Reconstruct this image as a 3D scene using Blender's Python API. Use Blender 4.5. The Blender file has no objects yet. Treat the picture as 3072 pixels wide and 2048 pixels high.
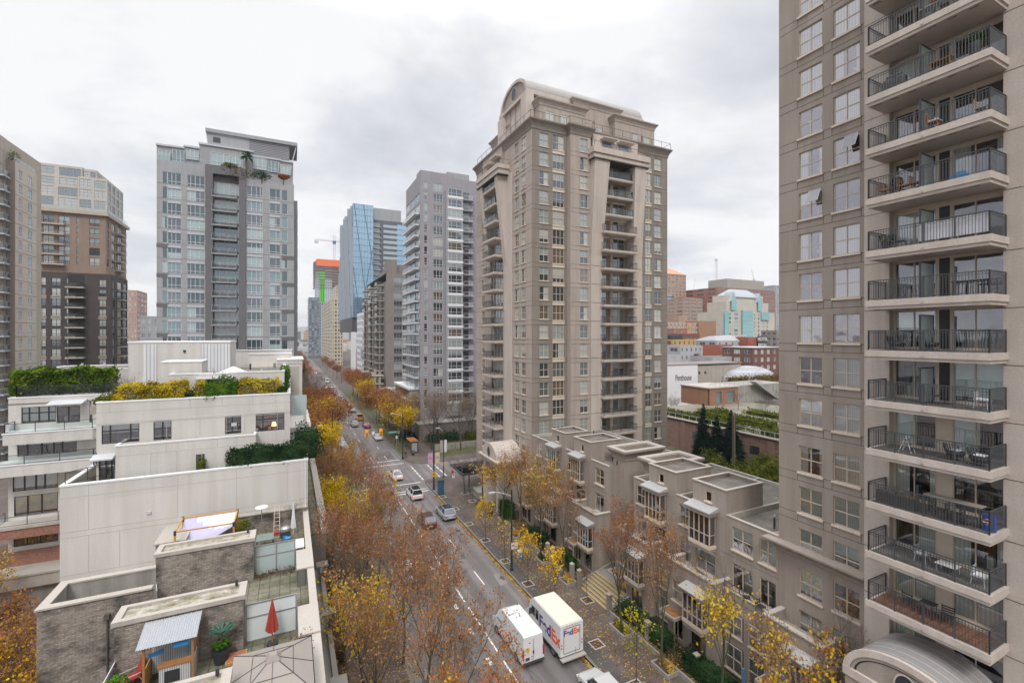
import bpy,math,random
from mathutils import Vector,Matrix,Euler
random.seed(7)
R=math.radians
SC=bpy.context.scene
COL=SC.collection
# ------------------------------------------------------------ camera
# world: X across the street, Y along the street, Z up, street level 0, camera 26 m up
TH=R(26.0);FPX=455.0;CXP=512.0;HYP=335.0;CAMH=26.0
sT,cT=math.sin(TH),math.cos(TH)
cam_d=bpy.data.cameras.new("camera");cam=bpy.data.objects.new("camera",cam_d);COL.objects.link(cam)
cam.location=(0,0,CAMH);cam.rotation_euler=(R(90),0,-TH)
cam_d.sensor_width=36;cam_d.lens=FPX/1024*36
cam_d.shift_y=-(341.0-HYP)/1024
cam_d.clip_start=0.5;cam_d.clip_end=9000
SC.camera=cam
# ------------------------------------------------------------ world: overcast
W=bpy.data.worlds.new("World");SC.world=W;W.use_nodes=True
nt=W.node_tree;N=nt.nodes;L=nt.links;N.clear()
out=N.new('ShaderNodeOutputWorld');bg=N.new('ShaderNodeBackground')
sky=N.new('ShaderNodeTexSky');sky.sky_type='NISHITA';sky.sun_disc=False
sky.sun_elevation=R(48);sky.sun_rotation=R(205)
tc=N.new('ShaderNodeTexCoord');sep=N.new('ShaderNodeSeparateXYZ');L.new(tc.outputs['Generated'],sep.inputs[0])
mx=N.new('ShaderNodeMath');mx.operation='MAXIMUM';L.new(sep.outputs['Z'],mx.inputs[0]);mx.inputs[1].default_value=0.0
ad=N.new('ShaderNodeMath');ad.operation='ADD';L.new(mx.outputs[0],ad.inputs[0]);ad.inputs[1].default_value=0.22
dx=N.new('ShaderNodeMath');dx.operation='DIVIDE';L.new(sep.outputs['X'],dx.inputs[0]);L.new(ad.outputs[0],dx.inputs[1])
dy=N.new('ShaderNodeMath');dy.operation='DIVIDE';L.new(sep.outputs['Y'],dy.inputs[0]);L.new(ad.outputs[0],dy.inputs[1])
cb=N.new('ShaderNodeCombineXYZ');L.new(dx.outputs[0],cb.inputs[0]);L.new(dy.outputs[0],cb.inputs[1])
n1=N.new('ShaderNodeTexNoise');n1.inputs['Scale'].default_value=1.15;n1.inputs['Detail'].default_value=7;n1.inputs['Roughness'].default_value=0.58;n1.inputs['Distortion'].default_value=0.25
mp0=N.new('ShaderNodeMapping');mp0.inputs['Location'].default_value=(3.1,0.6,0);L.new(cb.outputs[0],mp0.inputs[0]);L.new(mp0.outputs[0],n1.inputs['Vector'])
cr=N.new('ShaderNodeValToRGB');L.new(n1.outputs['Fac'],cr.inputs[0])
e=cr.color_ramp.elements
e[0].position=0.34;e[0].color=(0.465,0.48,0.52,1)
e[1].position=0.55;e[1].color=(0.72,0.72,0.725,1)
e2=cr.color_ramp.elements.new(0.46);e2.color=(0.595,0.602,0.63,1)
# brighter overhead, as an overcast sky is
br=N.new('ShaderNodeMapRange');L.new(sep.outputs['Z'],br.inputs[0])
br.inputs['From Min'].default_value=0.55;br.inputs['From Max'].default_value=1.0;br.inputs['To Min'].default_value=1.0;br.inputs['To Max'].default_value=3.6
vm=N.new('ShaderNodeVectorMath');vm.operation='SCALE';L.new(cr.outputs[0],vm.inputs[0]);L.new(br.outputs[0],vm.inputs['Scale'])
sk=N.new('ShaderNodeVectorMath');sk.operation='SCALE';L.new(sky.outputs[0],sk.inputs[0]);sk.inputs['Scale'].default_value=0.08
mixw=N.new('ShaderNodeMixRGB');mixw.inputs[0].default_value=0.93;L.new(sk.outputs[0],mixw.inputs[1]);L.new(vm.outputs[0],mixw.inputs[2])
L.new(mixw.outputs[0],bg.inputs['Color']);bg.inputs['Strength'].default_value=1.0
L.new(bg.outputs[0],out.inputs['Surface'])
# ------------------------------------------------------------ sun behind cloud
sun_d=bpy.data.lights.new("sun",'SUN');sun_d.energy=1.25;sun_d.angle=R(14);sun_d.color=(1,0.96,0.91)
sun=bpy.data.objects.new("sun",sun_d);COL.objects.link(sun);sun.rotation_euler=(R(42),0,R(-25));sun.location=(0,0,120)
SC.view_settings.view_transform='Standard';SC.view_settings.look='None'
SC.view_settings.exposure=0.5;SC.view_settings.gamma=1.0
# ------------------------------------------------------------ image measurements -> world (full-size photo pixels)
def g(fx,fy,z=0.0):
 px,py=fx/3,fy/3
 d=FPX*(CAMH-z)/(py-HYP);l=(px-CXP)/FPX*d
 return d*sT+l*cT,d*cT-l*sT
def tt(fx):return(fx/3-CXP)/FPX
def onX(fx,X):t=tt(fx);d=X/(sT+t*cT);return d*(cT-t*sT),d
def onY(fx,Y):t=tt(fx);d=Y/(cT-t*sT);return d*(sT+t*cT),d
def zz(fy,d):return CAMH-(fy/3-HYP)*d/FPX
# ------------------------------------------------------------ object helpers
def tag(o,label=None,cat=None,group=None,kind=None):
 if label:o["label"]=label
 if cat:o["category"]=cat
 if group:o["group"]=group
 if kind:o["kind"]=kind
 return o
def empty(name,loc=(0,0,0),label=None,cat=None,group=None,rz=0.0):
 o=bpy.data.objects.new(name,None);COL.objects.link(o);o.location=loc;o.rotation_euler=(0,0,rz)
 o.empty_display_size=0.5
 return tag(o,label,cat,group)
def link(name,me,parent=None,loc=(0,0,0),rz=0.0):
 o=bpy.data.objects.new(name,me);COL.objects.link(o)
 if parent is not None:o.parent=parent
 o.location=loc;o.rotation_euler=(0,0,rz)
 return o
def copy_tree(o,parent=None):
 c=o.copy();COL.objects.link(c)
 if parent is not None:c.parent=parent
 for ch in list(o.children):
  copy_tree(ch,c)
 return c
def proto_of(o):
 """mesh data only tree: keep using o as first instance"""
 return o
class MB:
 def __init__(s):s.v=[];s.f=[];s.m=[];s.mats=[];s.sm=False
 def mi(s,m):
  if m not in s.mats:s.mats.append(m)
  return s.mats.index(m)
 def face(s,pts,m):
  b=len(s.v);s.v.extend(pts);s.f.append(tuple(range(b,b+len(pts))));s.m.append(s.mi(m))
 def box(s,x0,x1,y0,y1,z0,z1,m,skip=''):
  b=len(s.v)
  s.v+=[(x0,y0,z0),(x1,y0,z0),(x1,y1,z0),(x0,y1,z0),(x0,y0,z1),(x1,y0,z1),(x1,y1,z1),(x0,y1,z1)]
  k=s.mi(m)
  for nm,q in(('b',(3,2,1,0)),('t',(4,5,6,7)),('f',(0,1,5,4)),('r',(1,2,6,5)),('k',(2,3,7,6)),('l',(3,0,4,7))):
   if nm in skip:continue
   s.f.append(tuple(b+i for i in q));s.m.append(k)
 def obox(s,O,u,s0,s1,n0,n1,z0,z1,m):
  """box along direction u from origin O; n measured outward (u.y,-u.x)"""
  n=(u[1],-u[0]);k=s.mi(m);b=len(s.v)
  for z in(z0,z1):
   for(a,c)in((s0,n1),(s1,n1),(s1,n0),(s0,n0)):
    s.v.append((O[0]+u[0]*a+n[0]*c,O[1]+u[1]*a+n[1]*c,z))
  for q in((3,2,1,0),(4,5,6,7),(0,1,5,4),(1,2,6,5),(2,3,7,6),(3,0,4,7)):
   s.f.append(tuple(b+i for i in q));s.m.append(k)
 def prism(s,poly,z0,z1,m,mt=None,top=True,bottom=True,z1s=None):
  n=len(poly);b=len(s.v);k=s.mi(m)
  s.v+=[(x,y,z0)for x,y in poly];s.v+=[(p[0],p[1],z1 if z1s is None else z1s[i])for i,p in enumerate(poly)]
  for i in range(n):
   j=(i+1)%n;s.f.append((b+i,b+j,b+n+j,b+n+i));s.m.append(k)
  if top:s.f.append(tuple(b+n+i for i in range(n)));s.m.append(s.mi(mt or m))
  if bottom:s.f.append(tuple(b+n-1-i for i in range(n)));s.m.append(k)
 def loft(s,pa,pb,m):
  n=len(pa);b=len(s.v);k=s.mi(m);s.v+=list(pa)+list(pb)
  for i in range(n):
   j=(i+1)%n;s.f.append((b+i,b+j,b+n+j,b+n+i));s.m.append(k)
 def tube(s,p,q,r0,r1,n,m,cap=False):
  p=Vector(p);q=Vector(q);d=q-p
  if d.length<1e-6:return
  d.normalize();a=d.orthogonal().normalized();c=d.cross(a);b=len(s.v);k=s.mi(m)
  for(o,r)in((p,r0),(q,r1)):
   for i in range(n):
    t=2*math.pi*i/n;w=o+a*(r*math.cos(t))+c*(r*math.sin(t));s.v.append((w.x,w.y,w.z))
  for i in range(n):
   j=(i+1)%n;s.f.append((b+i,b+j,b+n+j,b+n+i));s.m.append(k)
  if cap:
   s.f.append(tuple(b+n+i for i in range(n)));s.m.append(k)
   s.f.append(tuple(b+n-1-i for i in range(n)));s.m.append(k)
 def cyl(s,x,y,z0,z1,r,n,m,r1=None):s.tube((x,y,z0),(x,y,z1),r,r if r1 is None else r1,n,m,True)
 def lathe(s,x,y,prof,n,m):
  b=len(s.v);k=s.mi(m)
  for(r,z)in prof:
   for i in range(n):
    t=2*math.pi*i/n;s.v.append((x+r*math.cos(t),y+r*math.sin(t),z))
  for a in range(len(prof)-1):
   for i in range(n):
    j=(i+1)%n;s.f.append((b+a*n+i,b+a*n+j,b+(a+1)*n+j,b+(a+1)*n+i));s.m.append(k)
  s.f.append(tuple(b+(len(prof)-1)*n+i for i in range(n)));s.m.append(k)
 def add_mb(s,o,M=None):
  b=len(s.v)
  if M is None:s.v+=o.v
  else:
   for p in o.v:
    w=M@Vector(p);s.v.append((w.x,w.y,w.z))
  for f,k in zip(o.f,o.m):s.f.append(tuple(b+i for i in f));s.m.append(s.mi(o.mats[k]))
 def mesh(s,name,smooth=False):
  me=bpy.data.meshes.new(name);me.from_pydata(s.v,[],s.f)
  for m in s.mats:me.materials.append(m)
  me.polygons.foreach_set('material_index',s.m)
  if smooth or s.sm:me.polygons.foreach_set('use_smooth',[True]*len(s.f))
  me.update();return me
 def build(s,name,parent=None,loc=(0,0,0),rz=0.0,smooth=False):
  return link(name,s.mesh(name,smooth),parent,loc,rz)
# ------------------------------------------------------------ materials
MC={}
def nmat(name):
 m=bpy.data.materials.new(name);m.use_nodes=True;t=m.node_tree
 b=t.nodes['Principled BSDF'];return m,t,b
def wallvec(t):
 """vector (horizontal run along the wall, height) from world position and normal"""
 ge=t.nodes.new('ShaderNodeNewGeometry');sp=t.nodes.new('ShaderNodeSeparateXYZ');sn=t.nodes.new('ShaderNodeSeparateXYZ')
 t.links.new(ge.outputs['Position'],sp.inputs[0]);t.links.new(ge.outputs['True Normal'],sn.inputs[0])
 ab=[]
 for k in('X','Y'):
  a=t.nodes.new('ShaderNodeMath');a.operation='ABSOLUTE';t.links.new(sn.outputs[k],a.inputs[0]);ab.append(a)
 m1=t.nodes.new('ShaderNodeMath');m1.operation='MULTIPLY';t.links.new(sp.outputs['X'],m1.inputs[0]);t.links.new(ab[1].outputs[0],m1.inputs[1])
 m2=t.nodes.new('ShaderNodeMath');m2.operation='MULTIPLY_ADD';t.links.new(sp.outputs['Y'],m2.inputs[0]);t.links.new(ab[0].outputs[0],m2.inputs[1]);t.links.new(m1.outputs[0],m2.inputs[2])
 c=t.nodes.new('ShaderNodeCombineXYZ');t.links.new(m2.outputs[0],c.inputs[0]);t.links.new(sp.outputs['Z'],c.inputs[1])
 return c.outputs[0],ge.outputs['Position']
def mul(c,k):return(c[0]*k,c[1]*k,c[2]*k,1)
def stucco(name,c,var=0.12,rough=0.9,sc=0.35,bump=0.15,streak=0.1,fine=14,haz=0.0):
 if name in MC:return MC[name]
 m,t,b=nmat(name);v,pos=wallvec(t)
 n=t.nodes.new('ShaderNodeTexNoise');n.inputs['Scale'].default_value=sc;n.inputs['Detail'].default_value=6;t.links.new(pos,n.inputs['Vector'])
 r=t.nodes.new('ShaderNodeMixRGB');r.inputs[1].default_value=mul(c,1-var);r.inputs[2].default_value=mul(c,1+var);t.links.new(n.outputs['Fac'],r.inputs[0])
 mp=t.nodes.new('ShaderNodeMapping');mp.inputs['Scale'].default_value=(1.6,0.12,1);t.links.new(v,mp.inputs[0])
 n2=t.nodes.new('ShaderNodeTexNoise');n2.inputs['Scale'].default_value=1.0;n2.inputs['Detail'].default_value=5;t.links.new(mp.outputs[0],n2.inputs['Vector'])
 cr=t.nodes.new('ShaderNodeValToRGB');cr.color_ramp.elements[0].position=0.35;cr.color_ramp.elements[1].position=0.6
 k=1-streak*1.6;cr.color_ramp.elements[0].color=(k,k,k*0.98,1);cr.color_ramp.elements[1].color=(1,1,1,1);t.links.new(n2.outputs['Fac'],cr.inputs[0])
 m2=t.nodes.new('ShaderNodeMixRGB');m2.blend_type='MULTIPLY';m2.inputs[0].default_value=1;t.links.new(r.outputs[0],m2.inputs[1]);t.links.new(cr.outputs[0],m2.inputs[2])
 bt=t.nodes.new('ShaderNodeTexBrick');t.links.new(v,bt.inputs['Vector']);bt.inputs['Scale'].default_value=1;bt.inputs['Brick Width'].default_value=3.1;bt.inputs['Row Height'].default_value=2.75;bt.inputs['Mortar Size'].default_value=0;bt.inputs['Color1'].default_value=(1,1,1,1);bt.inputs['Color2'].default_value=(.925,.92,.915,1)
 mb_=t.nodes.new('ShaderNodeMixRGB');mb_.blend_type='MULTIPLY';mb_.inputs[0].default_value=1;t.links.new(m2.outputs[0],mb_.inputs[1]);t.links.new(bt.outputs['Color'],mb_.inputs[2]);m2=mb_
 n3=t.nodes.new('ShaderNodeTexNoise');n3.inputs['Scale'].default_value=fine;n3.inputs['Detail'].default_value=3;t.links.new(pos,n3.inputs['Vector'])
 m3=t.nodes.new('ShaderNodeMixRGB');m3.blend_type='OVERLAY';m3.inputs[0].default_value=0.22;t.links.new(m2.outputs[0],m3.inputs[1]);t.links.new(n3.outputs['Fac'],m3.inputs[2])
 t.links.new(m3.outputs[0],b.inputs['Base Color']);b.inputs['Roughness'].default_value=rough
 if bump:
  bp=t.nodes.new('ShaderNodeBump');bp.inputs['Strength'].default_value=bump;bp.inputs['Distance'].default_value=0.02;t.links.new(n3.outputs['Fac'],bp.inputs['Height']);t.links.new(bp.outputs[0],b.inputs['Normal'])
 MC[name]=m;return m
def flat(name,c,rough=0.6,metal=0.0,var=0.08,sc=3.0,emit=0.0):
 if name in MC:return MC[name]
 m,t,b=nmat(name)
 ge=t.nodes.new('ShaderNodeNewGeometry');n=t.nodes.new('ShaderNodeTexNoise');n.inputs['Scale'].default_value=sc;n.inputs['Detail'].default_value=4;t.links.new(ge.outputs['Position'],n.inputs['Vector'])
 r=t.nodes.new('ShaderNodeMixRGB');r.inputs[1].default_value=mul(c,1-var);r.inputs[2].default_value=mul(c,1+var);t.links.new(n.outputs['Fac'],r.inputs[0])
 t.links.new(r.outputs[0],b.inputs['Base Color']);b.inputs['Roughness'].default_value=rough;b.inputs['Metallic'].default_value=metal
 if emit:
  b.inputs['Emission Color'].default_value=(*c,1);b.inputs['Emission Strength'].default_value=emit
 MC[name]=m;return m
def brick(name,c1,c2,mortar,w=0.22,h=0.075,stain=0.5,ms=0.012,soot=(0.04,0.036,0.032)):
 if name in MC:return MC[name]
 m,t,b=nmat(name);v,pos=wallvec(t)
 bt=t.nodes.new('ShaderNodeTexBrick');t.links.new(v,bt.inputs['Vector']);bt.inputs['Scale'].default_value=1;bt.inputs['Brick Width'].default_value=w;bt.inputs['Row Height'].default_value=h
 bt.inputs['Mortar Size'].default_value=ms;bt.inputs['Color1'].default_value=(*c1,1);bt.inputs['Color2'].default_value=(*c2,1);bt.inputs['Mortar'].default_value=(*mortar,1);bt.inputs['Bias'].default_value=0.0
 n=t.nodes.new('ShaderNodeTexNoise');n.inputs['Scale'].default_value=0.7;n.inputs['Detail'].default_value=8;n.inputs['Roughness'].default_value=0.65
 mp=t.nodes.new('ShaderNodeMapping');mp.inputs['Scale'].default_value=(1,1.3,1);t.links.new(v,mp.inputs[0]);t.links.new(mp.outputs[0],n.inputs['Vector'])
 cr=t.nodes.new('ShaderNodeValToRGB');cr.color_ramp.elements[0].position=0.46;cr.color_ramp.elements[0].color=(0,0,0,1);cr.color_ramp.elements[1].position=0.66;cr.color_ramp.elements[1].color=(stain,stain,stain,1);t.links.new(n.outputs['Fac'],cr.inputs[0])
 mm=t.nodes.new('ShaderNodeMixRGB');t.links.new(cr.outputs[0],mm.inputs[0]);t.links.new(bt.outputs['Color'],mm.inputs[1]);mm.inputs[2].default_value=(*soot,1)
 n4=t.nodes.new('ShaderNodeTexNoise');n4.inputs['Scale'].default_value=7;n4.inputs['Detail'].default_value=2;t.links.new(v,n4.inputs['Vector'])
 m3=t.nodes.new('ShaderNodeMixRGB');m3.blend_type='OVERLAY';m3.inputs[0].default_value=0.5;t.links.new(mm.outputs[0],m3.inputs[1]);t.links.new(n4.outputs['Fac'],m3.inputs[2])
 t.links.new(m3.outputs[0],b.inputs['Base Color']);b.inputs['Roughness'].default_value=0.9
 bp=t.nodes.new('ShaderNodeBump');bp.inputs['Strength'].default_value=0.4;bp.inputs['Distance'].default_value=0.01;t.links.new(bt.outputs['Fac'],bp.inputs['Height']);bp.invert=True;t.links.new(bp.outputs[0],b.inputs['Normal'])
 MC[name]=m;return m
def ground(name,c1,c2,sc=0.3,fine=30.0,rough=0.9,stain=None,tile=None):
 if name in MC:return MC[name]
 m,t,b=nmat(name);ge=t.nodes.new('ShaderNodeNewGeometry')
 n=t.nodes.new('ShaderNodeTexNoise');n.inputs['Scale'].default_value=sc;n.inputs['Detail'].default_value=8;n.inputs['Roughness'].default_value=0.6;t.links.new(ge.outputs['Position'],n.inputs['Vector'])
 cr=t.nodes.new('ShaderNodeValToRGB');cr.color_ramp.elements[0].position=0.35;cr.color_ramp.elements[1].position=0.68
 cr.color_ramp.elements[0].color=(*c1,1);cr.color_ramp.elements[1].color=(*c2,1);t.links.new(n.outputs['Fac'],cr.inputs[0])
 n3=t.nodes.new('ShaderNodeTexNoise');n3.inputs['Scale'].default_value=fine;n3.inputs['Detail'].default_value=3;t.links.new(ge.outputs['Position'],n3.inputs['Vector'])
 m3=t.nodes.new('ShaderNodeMixRGB');m3.blend_type='OVERLAY';m3.inputs[0].default_value=0.45;t.links.new(cr.outputs[0],m3.inputs[1]);t.links.new(n3.outputs['Fac'],m3.inputs[2])
 last=m3.outputs[0]
 if name=='asphalt':
  mp=t.nodes.new('ShaderNodeMapping');mp.inputs['Scale'].default_value=(1.1,.035,1);t.links.new(ge.outputs['Position'],mp.inputs[0]);nn=t.nodes.new('ShaderNodeTexNoise');nn.inputs['Scale'].default_value=1;nn.inputs['Detail'].default_value=6;t.links.new(mp.outputs[0],nn.inputs['Vector'])
  c5=t.nodes.new('ShaderNodeValToRGB');c5.color_ramp.elements[0].position=.4;c5.color_ramp.elements[1].position=.62;c5.color_ramp.elements[0].color=(.78,.77,.77,1);c5.color_ramp.elements[1].color=(1.12,1.1,1.1,1);t.links.new(nn.outputs['Fac'],c5.inputs[0])
  m5=t.nodes.new('ShaderNodeMixRGB');m5.blend_type='MULTIPLY';m5.inputs[0].default_value=1;t.links.new(last,m5.inputs[1]);t.links.new(c5.outputs[0],m5.inputs[2]);last=m5.outputs[0]
 if tile:
  bt=t.nodes.new('ShaderNodeTexBrick');t.links.new(ge.outputs['Position'],bt.inputs['Vector']);bt.inputs['Scale'].default_value=1;bt.offset=tile[3]if len(tile)>3 else 0
  bt.inputs['Brick Width'].default_value=tile[0];bt.inputs['Row Height'].default_value=tile[1];bt.inputs['Mortar Size'].default_value=tile[2]
  bt.inputs['Color1'].default_value=(1,1,1,1);bt.inputs['Color2'].default_value=(0.86,0.85,0.84,1);bt.inputs['Mortar'].default_value=(0.45,0.45,0.42,1)
  m4=t.nodes.new('ShaderNodeMixRGB');m4.blend_type='MULTIPLY';m4.inputs[0].default_value=1;t.links.new(last,m4.inputs[1]);t.links.new(bt.outputs['Color'],m4.inputs[2]);last=m4.outputs[0]
 t.links.new(last,b.inputs['Base Color']);b.inputs['Roughness'].default_value=rough
 bp=t.nodes.new('ShaderNodeBump');bp.inputs['Strength'].default_value=0.3;bp.inputs['Distance'].default_value=0.03;t.links.new(n3.outputs['Fac'],bp.inputs['Height']);t.links.new(bp.outputs[0],b.inputs['Normal'])
 MC[name]=m;return m
def panelmat(name,c,w,h,lc,ms=0.02,var=0.06,zoff=0.0,xoff=0.0,brk=0.0):
 """cladding panels with joints"""
 if name in MC:return MC[name]
 m,t,b=nmat(name);v,pos=wallvec(t)
 mp=t.nodes.new('ShaderNodeMapping');mp.inputs['Location'].default_value=(xoff,zoff,0);t.links.new(v,mp.inputs[0])
 bt=t.nodes.new('ShaderNodeTexBrick');t.links.new(mp.outputs[0],bt.inputs['Vector']);bt.inputs['Scale'].default_value=1;bt.inputs['Brick Width'].default_value=w;bt.inputs['Row Height'].default_value=h;bt.offset=brk
 bt.inputs['Mortar Size'].default_value=ms;bt.inputs['Mortar Smooth'].default_value=0;bt.inputs['Color1'].default_value=mul(c,1-var);bt.inputs['Color2'].default_value=mul(c,1+var);bt.inputs['Mortar'].default_value=(*lc,1)
 n=t.nodes.new('ShaderNodeTexNoise');n.inputs['Scale'].default_value=0.5;n.inputs['Detail'].default_value=6;t.links.new(pos,n.inputs['Vector'])
 m3=t.nodes.new('ShaderNodeMixRGB');m3.blend_type='OVERLAY';m3.inputs[0].default_value=0.18;t.links.new(bt.outputs['Color'],m3.inputs[1]);t.links.new(n.outputs['Fac'],m3.inputs[2])
 t.links.new(m3.outputs[0],b.inputs['Base Color']);b.inputs['Roughness'].default_value=0.8
 MC[name]=m;return m
def glossmix(name,c,fac,tint=(0.9,0.93,1.0),rough=0.03,transp=False,wav=0.0):
 """window glass: diffuse room or real see-through pane under a reflecting coat"""
 if name in MC:return MC[name]
 m,t,b=nmat(name);t.nodes.remove(b);o=t.nodes['Material Output']
 if transp:
  d=t.nodes.new('ShaderNodeBsdfTransparent');d.inputs[0].default_value=(*c,1)
 else:
  d=t.nodes.new('ShaderNodeBsdfDiffuse');d.inputs[0].default_value=(*c,1)
 gl=t.nodes.new('ShaderNodeBsdfGlossy');gl.inputs['Color'].default_value=(*tint,1);gl.inputs['Roughness'].default_value=rough
 if wav:
  ge=t.nodes.new('ShaderNodeNewGeometry');n=t.nodes.new('ShaderNodeTexNoise');n.inputs['Scale'].default_value=0.9;n.inputs['Detail'].default_value=1;t.links.new(ge.outputs['Position'],n.inputs['Vector'])
  bp=t.nodes.new('ShaderNodeBump');bp.inputs['Strength'].default_value=wav;bp.inputs['Distance'].default_value=0.05;t.links.new(n.outputs['Fac'],bp.inputs['Height']);t.links.new(bp.outputs[0],gl.inputs['Normal'])
 fr=t.nodes.new('ShaderNodeFresnel');fr.inputs['IOR'].default_value=1.5
 ma=t.nodes.new('ShaderNodeMath');ma.operation='ADD';ma.use_clamp=True;t.links.new(fr.outputs[0],ma.inputs[0]);ma.inputs[1].default_value=fac
 mi=t.nodes.new('ShaderNodeMixShader');t.links.new(ma.outputs[0],mi.inputs[0]);t.links.new(d.outputs[0],mi.inputs[1]);t.links.new(gl.outputs[0],mi.inputs[2]);t.links.new(mi.outputs[0],o.inputs[0])
 MC[name]=m;return m
def fabric(name,c,period=0.14,amp=0.35):
 """curtain folds / vertical blinds"""
 if name in MC:return MC[name]
 m,t,b=nmat(name);v,pos=wallvec(t)
 w=t.nodes.new('ShaderNodeTexWave');w.inputs['Scale'].default_value=0.314/period;w.inputs['Distortion'].default_value=1.2;w.inputs['Detail'].default_value=1
 mp=t.nodes.new('ShaderNodeMapping');mp.inputs['Scale'].default_value=(1,0.02,1);t.links.new(v,mp.inputs[0]);t.links.new(mp.outputs[0],w.inputs['Vector'])
 r=t.nodes.new('ShaderNodeMixRGB');r.inputs[1].default_value=mul(c,1-amp);r.inputs[2].default_value=mul(c,1);t.links.new(w.outputs['Fac'],r.inputs[0])
 t.links.new(r.outputs[0],b.inputs['Base Color']);b.inputs['Roughness'].default_value=0.9
 MC[name]=m;return m
def leafmat(name,cols,sc=0.9,rough=0.7,tr=0.35):
 if name in MC:return MC[name]
 m,t,b=nmat(name);t.nodes.remove(b);o=t.nodes['Material Output']
 ge=t.nodes.new('ShaderNodeNewGeometry');n=t.nodes.new('ShaderNodeTexNoise');n.inputs['Scale'].default_value=sc;n.inputs['Detail'].default_value=3;t.links.new(ge.outputs['Position'],n.inputs['Vector'])
 n2=t.nodes.new('ShaderNodeTexNoise');n2.inputs['Scale'].default_value=9;n2.inputs['Detail'].default_value=2;t.links.new(ge.outputs['Position'],n2.inputs['Vector'])
 ma=t.nodes.new('ShaderNodeMath');ma.operation='MULTIPLY_ADD';t.links.new(n2.outputs['Fac'],ma.inputs[0]);ma.inputs[1].default_value=0.9
 m5=t.nodes.new('ShaderNodeMath');m5.operation='SUBTRACT';t.links.new(n.outputs['Fac'],m5.inputs[0]);m5.inputs[1].default_value=0.45;t.links.new(m5.outputs[0],ma.inputs[2])
 cr=t.nodes.new('ShaderNodeValToRGB');t.links.new(ma.outputs[0],cr.inputs[0]);el=cr.color_ramp.elements
 el[0].position=0.3;el[0].color=(*cols[0],1);el[1].position=0.7;el[1].color=(*cols[-1],1)
 for i,c in enumerate(cols[1:-1]):
  q=el.new(0.3+0.4*(i+1)/(len(cols)-1));q.color=(*c,1)
 d=t.nodes.new('ShaderNodeBsdfDiffuse');tl=t.nodes.new('ShaderNodeBsdfTranslucent');t.links.new(cr.outputs[0],d.inputs[0]);t.links.new(cr.outputs[0],tl.inputs[0])
 mi=t.nodes.new('ShaderNodeMixShader');mi.inputs[0].default_value=tr;t.links.new(d.outputs[0],mi.inputs[1]);t.links.new(tl.outputs[0],mi.inputs[2]);t.links.new(mi.outputs[0],o.inputs[0])
 MC[name]=m;return m
TAUPE=stucco('stucco_taupe',(0.325,0.278,0.242),streak=0.10,var=0.07)
TAUPE2=stucco('stucco_taupe_side',(0.34,0.292,0.254),streak=0.10,var=0.07)
DTAUPE=stucco('stucco_dark_taupe',(0.24,0.208,0.182),streak=0.09,var=0.07)
PALE=stucco('stucco_pale',(0.52,0.455,0.408),streak=0.08,var=0.05)
PINK=stucco('stucco_rose_beige',(0.40,0.34,0.30),streak=0.09,var=0.06)
CREAM=flat('cream_trim',(0.60,0.51,0.42),0.7)
FRAME=flat('window_frame_beige',(0.50,0.43,0.34),0.5)
JOINT=flat('joint_line',(0.09,0.078,0.068),0.9)
CONC=stucco('concrete',(0.33,0.31,0.28),streak=0.18,var=0.15)
CONCL=stucco('concrete_coping',(0.43,0.395,0.355),streak=0.08,var=0.12)
BLACK=flat('black_metal',(0.035,0.036,0.04),0.45)
DARKFRAME=flat('dark_window_frame',(0.025,0.03,0.034),0.4)
CHAR=flat('charcoal_railing',(0.055,0.057,0.062),0.45)
WHITEM=flat('white_paint',(0.72,0.72,0.73),0.45)
LGRAY=flat('light_grey_metal',(0.48,0.50,0.52),0.4)
STEEL=flat('steel',(0.42,0.43,0.45),0.35,0.7)
WALLW=stucco('white_stucco',(0.585,0.56,0.535),streak=0.06,var=0.05,bump=0.05)
JOINTW=flat('white_wall_joint',(0.40,0.385,0.37),0.9)
GRAVEL=ground('gravel_roof',(0.105,0.095,0.08),(0.21,0.19,0.165),sc=0.8,fine=12)
MOSSGRAVEL=ground('mossy_gravel',(0.10,0.10,0.045),(0.30,0.28,0.24),sc=1.4,fine=8)
PEBBLE=ground('pebble_roof',(0.13,0.12,0.06),(0.46,0.42,0.37),sc=1.6,fine=8)
PATIO=ground('patio_pavers',(0.10,0.10,0.06),(0.24,0.22,0.17),sc=0.6,fine=6,tile=(0.6,0.6,0.03))
BROWNBRICK=brick('grey_brown_brick',(0.22,0.185,0.155),(0.36,0.31,0.27),(0.20,0.18,0.16),w=0.30,h=0.10,stain=0.95,ms=0.016)
REDBRICK=brick('red_brick',(0.27,0.10,0.065),(0.36,0.15,0.10),(0.22,0.16,0.13),stain=0.2)
ROSEBRICK=brick('rose_brick',(0.26,0.145,0.12),(0.33,0.19,0.155),(0.25,0.19,0.17),stain=0.25)
ASPH=ground('asphalt',(0.135,0.123,0.122),(0.20,0.183,0.182),sc=0.12,fine=18)
SIDEW=ground('sidewalk',(0.088,0.068,0.060),(0.145,0.118,0.107),sc=0.25,fine=10,tile=(1.5,1.5,0.02))
SIDED=ground('asphalt_boulevard',(0.06,0.056,0.056),(0.095,0.088,0.086),sc=0.4,fine=16)
KERB=stucco('kerb_concrete',(0.20,0.185,0.165),streak=0.1,var=0.2,sc=0.6)
PAINT=flat('road_paint',(0.66,0.65,0.62),0.8,var=0.12,sc=6)
YPAINT=flat('yellow_paint',(0.66,0.40,0.02),0.8,var=0.2,sc=6)
GRASS=ground('lawn',(0.045,0.055,0.02),(0.10,0.095,0.04),sc=0.5,fine=8)
SOIL=ground('soil',(0.045,0.03,0.02),(0.10,0.06,0.035),sc=1.5,fine=12)
ROOMD=flat('dark_room',(0.03,0.027,0.024),0.9,var=0.5,sc=1.3)
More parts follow.
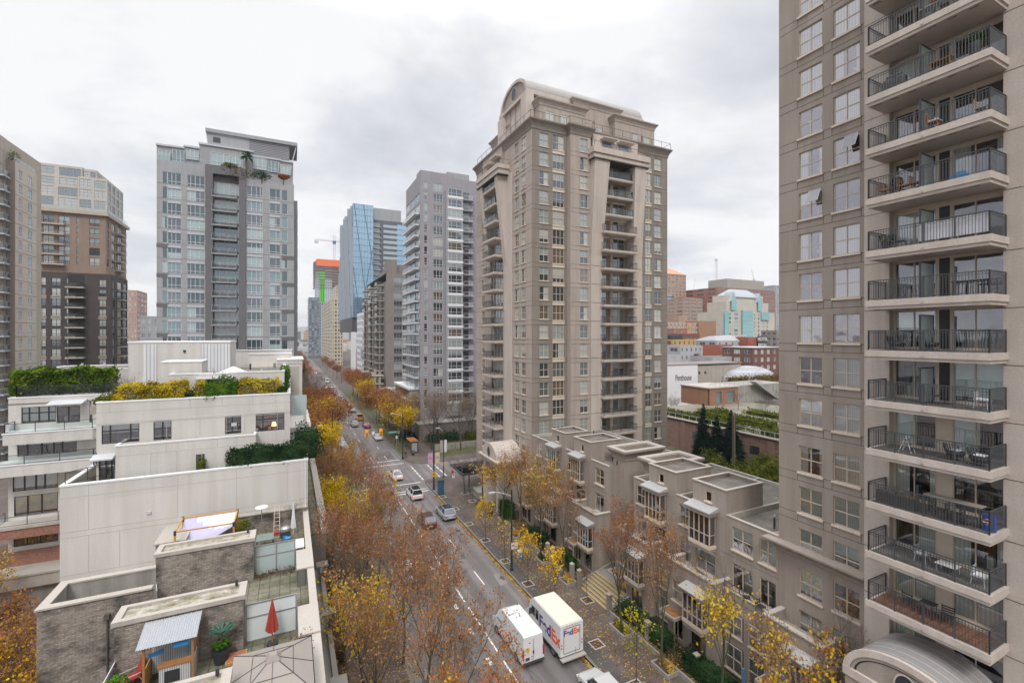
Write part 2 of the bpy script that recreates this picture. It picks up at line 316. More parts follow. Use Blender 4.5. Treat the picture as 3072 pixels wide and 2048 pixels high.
GLN=glossmix('window_glass',(0.95,0.98,0.97),0.32,tint=(0.92,0.89,0.97),transp=True,wav=0.25)
GLD=glossmix('balcony_door_glass',(0.86,0.92,0.91),0.22,tint=(0.85,0.86,0.93),transp=True,wav=0.3)
GLT=glossmix('frosted_glass',(0.42,0.50,0.50),0.12,rough=0.2)
GLRAIL=glossmix('rail_glass',(0.80,0.88,0.87),0.02,transp=True)
CURT=fabric('curtain_white',(0.80,0.80,0.75),0.16,.25)
BLINDV=fabric('vertical_blind',(0.74,0.78,0.72),0.10,0.3)
ROLLER=flat('roller_blind',(0.84,0.90,0.86),0.9,var=0.04)
WARMR=flat('warm_interior',(0.20,0.12,0.07),0.9,var=0.6,sc=1.6)
# opaque far glazing
FG=[glossmix('far_glass_dark',(0.025,0.03,0.035),0.16,tint=(0.8,0.9,1)),
 glossmix('far_glass_mid',(0.09,0.10,0.10),0.2,tint=(0.8,0.9,1)),
 glossmix('far_glass_blind',(0.27,0.31,0.30),0.12),
 glossmix('far_glass_pale',(0.42,0.43,0.40),0.1),
 glossmix('far_glass_warm',(0.12,0.085,0.06),0.14)]
TEALG=[glossmix('teal_glass_pale',(0.30,0.37,0.37),0.13,tint=(0.8,0.95,1)),glossmix('teal_glass_mid',(0.13,0.19,0.20),0.15,tint=(0.75,0.92,1)),
  glossmix('teal_glass_deep',(0.025,0.035,0.04),0.13,tint=(0.75,0.92,1))]
# ------------------------------------------------------------ building kit
def facade(mb,O,u,Ln,z0,z1,holes,mat,rev=0.16,revmat=None):
 """wall of length Ln along u with real openings (s0,s1,za,zb)"""
 n=(u[1],-u[0]);rm=revmat or mat
 def P(s,z,k=0.0):return(O[0]+u[0]*s-n[0]*k,O[1]+u[1]*s-n[1]*k,z)
 holes=[h for h in holes if h[0]>0.001 and h[1]<Ln-0.001 and h[2]>=z0-1e-6 and h[3]<=z1+1e-6]
 ss=sorted(set([0.0,Ln]+[round(h[0],4)for h in holes]+[round(h[1],4)for h in holes]))
 for i in range(len(ss)-1):
  a,c=ss[i],ss[i+1]
  if c-a<1e-5:continue
  mid=(a+c)/2;hs=sorted([(h[2],h[3])for h in holes if h[0]<mid<h[1]])
  z=z0
  for(p,q)in hs:
   if p>z+1e-5:mb.face([P(a,z),P(c,z),P(c,p),P(a,p)],mat)
   z=max(z,q)
  if z<z1-1e-5:mb.face([P(a,z),P(c,z),P(c,z1),P(a,z1)],mat)
 for(a,c,p,q)in holes:
  mb.face([P(a,p),P(a,p,rev),P(a,q,rev),P(a,q)],rm);mb.face([P(c,p,rev),P(c,p),P(c,q),P(c,q,rev)],rm)
  mb.face([P(a,p),P(c,p),P(c,p,rev),P(a,p,rev)],rm);mb.face([P(a,q,rev),P(c,q,rev),P(c,q),P(a,q)],rm)
WMC={}
def bars(mb,w,h,xs,zs,t,y0,y1,m,out=0.05):
 """outer frame + mullions; xs/zs are fractions"""
 mb.box(-w/2,-w/2+out,y0,y1,0,h,m);mb.box(w/2-out,w/2,y0,y1,0,h,m)
 mb.box(-w/2+out,w/2-out,y0,y1,0,out,m);mb.box(-w/2+out,w/2-out,y0,y1,h-out,h,m)
 for x in xs:mb.box(-w/2+w*x-t/2,-w/2+w*x+t/2,y0+0.003,y1,out,h-out,m)
 for z in zs:mb.box(-w/2+out,w/2-out,y0+0.006,y1-0.003,h*z-t/2,h*z+t/2,m)
def curtain_mb(mb,w,h,var,y,seedv=0):
 r=random.Random(seedv*31+int(w*100))
 X0,X1,Z0,Z1=-w/2+0.04,w/2-0.04,0.04,h-0.04
 def q(x0,x1,z0,z1,m):mb.face([(x0,y,z0),(x1,y,z0),(x1,y,z1),(x0,y,z1)],m)
 if var==1:q(X0,X1,Z0,Z1,CURT)
 elif var==2:q(X0,X1,Z0,Z1,BLINDV)
 elif var==3:q(X0,X1,Z0+(Z1-Z0)*0.55,Z1,ROLLER)
 elif var==4:q(X0,X1,Z0+(Z1-Z0)*0.12,Z1,ROLLER)
 elif var==5:q(X0,X0+w*0.33,Z0,Z1,CURT);q(X1-w*0.14,X1,Z0,Z1,CURT)
 elif var==6:q(X1-w*0.4,X1,Z0,Z1,BLINDV)
 elif var==7:q(X0,X0+w*0.5,Z0,Z1,ROLLER)
def win_near(w,h,xs,zs,var,fm,rev=0.16,sill=True,glass=None,t=0.055):
 key=('n',round(w,2),round(h,2),tuple(xs),tuple(zs),var,fm.name,rev,sill,(glass or GLN).name)
 if key in WMC:return WMC[key]
 F=MB();bars(F,w,h,xs,zs,t,rev-0.09,rev-0.02,fm)
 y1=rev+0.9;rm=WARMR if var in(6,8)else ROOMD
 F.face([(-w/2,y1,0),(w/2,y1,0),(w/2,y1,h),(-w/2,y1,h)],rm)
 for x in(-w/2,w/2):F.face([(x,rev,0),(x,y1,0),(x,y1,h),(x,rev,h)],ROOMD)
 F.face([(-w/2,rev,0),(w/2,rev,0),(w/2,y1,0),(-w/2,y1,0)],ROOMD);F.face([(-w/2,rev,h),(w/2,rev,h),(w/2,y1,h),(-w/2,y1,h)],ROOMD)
 if var in(0,5,8,3):
  r=random.Random(int(w*91)+var)
  for k in range(4):
   x=-w/2+0.2+r.random()*(w-0.5);F.box(x,x+0.15+r.random()*0.2,rev+0.45,rev+0.7,0,0.2+r.random()*0.5,r.choice([CURT,WARMR,BLACK,WARMR]))
 G=MB();G.face([(-w/2+.03,rev-0.05,.03),(w/2-.03,rev-0.05,.03),(w/2-.03,rev-0.05,h-.03),(-w/2+.03,rev-0.05,h-.03)],glass or GLN)
 Cm=None
 if var in(1,2,3,4,5,6,7):
  Cm=MB();curtain_mb(Cm,w,h,var,rev-0.012)
 S=None
 if sill:S=MB();S.box(-w/2-0.08,w/2+0.08,-0.10,rev-0.09,-0.13,-0.003,CREAM)
 WMC[key]=(F.mesh('window_frame'),G.mesh('pane'),Cm.mesh('curtain')if Cm else None,S.mesh('sill')if S else None)
 return WMC[key]
def win_far(w,h,xs,zs,var,fm,rev=0.12,sill=None,pal=None,t=0.07,out=0.06):
 key=('f',round(w,2),round(h,2),tuple(xs),tuple(zs),var,fm.name,rev,sill,pal[0].name if pal else '')
 if key in WMC:return WMC[key]
 F=MB();pal_=pal or FG;y=rev-0.02
 bars(F,w,h,xs,zs,t,rev-0.09,y-0.01,fm,out)
 r=random.Random(var*77+int(w*50))
 def q(x0,x1,z0,z1,m):F.face([(x0,y,z0),(x1,y,z0),(x1,y,z1),(x0,y,z1)],m)
 if var<len(pal_):
  q(-w/2,w/2,0,h,pal_[var])
 else:
  k=var-len(pal_)
  if k==0:q(-w/2,w/2,0,h*.5,pal_[0]);q(-w/2,w/2,h*.5,h,pal_[2%len(pal_)])
  elif k==1:q(-w/2,0,0,h,pal_[0]);q(0,w/2,0,h,pal_[min(3,len(pal_)-2)])
  elif k==2:q(-w/2,w*.22,0,h,pal_[2%len(pal_)]);q(w*.22,w/2,0,h,pal_[0])
  else:q(-w/2,w/2,0,h*.28,pal_[0]);q(-w/2,w/2,h*.28,h,pal_[min(3,len(pal_)-2)])
 if sill:F.box(-w/2-0.06,w/2+0.06,-0.09,rev-0.09,-sill,-0.003,CREAM)
 WMC[key]=F;return F
FARMESH={}
class Bld:
 def __init__(s,name,label,cat,loc,group=None):
  s.root=empty(name,loc,label,cat,group);s.loc=loc;s.W=MB();s.wins=[];s.bal=[];s.extra=[]
  s.rnd=random.Random(hash(label)%1000 if False else len(label)*17+int(abs(loc[0])*3))
 def wall(s,O,u,Ln,z0,z1,cols,rows,mat,joints=None,jm=None,rev=0.14,style='far',fm=None,pal=None,sill=0.1,glass=None,vars_=None,jt=0.045):
  """cols: (s_centre, width, height, dz, xs, zs[, extra])  rows: list of base z"""
  fm=fm or FRAME;holes=[];rz=math.atan2(u[1],u[0])
  for c in cols:
   sc_,w,h,dz,xs,zs=c[:6]
   rr=c[6]if len(c)>6 else rows
   for z in rr:
    zb=z+dz
    if zb<z0+0.05 or zb+h>z1-0.02:continue
    holes.append((sc_-w/2,sc_+w/2,zb,zb+h))
    v=s.rnd.choice(vars_)if vars_ else 0
    s.wins.append((O[0]+u[0]*sc_,O[1]+u[1]*sc_,zb,rz,w,h,xs,zs,v,fm,style,pal,sill,rev,glass))
  facade(s.W,O,u,Ln,z0,z1,holes,mat,rev)
  if joints:
   for(jz)in joints:
    if z0<jz<z1:
     cut=sorted([(h[0],h[1])for h in holes if h[2]<jz<h[3]]);a=0.0
     for(p,q)in cut+[(Ln,Ln)]:
      if p-a>0.05:s.W.obox(O,u,a+.002,p-.002,-0.02,0.006,jz-jt/2,jz+jt/2,jm or JOINT)
      a=q
 def place(s,maxn=100):
  cx,cy,cz=0,0,CAMH
  W_=sorted(s.wins,key=lambda q:-(q[4]*q[5])/((q[0]-cx)**2+(q[1]-cy)**2+(q[2]-cz)**2))
  rest=MB();k=0;lx,ly,lz=s.loc
  for q in W_:
   x,y,z,rz,w,h,xs,zs,v,fm,style,pal,sill,rev,glass=q
   if style=='near':
    F,G,Cm,S=win_near(w,h,xs,zs,v,fm,rev,bool(sill),glass)
    o=link('window',F,s.root,(x-lx,y-ly,z-lz),rz);link('pane',G,o)
    if Cm:link('curtain',Cm,o)
    if S:link('sill',S,o)
    k+=1
   else:
    F=win_far(w,h,xs,zs,v,fm,rev,sill,pal)
    if k<maxn:
     if id(F)not in FARMESH:FARMESH[id(F)]=F.mesh('window')
     link('window',FARMESH[id(F)],s.root,(x-lx,y-ly,z-lz),rz);k+=1
    else:
     rest.add_mb(F,Matrix.Translation((x-lx,y-ly,z-lz))@Matrix.Rotation(rz,4,'Z'))
  if rest.f:tag(rest.build('window',s.root),kind='stuff')
  s.W.v=[(a-lx,b-ly,c-lz)for a,b,c in s.W.v]
  s.W.build('wall',s.root)
 def part(s,mb,name,smooth=False,parent=None):
  """part with vertices given in world coordinates"""
  lx,ly,lz=s.loc;mb.v=[(a-lx,b-ly,c-lz)for a,b,c in mb.v]
  return mb.build(name,parent or s.root,smooth=smooth)
 def inst(s,me,name,x,y,z,rz=0.0):
  return link(name,me,s.root,(x-s.loc[0],y-s.loc[1],z-s.loc[2]),rz)
def railing_mb(mb,pts,h,m,step=0.12,post=1.3,pr=0.03,br=0.012,top=0.03,midrail=True,glass=None):
 """pts: polyline (x,y,z)"""
 for a,b in zip(pts[:-1],pts[1:]):
  A=Vector(a);B=Vector(b);D=B-A;Ln=D.length;dd=D/Ln;up=Vector((0,0,1))
  mb.tube(A+up*h,B+up*h,top,top,4,m)
  mb.tube(A+up*0.09,B+up*0.09,0.018,0.018,4,m)
  if midrail:mb.tube(A+up*(h-0.13),B+up*(h-0.13),0.016,0.016,4,m)
  n=max(1,round(Ln/post))
  for i in range(n+1):
   p=A+dd*(Ln*i/n);mb.tube(p,p+up*h,pr,pr,4,m)
  if glass:
   q=A+up*.1;r_=B+up*.1;mb.face([tuple(q),tuple(r_),tuple(r_+up*(h-.16)),tuple(q+up*(h-.16))],glass)
  elif step:
   n=int(Ln/step)
   for i in range(1,n):
    p=A+dd*(Ln*i/n);mb.tube(p+up*.09,p+up*(h),br,br,3,m)
def cornice(mb,poly,z0,z1,out,m,closed=True,steps=3,cap=None,inner=None):
 """flared cornice around polygon (outward normals computed by miter); poly CCW"""
 n=len(poly)
 def off(k):
  res=[]
  for i in range(n):
   p=Vector(poly[i]);a=Vector(poly[i-1]);b=Vector(poly[(i+1)%n])
   d1=(p-a).normalized();d2=(b-p).normalized();n1=Vector((d1.y,-d1.x));n2=Vector((d2.y,-d2.x))
   mm=(n1+n2);mm=mm/max(0.3,mm.length_squared)*2 if mm.length>1e-4 else n1
   mm=mm*0.5*2/2 if False else mm
   v=p+mm*k*1.0;res.append((v.x,v.y))
  return res
 rings=[]
 for i in range(steps+1):
  t=i/steps;rings.append(([(x,y,z0+(z1-z0)*0.85*t)for x,y in off(out*(0.12+0.88*t*t))]))
 rings.append([(x,y,z1)for x,y in off(out)])
 rings.append([(x,y,z1)for x,y in off(-0.25)]);rings.append([(x,y,z1-0.5)for x,y in off(-0.25)])
 rings.insert(0,[(x,y,z0)for x,y in off(0.002)])
 for a,b in zip(rings[:-1],rings[1:]):mb.loft(a,b,m)
def rect(x0,x1,y0,y1):return[(x0,y0),(x1,y0),(x1,y1),(x0,y1)]
# ============================================================ centre tower (taupe, barrel roof)
UX=(1,0);UY=(0,-1)
P=2.77
def build_centre_tower():
 B=Bld('apartment_tower','tall taupe apartment tower with barrel vaulted roof beside the intersection','apartment tower',(31,57.1,0),'apartment towers')
 rows=[53.3-P*k for k in range(18)];J=[];
 for k in range(19):J+=[53.1-P*k,52.45-P*k]
 va=[0,0,1,2,2,3,3,4,5,6,8]
 x22=((0.5,),(0.5,));kw=dict(joints=J,vars_=va,sill=0.12,rev=0.16)
 zb=0;zt=56.1
 Y0=57.1
 B.wall((31,Y0),UX,5.95,zb,zt,[(2.0,1.5,1.95,0,*x22),(4.45,1.95,2.2,-0.15,(0.33,0.67),(0.5,))],rows,DTAUPE,**kw)
 B.wall((36.95,56.2),UX,3.6,zb,zt,[(2.4,1.4,1.95,0,*x22)],rows,PINK,**kw)
 B.wall((36.95,Y0),(0,-1),0.9,zb,zt,[],rows,PINK)
 B.wall((40.5,57.6),UX,9.8,zb,zt,[(3.05,2.2,2.25,-0.45,(0.5,),()),(6.4,2.4,2.25,-0.45,(0.5,),())],rows,CREAM if False else TAUPE2,vars_=[0,0,1,2,5,6],sill=None,rev=0.12)
 B.wall((50.3,Y0),UX,1.2,zb,zt,[(0.62,0.85,1.95,0,(),(0.5,))],rows,TAUPE2,**kw)
 B.wall((51.5,Y0),UX,5.3,zb,zt,[(1.15,1.25,2.2,-0.15,(0.5,),(0.5,)),(3.2,1.5,1.95,0,*x22)],rows,DTAUPE,**kw)
 B.wall((31,78.5),UY,78.5-63.4,zb,zt,[(3.2,1.3,1.95,0,*x22),(7.4,1.0,2.2,-.4,(),()),(9.9,3.4,2.3,-0.45,(0.33,0.66),())],rows,PINK,**kw)
 B.wall((31,63.4),UY,63.4-57.1,zb,zt,[(63.4-61.95,1.3,1.95,0,*x22),(63.4-59.7,1.3,1.95,0,*x22)],rows,PINK,**kw)
 W=B.W
 W.face([(56.8,Y0,0),(56.8,78.5,0),(56.8,78.5,zt),(56.8,Y0,zt)],DTAUPE)
 W.face([(56.8,78.5,0),(31,78.5,0),(31,78.5,zt),(56.8,78.5,zt)],DTAUPE)
 W.face([(31.1,57.2,56.5),(56.7,57.2,56.5),(56.7,78.4,56.5),(31.1,78.4,56.5)],GRAVEL)
 for k in range(17):
  z=53.15-P*k
  W.obox((31,Y0),UX,3.42,5.48,-0.1,0.02,z-0.56,z-0.003,CREAM);W.obox((51.5,Y0),UX,0.48,1.82,-0.1,0.02,z-0.56,z-0.003,CREAM)
 B.place(100)
 C=MB();cornice(C,[(31,57.1),(36.95,57.1),(36.95,56.2),(40.55,56.2),(40.55,57.1),(56.8,57.1),(56.8,78.5),(31,78.5)],55.6,56.95,0.6,DTAUPE,cap=PALE)
 B.part(C,'cornice')
 T=MB();xs2=((0.5,),(0.5,))
 TB=[(33.5,41.7,59.3,64,61.5),(40.4,49.6,60.6,64,63.6),(47.6,56.0,59.3,64,61.9),(33.0,54.0,68,76,61.0)]
 for(a,b,c,d,z)in TB:
  T.box(a,b,c,d,56.5,z-0.3,PINK);cornice(T,rect(a,b,c,d),z-1.0,z,0.5,PINK);T.box(a+.05,b-.05,c+.05,d-.05,z-.6,z-.35,GRAVEL)
 ph=B.part(T,'penthouse')
 for(x,y,z,w,h)in[(35.2,59.3,57.6,1.5,2.2),(37.8,59.3,57.6,1.4,2.2),(40.3,59.3,57.9,.9,1.3),(42.4,60.6,57.7,1.8,2.4),(45.1,60.6,57.7,1.8,2.2),(51.6,59.3,57.4,1.4,2.2),(54.2,59.3,57.4,1.4,2.2)]:
  m=MB();m.add_mb(win_far(w,h,(0.5,),(),3,FRAME,0.1,0.1),Matrix.Translation((x-31,y-57.1-0.13,z)));link('window',m.mesh('window'),ph)
 V=MB();Y1,Y2,zs,rise=61.2,70.8,63.4,3.3;n=20
 def arc(X,dz=0.0,dy=0.0):
  r=[]
  for i in range(n+1):
   t=math.pi*i/n;r.append((X,(Y1+Y2)/2-(Y2-Y1+2*dy)/2*math.cos(t),zs+(rise+dz)*math.sin(t)))
  return r
 V.box(32.7,54.8,61.7,70.3,56.5,zs,PALE)
 a=arc(32.3,.0,.0);b=arc(55.0)
 for i in range(n):V.face([a[i],b[i],b[i+1],a[i+1]],flat('vault_roof',(.30,.285,.27),.6,var=.15,sc=.8))
 for X,s_ in((32.3,1),(55.0,-1)):
  o=arc(X);q=arc(X,-0.45,-0.55)
  for i in range(n):V.face([o[i],o[i+1],q[i+1],q[i]]if s_>0 else[q[i],q[i+1],o[i+1],o[i]],PALE)
  q2=arc(X+.25*s_,-0.45,-0.55);V.face(q2 if s_>0 else q2[::-1],TAUPE2)
  for i in range(n):V.face([q[i],q[i+1],q2[i+1],q2[i]],PALE)
 V.box(32.2,55.1,60.95,61.5,zs-.55,zs+.05,PALE);V.box(32.2,55.1,70.5,71.05,zs-.55,zs+.05,PALE);V.box(32.2,32.9,61.5,70.5,zs-.55,zs-.05,PALE)
 V.box(32.0,33.4,60.9,62.6,56.5,zs-.5,PALE);V.box(32.0,33.6,69.2,71.2,56.5,zs-.9,PALE)
 for k in range(3):V.box(32.55,32.75,63.6+k*1.9,63.9+k*1.9,56.5,zs-.5,TAUPE2)
 B.part(V,'barrel_roof')
 ov=MB();ov.add_mb(disc_x(0.85,1.0),Matrix.Translation((32.5,66.0,64.9)));B.part(ov,'round_window')
 F=MB();Yw=57.1
 for(xa,xb,xat,xbt)in((40.5,42.5,40.5,43.2),(48.6,50.3,48.0,50.3)):
  for i,(za,zc)in enumerate([(0,38),(38,52.5)]):
   ya=56.0 if i==0 else 56.0;yb=56.0 if i==0 else 54.9
   xa0,xb0=(xa,xb);xa1,xb1=(xa,xb)if i==0 else(xat,xbt)
   lo=[(xa0,Yw+.4,za),(xa0,ya,za),(xb0,ya,za),(xb0,Yw+.4,za)];hi=[(xa1,Yw+.4,zc),(xa1,yb,zc),(xb1,yb,zc),(xb1,Yw+.4,zc)]
   F.loft(lo,hi,PALE)
  for j in J[::2]:
   if j<38:F.box(xa+.01,xb-.01,55.985,56.02,j-.03,j+.03,JOINT)
 F.box(40.2,50.6,54.8,57.3,52.3,53.0,PALE);F.box(40.0,50.8,54.6,57.3,53.0,53.9,PALE);F.box(40.1,50.7,54.7,57.3,52.15,52.3,JOINT)
 F.box(41.2,50.0,56.6,57.2,53.9,56.9,PALE)
 F.box(42.6,45.3,55.5,56.6,55.9,56.05,PALE);F.box(45.7,48.6,55.5,56.6,55.9,56.05,PALE)
 F.box(43.0,44.9,56.58,56.62,54.0,55.8,FG[0]);F.box(46.1,48.1,56.58,56.62,54.0,55.8,FG[1])
 B.part(F,'balcony_frame')
 F=MB()
 for(ya,yb)in((65.2,66.4),(71.6,72.8)):
  F.loft([(31.2,ya,37),(30.85,ya,37),(30.85,yb,37),(31.2,yb,37)][::-1],[(31.2,ya,51.3),(29.2,ya,51.3),(29.2,yb,51.3),(31.2,yb,51.3)][::-1],PALE)
 F.box(30.85,31.2,63.5,66.4,0,51.3,PALE)
 F.box(29.1,31.2,64.6,73.4,51.3,52.1,PALE);F.box(28.9,31.2,64.4,73.6,52.1,52.8,PALE);F.box(29.0,31.2,64.5,73.5,51.15,51.3,JOINT)
 F.box(30.6,31.2,66.5,74.5,53.0,56.9,TAUPE2);F.box(29.6,30.6,66.8,69.4,54.9,55.1,PALE);F.box(29.6,30.6,69.8,72.2,54.6,54.8,PALE)
 B.part(F,'balcony_frame')
 def balc(w,d,glassy):
  m=MB();m.box(0,w,-d,0.4,0,0.28,PALE);m.box(.06,w-.06,-d+.06,.4,-0.12,0,PALE)
  r=MB();railing_mb(r,[(0.08,0,.28),(0.08,-d+.08,.28),(w-.08,-d+.08,.28),(w-.08,0,.28)],1.05,CHAR,step=None if glassy else 0.16,post=1.5,glass=GLRAIL if glassy else None,br=0.014)
  return m.mesh('balcony'),r.mesh('railing')
 b1=balc(6.4,1.7,False);b1g=balc(5.6,1.2,True);b2=balc(4.9,1.75,False);b2g=balc(4.9,1.6,True)
 for k in range(17):
  z=49.75-P*k
  me=b1g if k<3 else b1
  o=B.inst(me[0],'balcony',42.2 if k>=3 else 42.6,56.75,z);link('railing',me[1],o)
  me=b2g if k<3 else b2
  o=B.inst(me[0],'balcony',31.0,71.4,z,R(-90));link('railing',me[1],o)
 D=MB()
 for k in range(18):
  z=50.05-P*k;D.box(45.1,45.6,57.3,57.61,z,z+2.4,CREAM)
  pass
 B.part(D,'divider')
 r=MB();railing_mb(r,[(30.6,77,56.95),(30.6,56.7,56.95),(36.6,56.7,56.95),(36.6,55.8,56.95),(40.9,55.8,56.95),(40.9,56.3,56.95),(50.5,56.3,56.95),(51,56.7,56.95),(57.1,56.7,56.95),(57.1,62,56.95)],1.0,CHAR,step=None,post=2.0,midrail=False)
 railing_mb(r,[(40.3,54.85,53.9),(50.5,54.85,53.9)],0.8,CHAR,step=None,post=2.0,midrail=False);railing_mb(r,[(29.1,73.3,52.8),(29.1,64.6,52.8),(31,64.6,52.8)],0.8,CHAR,step=None,post=2.0,midrail=False)
 B.part(r,'railing')
 E_=MB();y1,y2=60.2,66.0
 for yy in(y1,y2-.9):E_.box(27.2,31,yy,yy+.9,0,6.9,PALE)
 E_.box(26.9,31,y1-.5,y2+.5,6.9,7.5,PALE);E_.box(26.6,31,y1-.8,y2+.8,7.5,7.75,PALE)
 nn=14;pr_=[]
 for i in range(nn+1):
  t=math.pi*i/nn;pr_.append(((y1+y2)/2-2.7*math.cos(t),7.75+2.1*math.sin(t)))
 for i in range(nn):
  (ya,za),(yb,zb_)=pr_[i],pr_[i+1]
  E_.face([(26.9,ya,za),(31,ya,za),(31,yb,zb_),(26.9,yb,zb_)],PALE)
 E_.face([(26.9,a_,b_)for a_,b_ in pr_][::-1],PALE);E_.add_mb(disc_x(.5,.75),Matrix.Translation((26.86,63.1,8.6)))
 E_.box(30.5,31,y1+.9,y2-.9,0,6.9,FG[0])
 for k in range(6):E_.box(28.0,28.06,y1+1.0+k*.7,y1+1.08+k*.7,0,4.0,FRAME)
 B.part(E_,'entrance_porch')
 K=MB();K.box(24.2,31,66.8,66.95,4.2,4.4,BLACK);K.box(24.2,31,73.2,73.35,4.2,4.4,BLACK);K.box(24.1,24.25,66.8,73.35,4.2,4.4,BLACK)
 for i in range(9):K.box(24.2,31,67.4+i*.66,67.5+i*.66,4.22,4.36,LGRAY)
 K.box(24.3,31,66.95,73.2,4.4,4.42,GLRAIL);K.box(27.4,27.55,67,67.15,0,4.2,BLACK);K.box(27.4,27.55,73,73.15,0,4.2,BLACK)
 B.part(K,'glass_canopy')
 return B
def disc_x(ry,rz):
 m=MB();n=20;m.face([(0,ry*math.cos(2*math.pi*i/n),rz*math.sin(2*math.pi*i/n))for i in range(n)][::-1],BLACK)
 for i in range(n):
  a,b=2*math.pi*i/n,2*math.pi*(i+1)/n
  for k in(1.0,):
   m.face([(-.05,ry*math.cos(a),rz*math.sin(a)),(-.05,ry*math.cos(b),rz*math.sin(b)),(-.05,ry*1.15*math.cos(b),rz*1.15*math.sin(b)),(-.05,ry*1.15*math.cos(a),rz*1.15*math.sin(a))],PALE)
 return m
build_centre_tower()
# ============================================================ near right tower with long balconies
def build_right_tower():
 B=Bld('apartment_tower','nearest taupe tower at the right edge with long railed balconies','apartment tower',(31,12,0),'apartment towers')
 top=58.0
 low=[16.8,14.05];up=[31.04+2.75*k for k in range(10)]+[28.35,25.53,22.78,19.97]
 rows=low+up;J=[]
 for z in rows:J+=[z-0.07,z-0.61]
 va=[1,2,2,3,0,5,2,4,1,0]
 x22=((0.5,),(0.5,));kw=dict(joints=J,vars_=va,sill=0.12,rev=0.17,style='near',jt=0.035)
 YL=20.6
 B.wall((31,YL),UY,YL-14.95,0,top,[(YL-18.45,1.5,1.78,0,*x22,rows+[11.2,8.5,5.7]),(YL-16.28,1.5,1.8,0,*x22,rows+[11.2,8.6,5.7])],rows,TAUPE,**kw)
 W=B.W
 W.face([(60,YL,0),(31,YL,0),(31,YL,top),(60,YL,top)],TAUPE)
 for z in rows:
  for y in(19.28,17.62,17.1,15.45):
   W.obox((31,YL),UY,YL-y-.016,YL-y+.016,-.02,.006,z-.60,z-.08,JOINT)
 XP=30.3;W.face([(XP,14.95,0),(31,14.95,0),(31,14.95,top),(XP,14.95,top)][::-1],PALE)
 bz=[11.05,13.74,16.45,19.35,22.0,24.7,27.4,30.1,32.95,35.7,38.5,41.3,44.05,46.8,49.6]
 hz=[z+0.62 for z in bz]
 Hh=2.02
 dv=[2,6,5,7,0,3,0,1,0,0,3,0,1,0,0]
 B.wall((XP,14.95),UY,14.95-13.7,0,top,[],[],PALE,joints=[z+.02 for z in bz],jt=0.03)
 XG=30.75
 W.face([(XP,13.7,0),(XG,13.7,0),(XG,13.7,top),(XP,13.7,top)],FRAME);W.face([(XP,9.15,0),(XP,9.15,top),(XG,9.15,top),(XG,9.15,0)],PALE)
 facade(W,(XG,13.7),UY,13.7-9.15,0,top,[(0.06,1.9,z,z+Hh)for z in hz+[8.3]]+[(2.55,4.5,z,z+Hh)for z in hz+[8.3]],CREAM,0.1)
 for i,z in enumerate(hz+[8.3]):
  v=dv[i]if i<len(dv)else 2;v2=[1,5,0,7,4,0,0,0,5,0,0,2,0,0,0,0][i]
  B.wins.append((XG,13.7-0.98,z,R(-90),1.84,Hh,(0.48,),(),v,FRAME,'near',None,None,0.1,GLD))
  B.wins.append((XG,13.7-3.525,z,R(-90),1.95,Hh,(0.45,),(),v2,FRAME,'near',None,None,0.1,GLD))
  if i>3 and i<15:
   W.obox((XG,13.7),UY,2.02,2.45,-0.02,0.02,z-.02,z+Hh,BLACK)
 B.wall((XP,9.15),UY,24,0,top,[],[],PALE,joints=[z-.1 for z in bz],jt=0.035)
 W.face([(31,-15,0),(60,-15,0),(60,-15,top),(31,-15,top)],PALE);W.face([(31,YL,top),(31,-15,top),(60,-15,top),(60,YL,top)],GRAVEL)
 B.place()
 m=MB();y0,y1=8.95,13.95;XF=28.4
 def sl(mb,d,za,zb,mm):mb.box(XF+d,XP-0.0,y0+d,y1-d,za,zb,mm)
 sl(m,0,.17,.50,PALE);sl(m,.07,0,.17,PALE);m.box(XP,XG-.01,9.17,13.68,.1,.49,PALE)
 for k in range(6):m.box(XF+.25,XF+.31,y0+.5+k*.78,y0+.85+k*.78,-.012,-.002,BLACK)
 m.cyl(XF-.07,(y0+y1)/2,.2,.28,.04,6,STEEL)
 bm=m.mesh('balcony')
 def ctr(mb):mb.v=[(a,b,c)for a,b,c in mb.v];return mb
 r=MB();xr=XF+.09
 railing_mb(r,[(XP-.05,y1-.1,.5),(xr,y1-.1,.5),(xr,y0+.1,.5),(XP-.05,y0+.1,.5)],1.06,CHAR,step=0.115,post=1.25,pr=0.036,br=0.016,top=0.032)
 rm=r.mesh('railing')
 s=MB();s.box(28.9,30.25,11.72,11.76,.6,2.3,GLT)
 for(a,b,c,d)in((28.86,28.92,.5,2.36),(30.2,30.26,.5,2.36)):s.box(a,b,11.7,11.78,c,d,CHAR)
 s.box(28.9,30.25,11.7,11.78,2.3,2.36,CHAR);s.box(28.9,30.25,11.7,11.78,.55,.6,CHAR)
 sm=s.mesh('privacy_screen')
 red=MB();red.box(XF+.2,XP,y0+.2,y1-.2,.5,.52,ground('red_deck_tiles',(.20,.09,.055),(.28,.13,.085),sc=2,fine=10,tile=(.3,.3,.02)));redm=red.mesh('deck_tiles')
 gd=MB();gd.box(XF+.18,XP,y0+.18,y1-.18,.5,.515,ground('grey_deck',(.10,.095,.09),(.17,.16,.15),sc=1,fine=9));gd.box(XP,XG-.02,9.2,13.66,.49,.512,MC['grey_deck']);gdm=gd.mesh('deck')
 for i,z in enumerate(bz):
  o=B.inst(bm,'balcony',0,0,z);link('railing',rm,o)
  if i>3:link('privacy_screen',sm,o)
  link('deck_tiles',redm if i==0 else gdm,o)
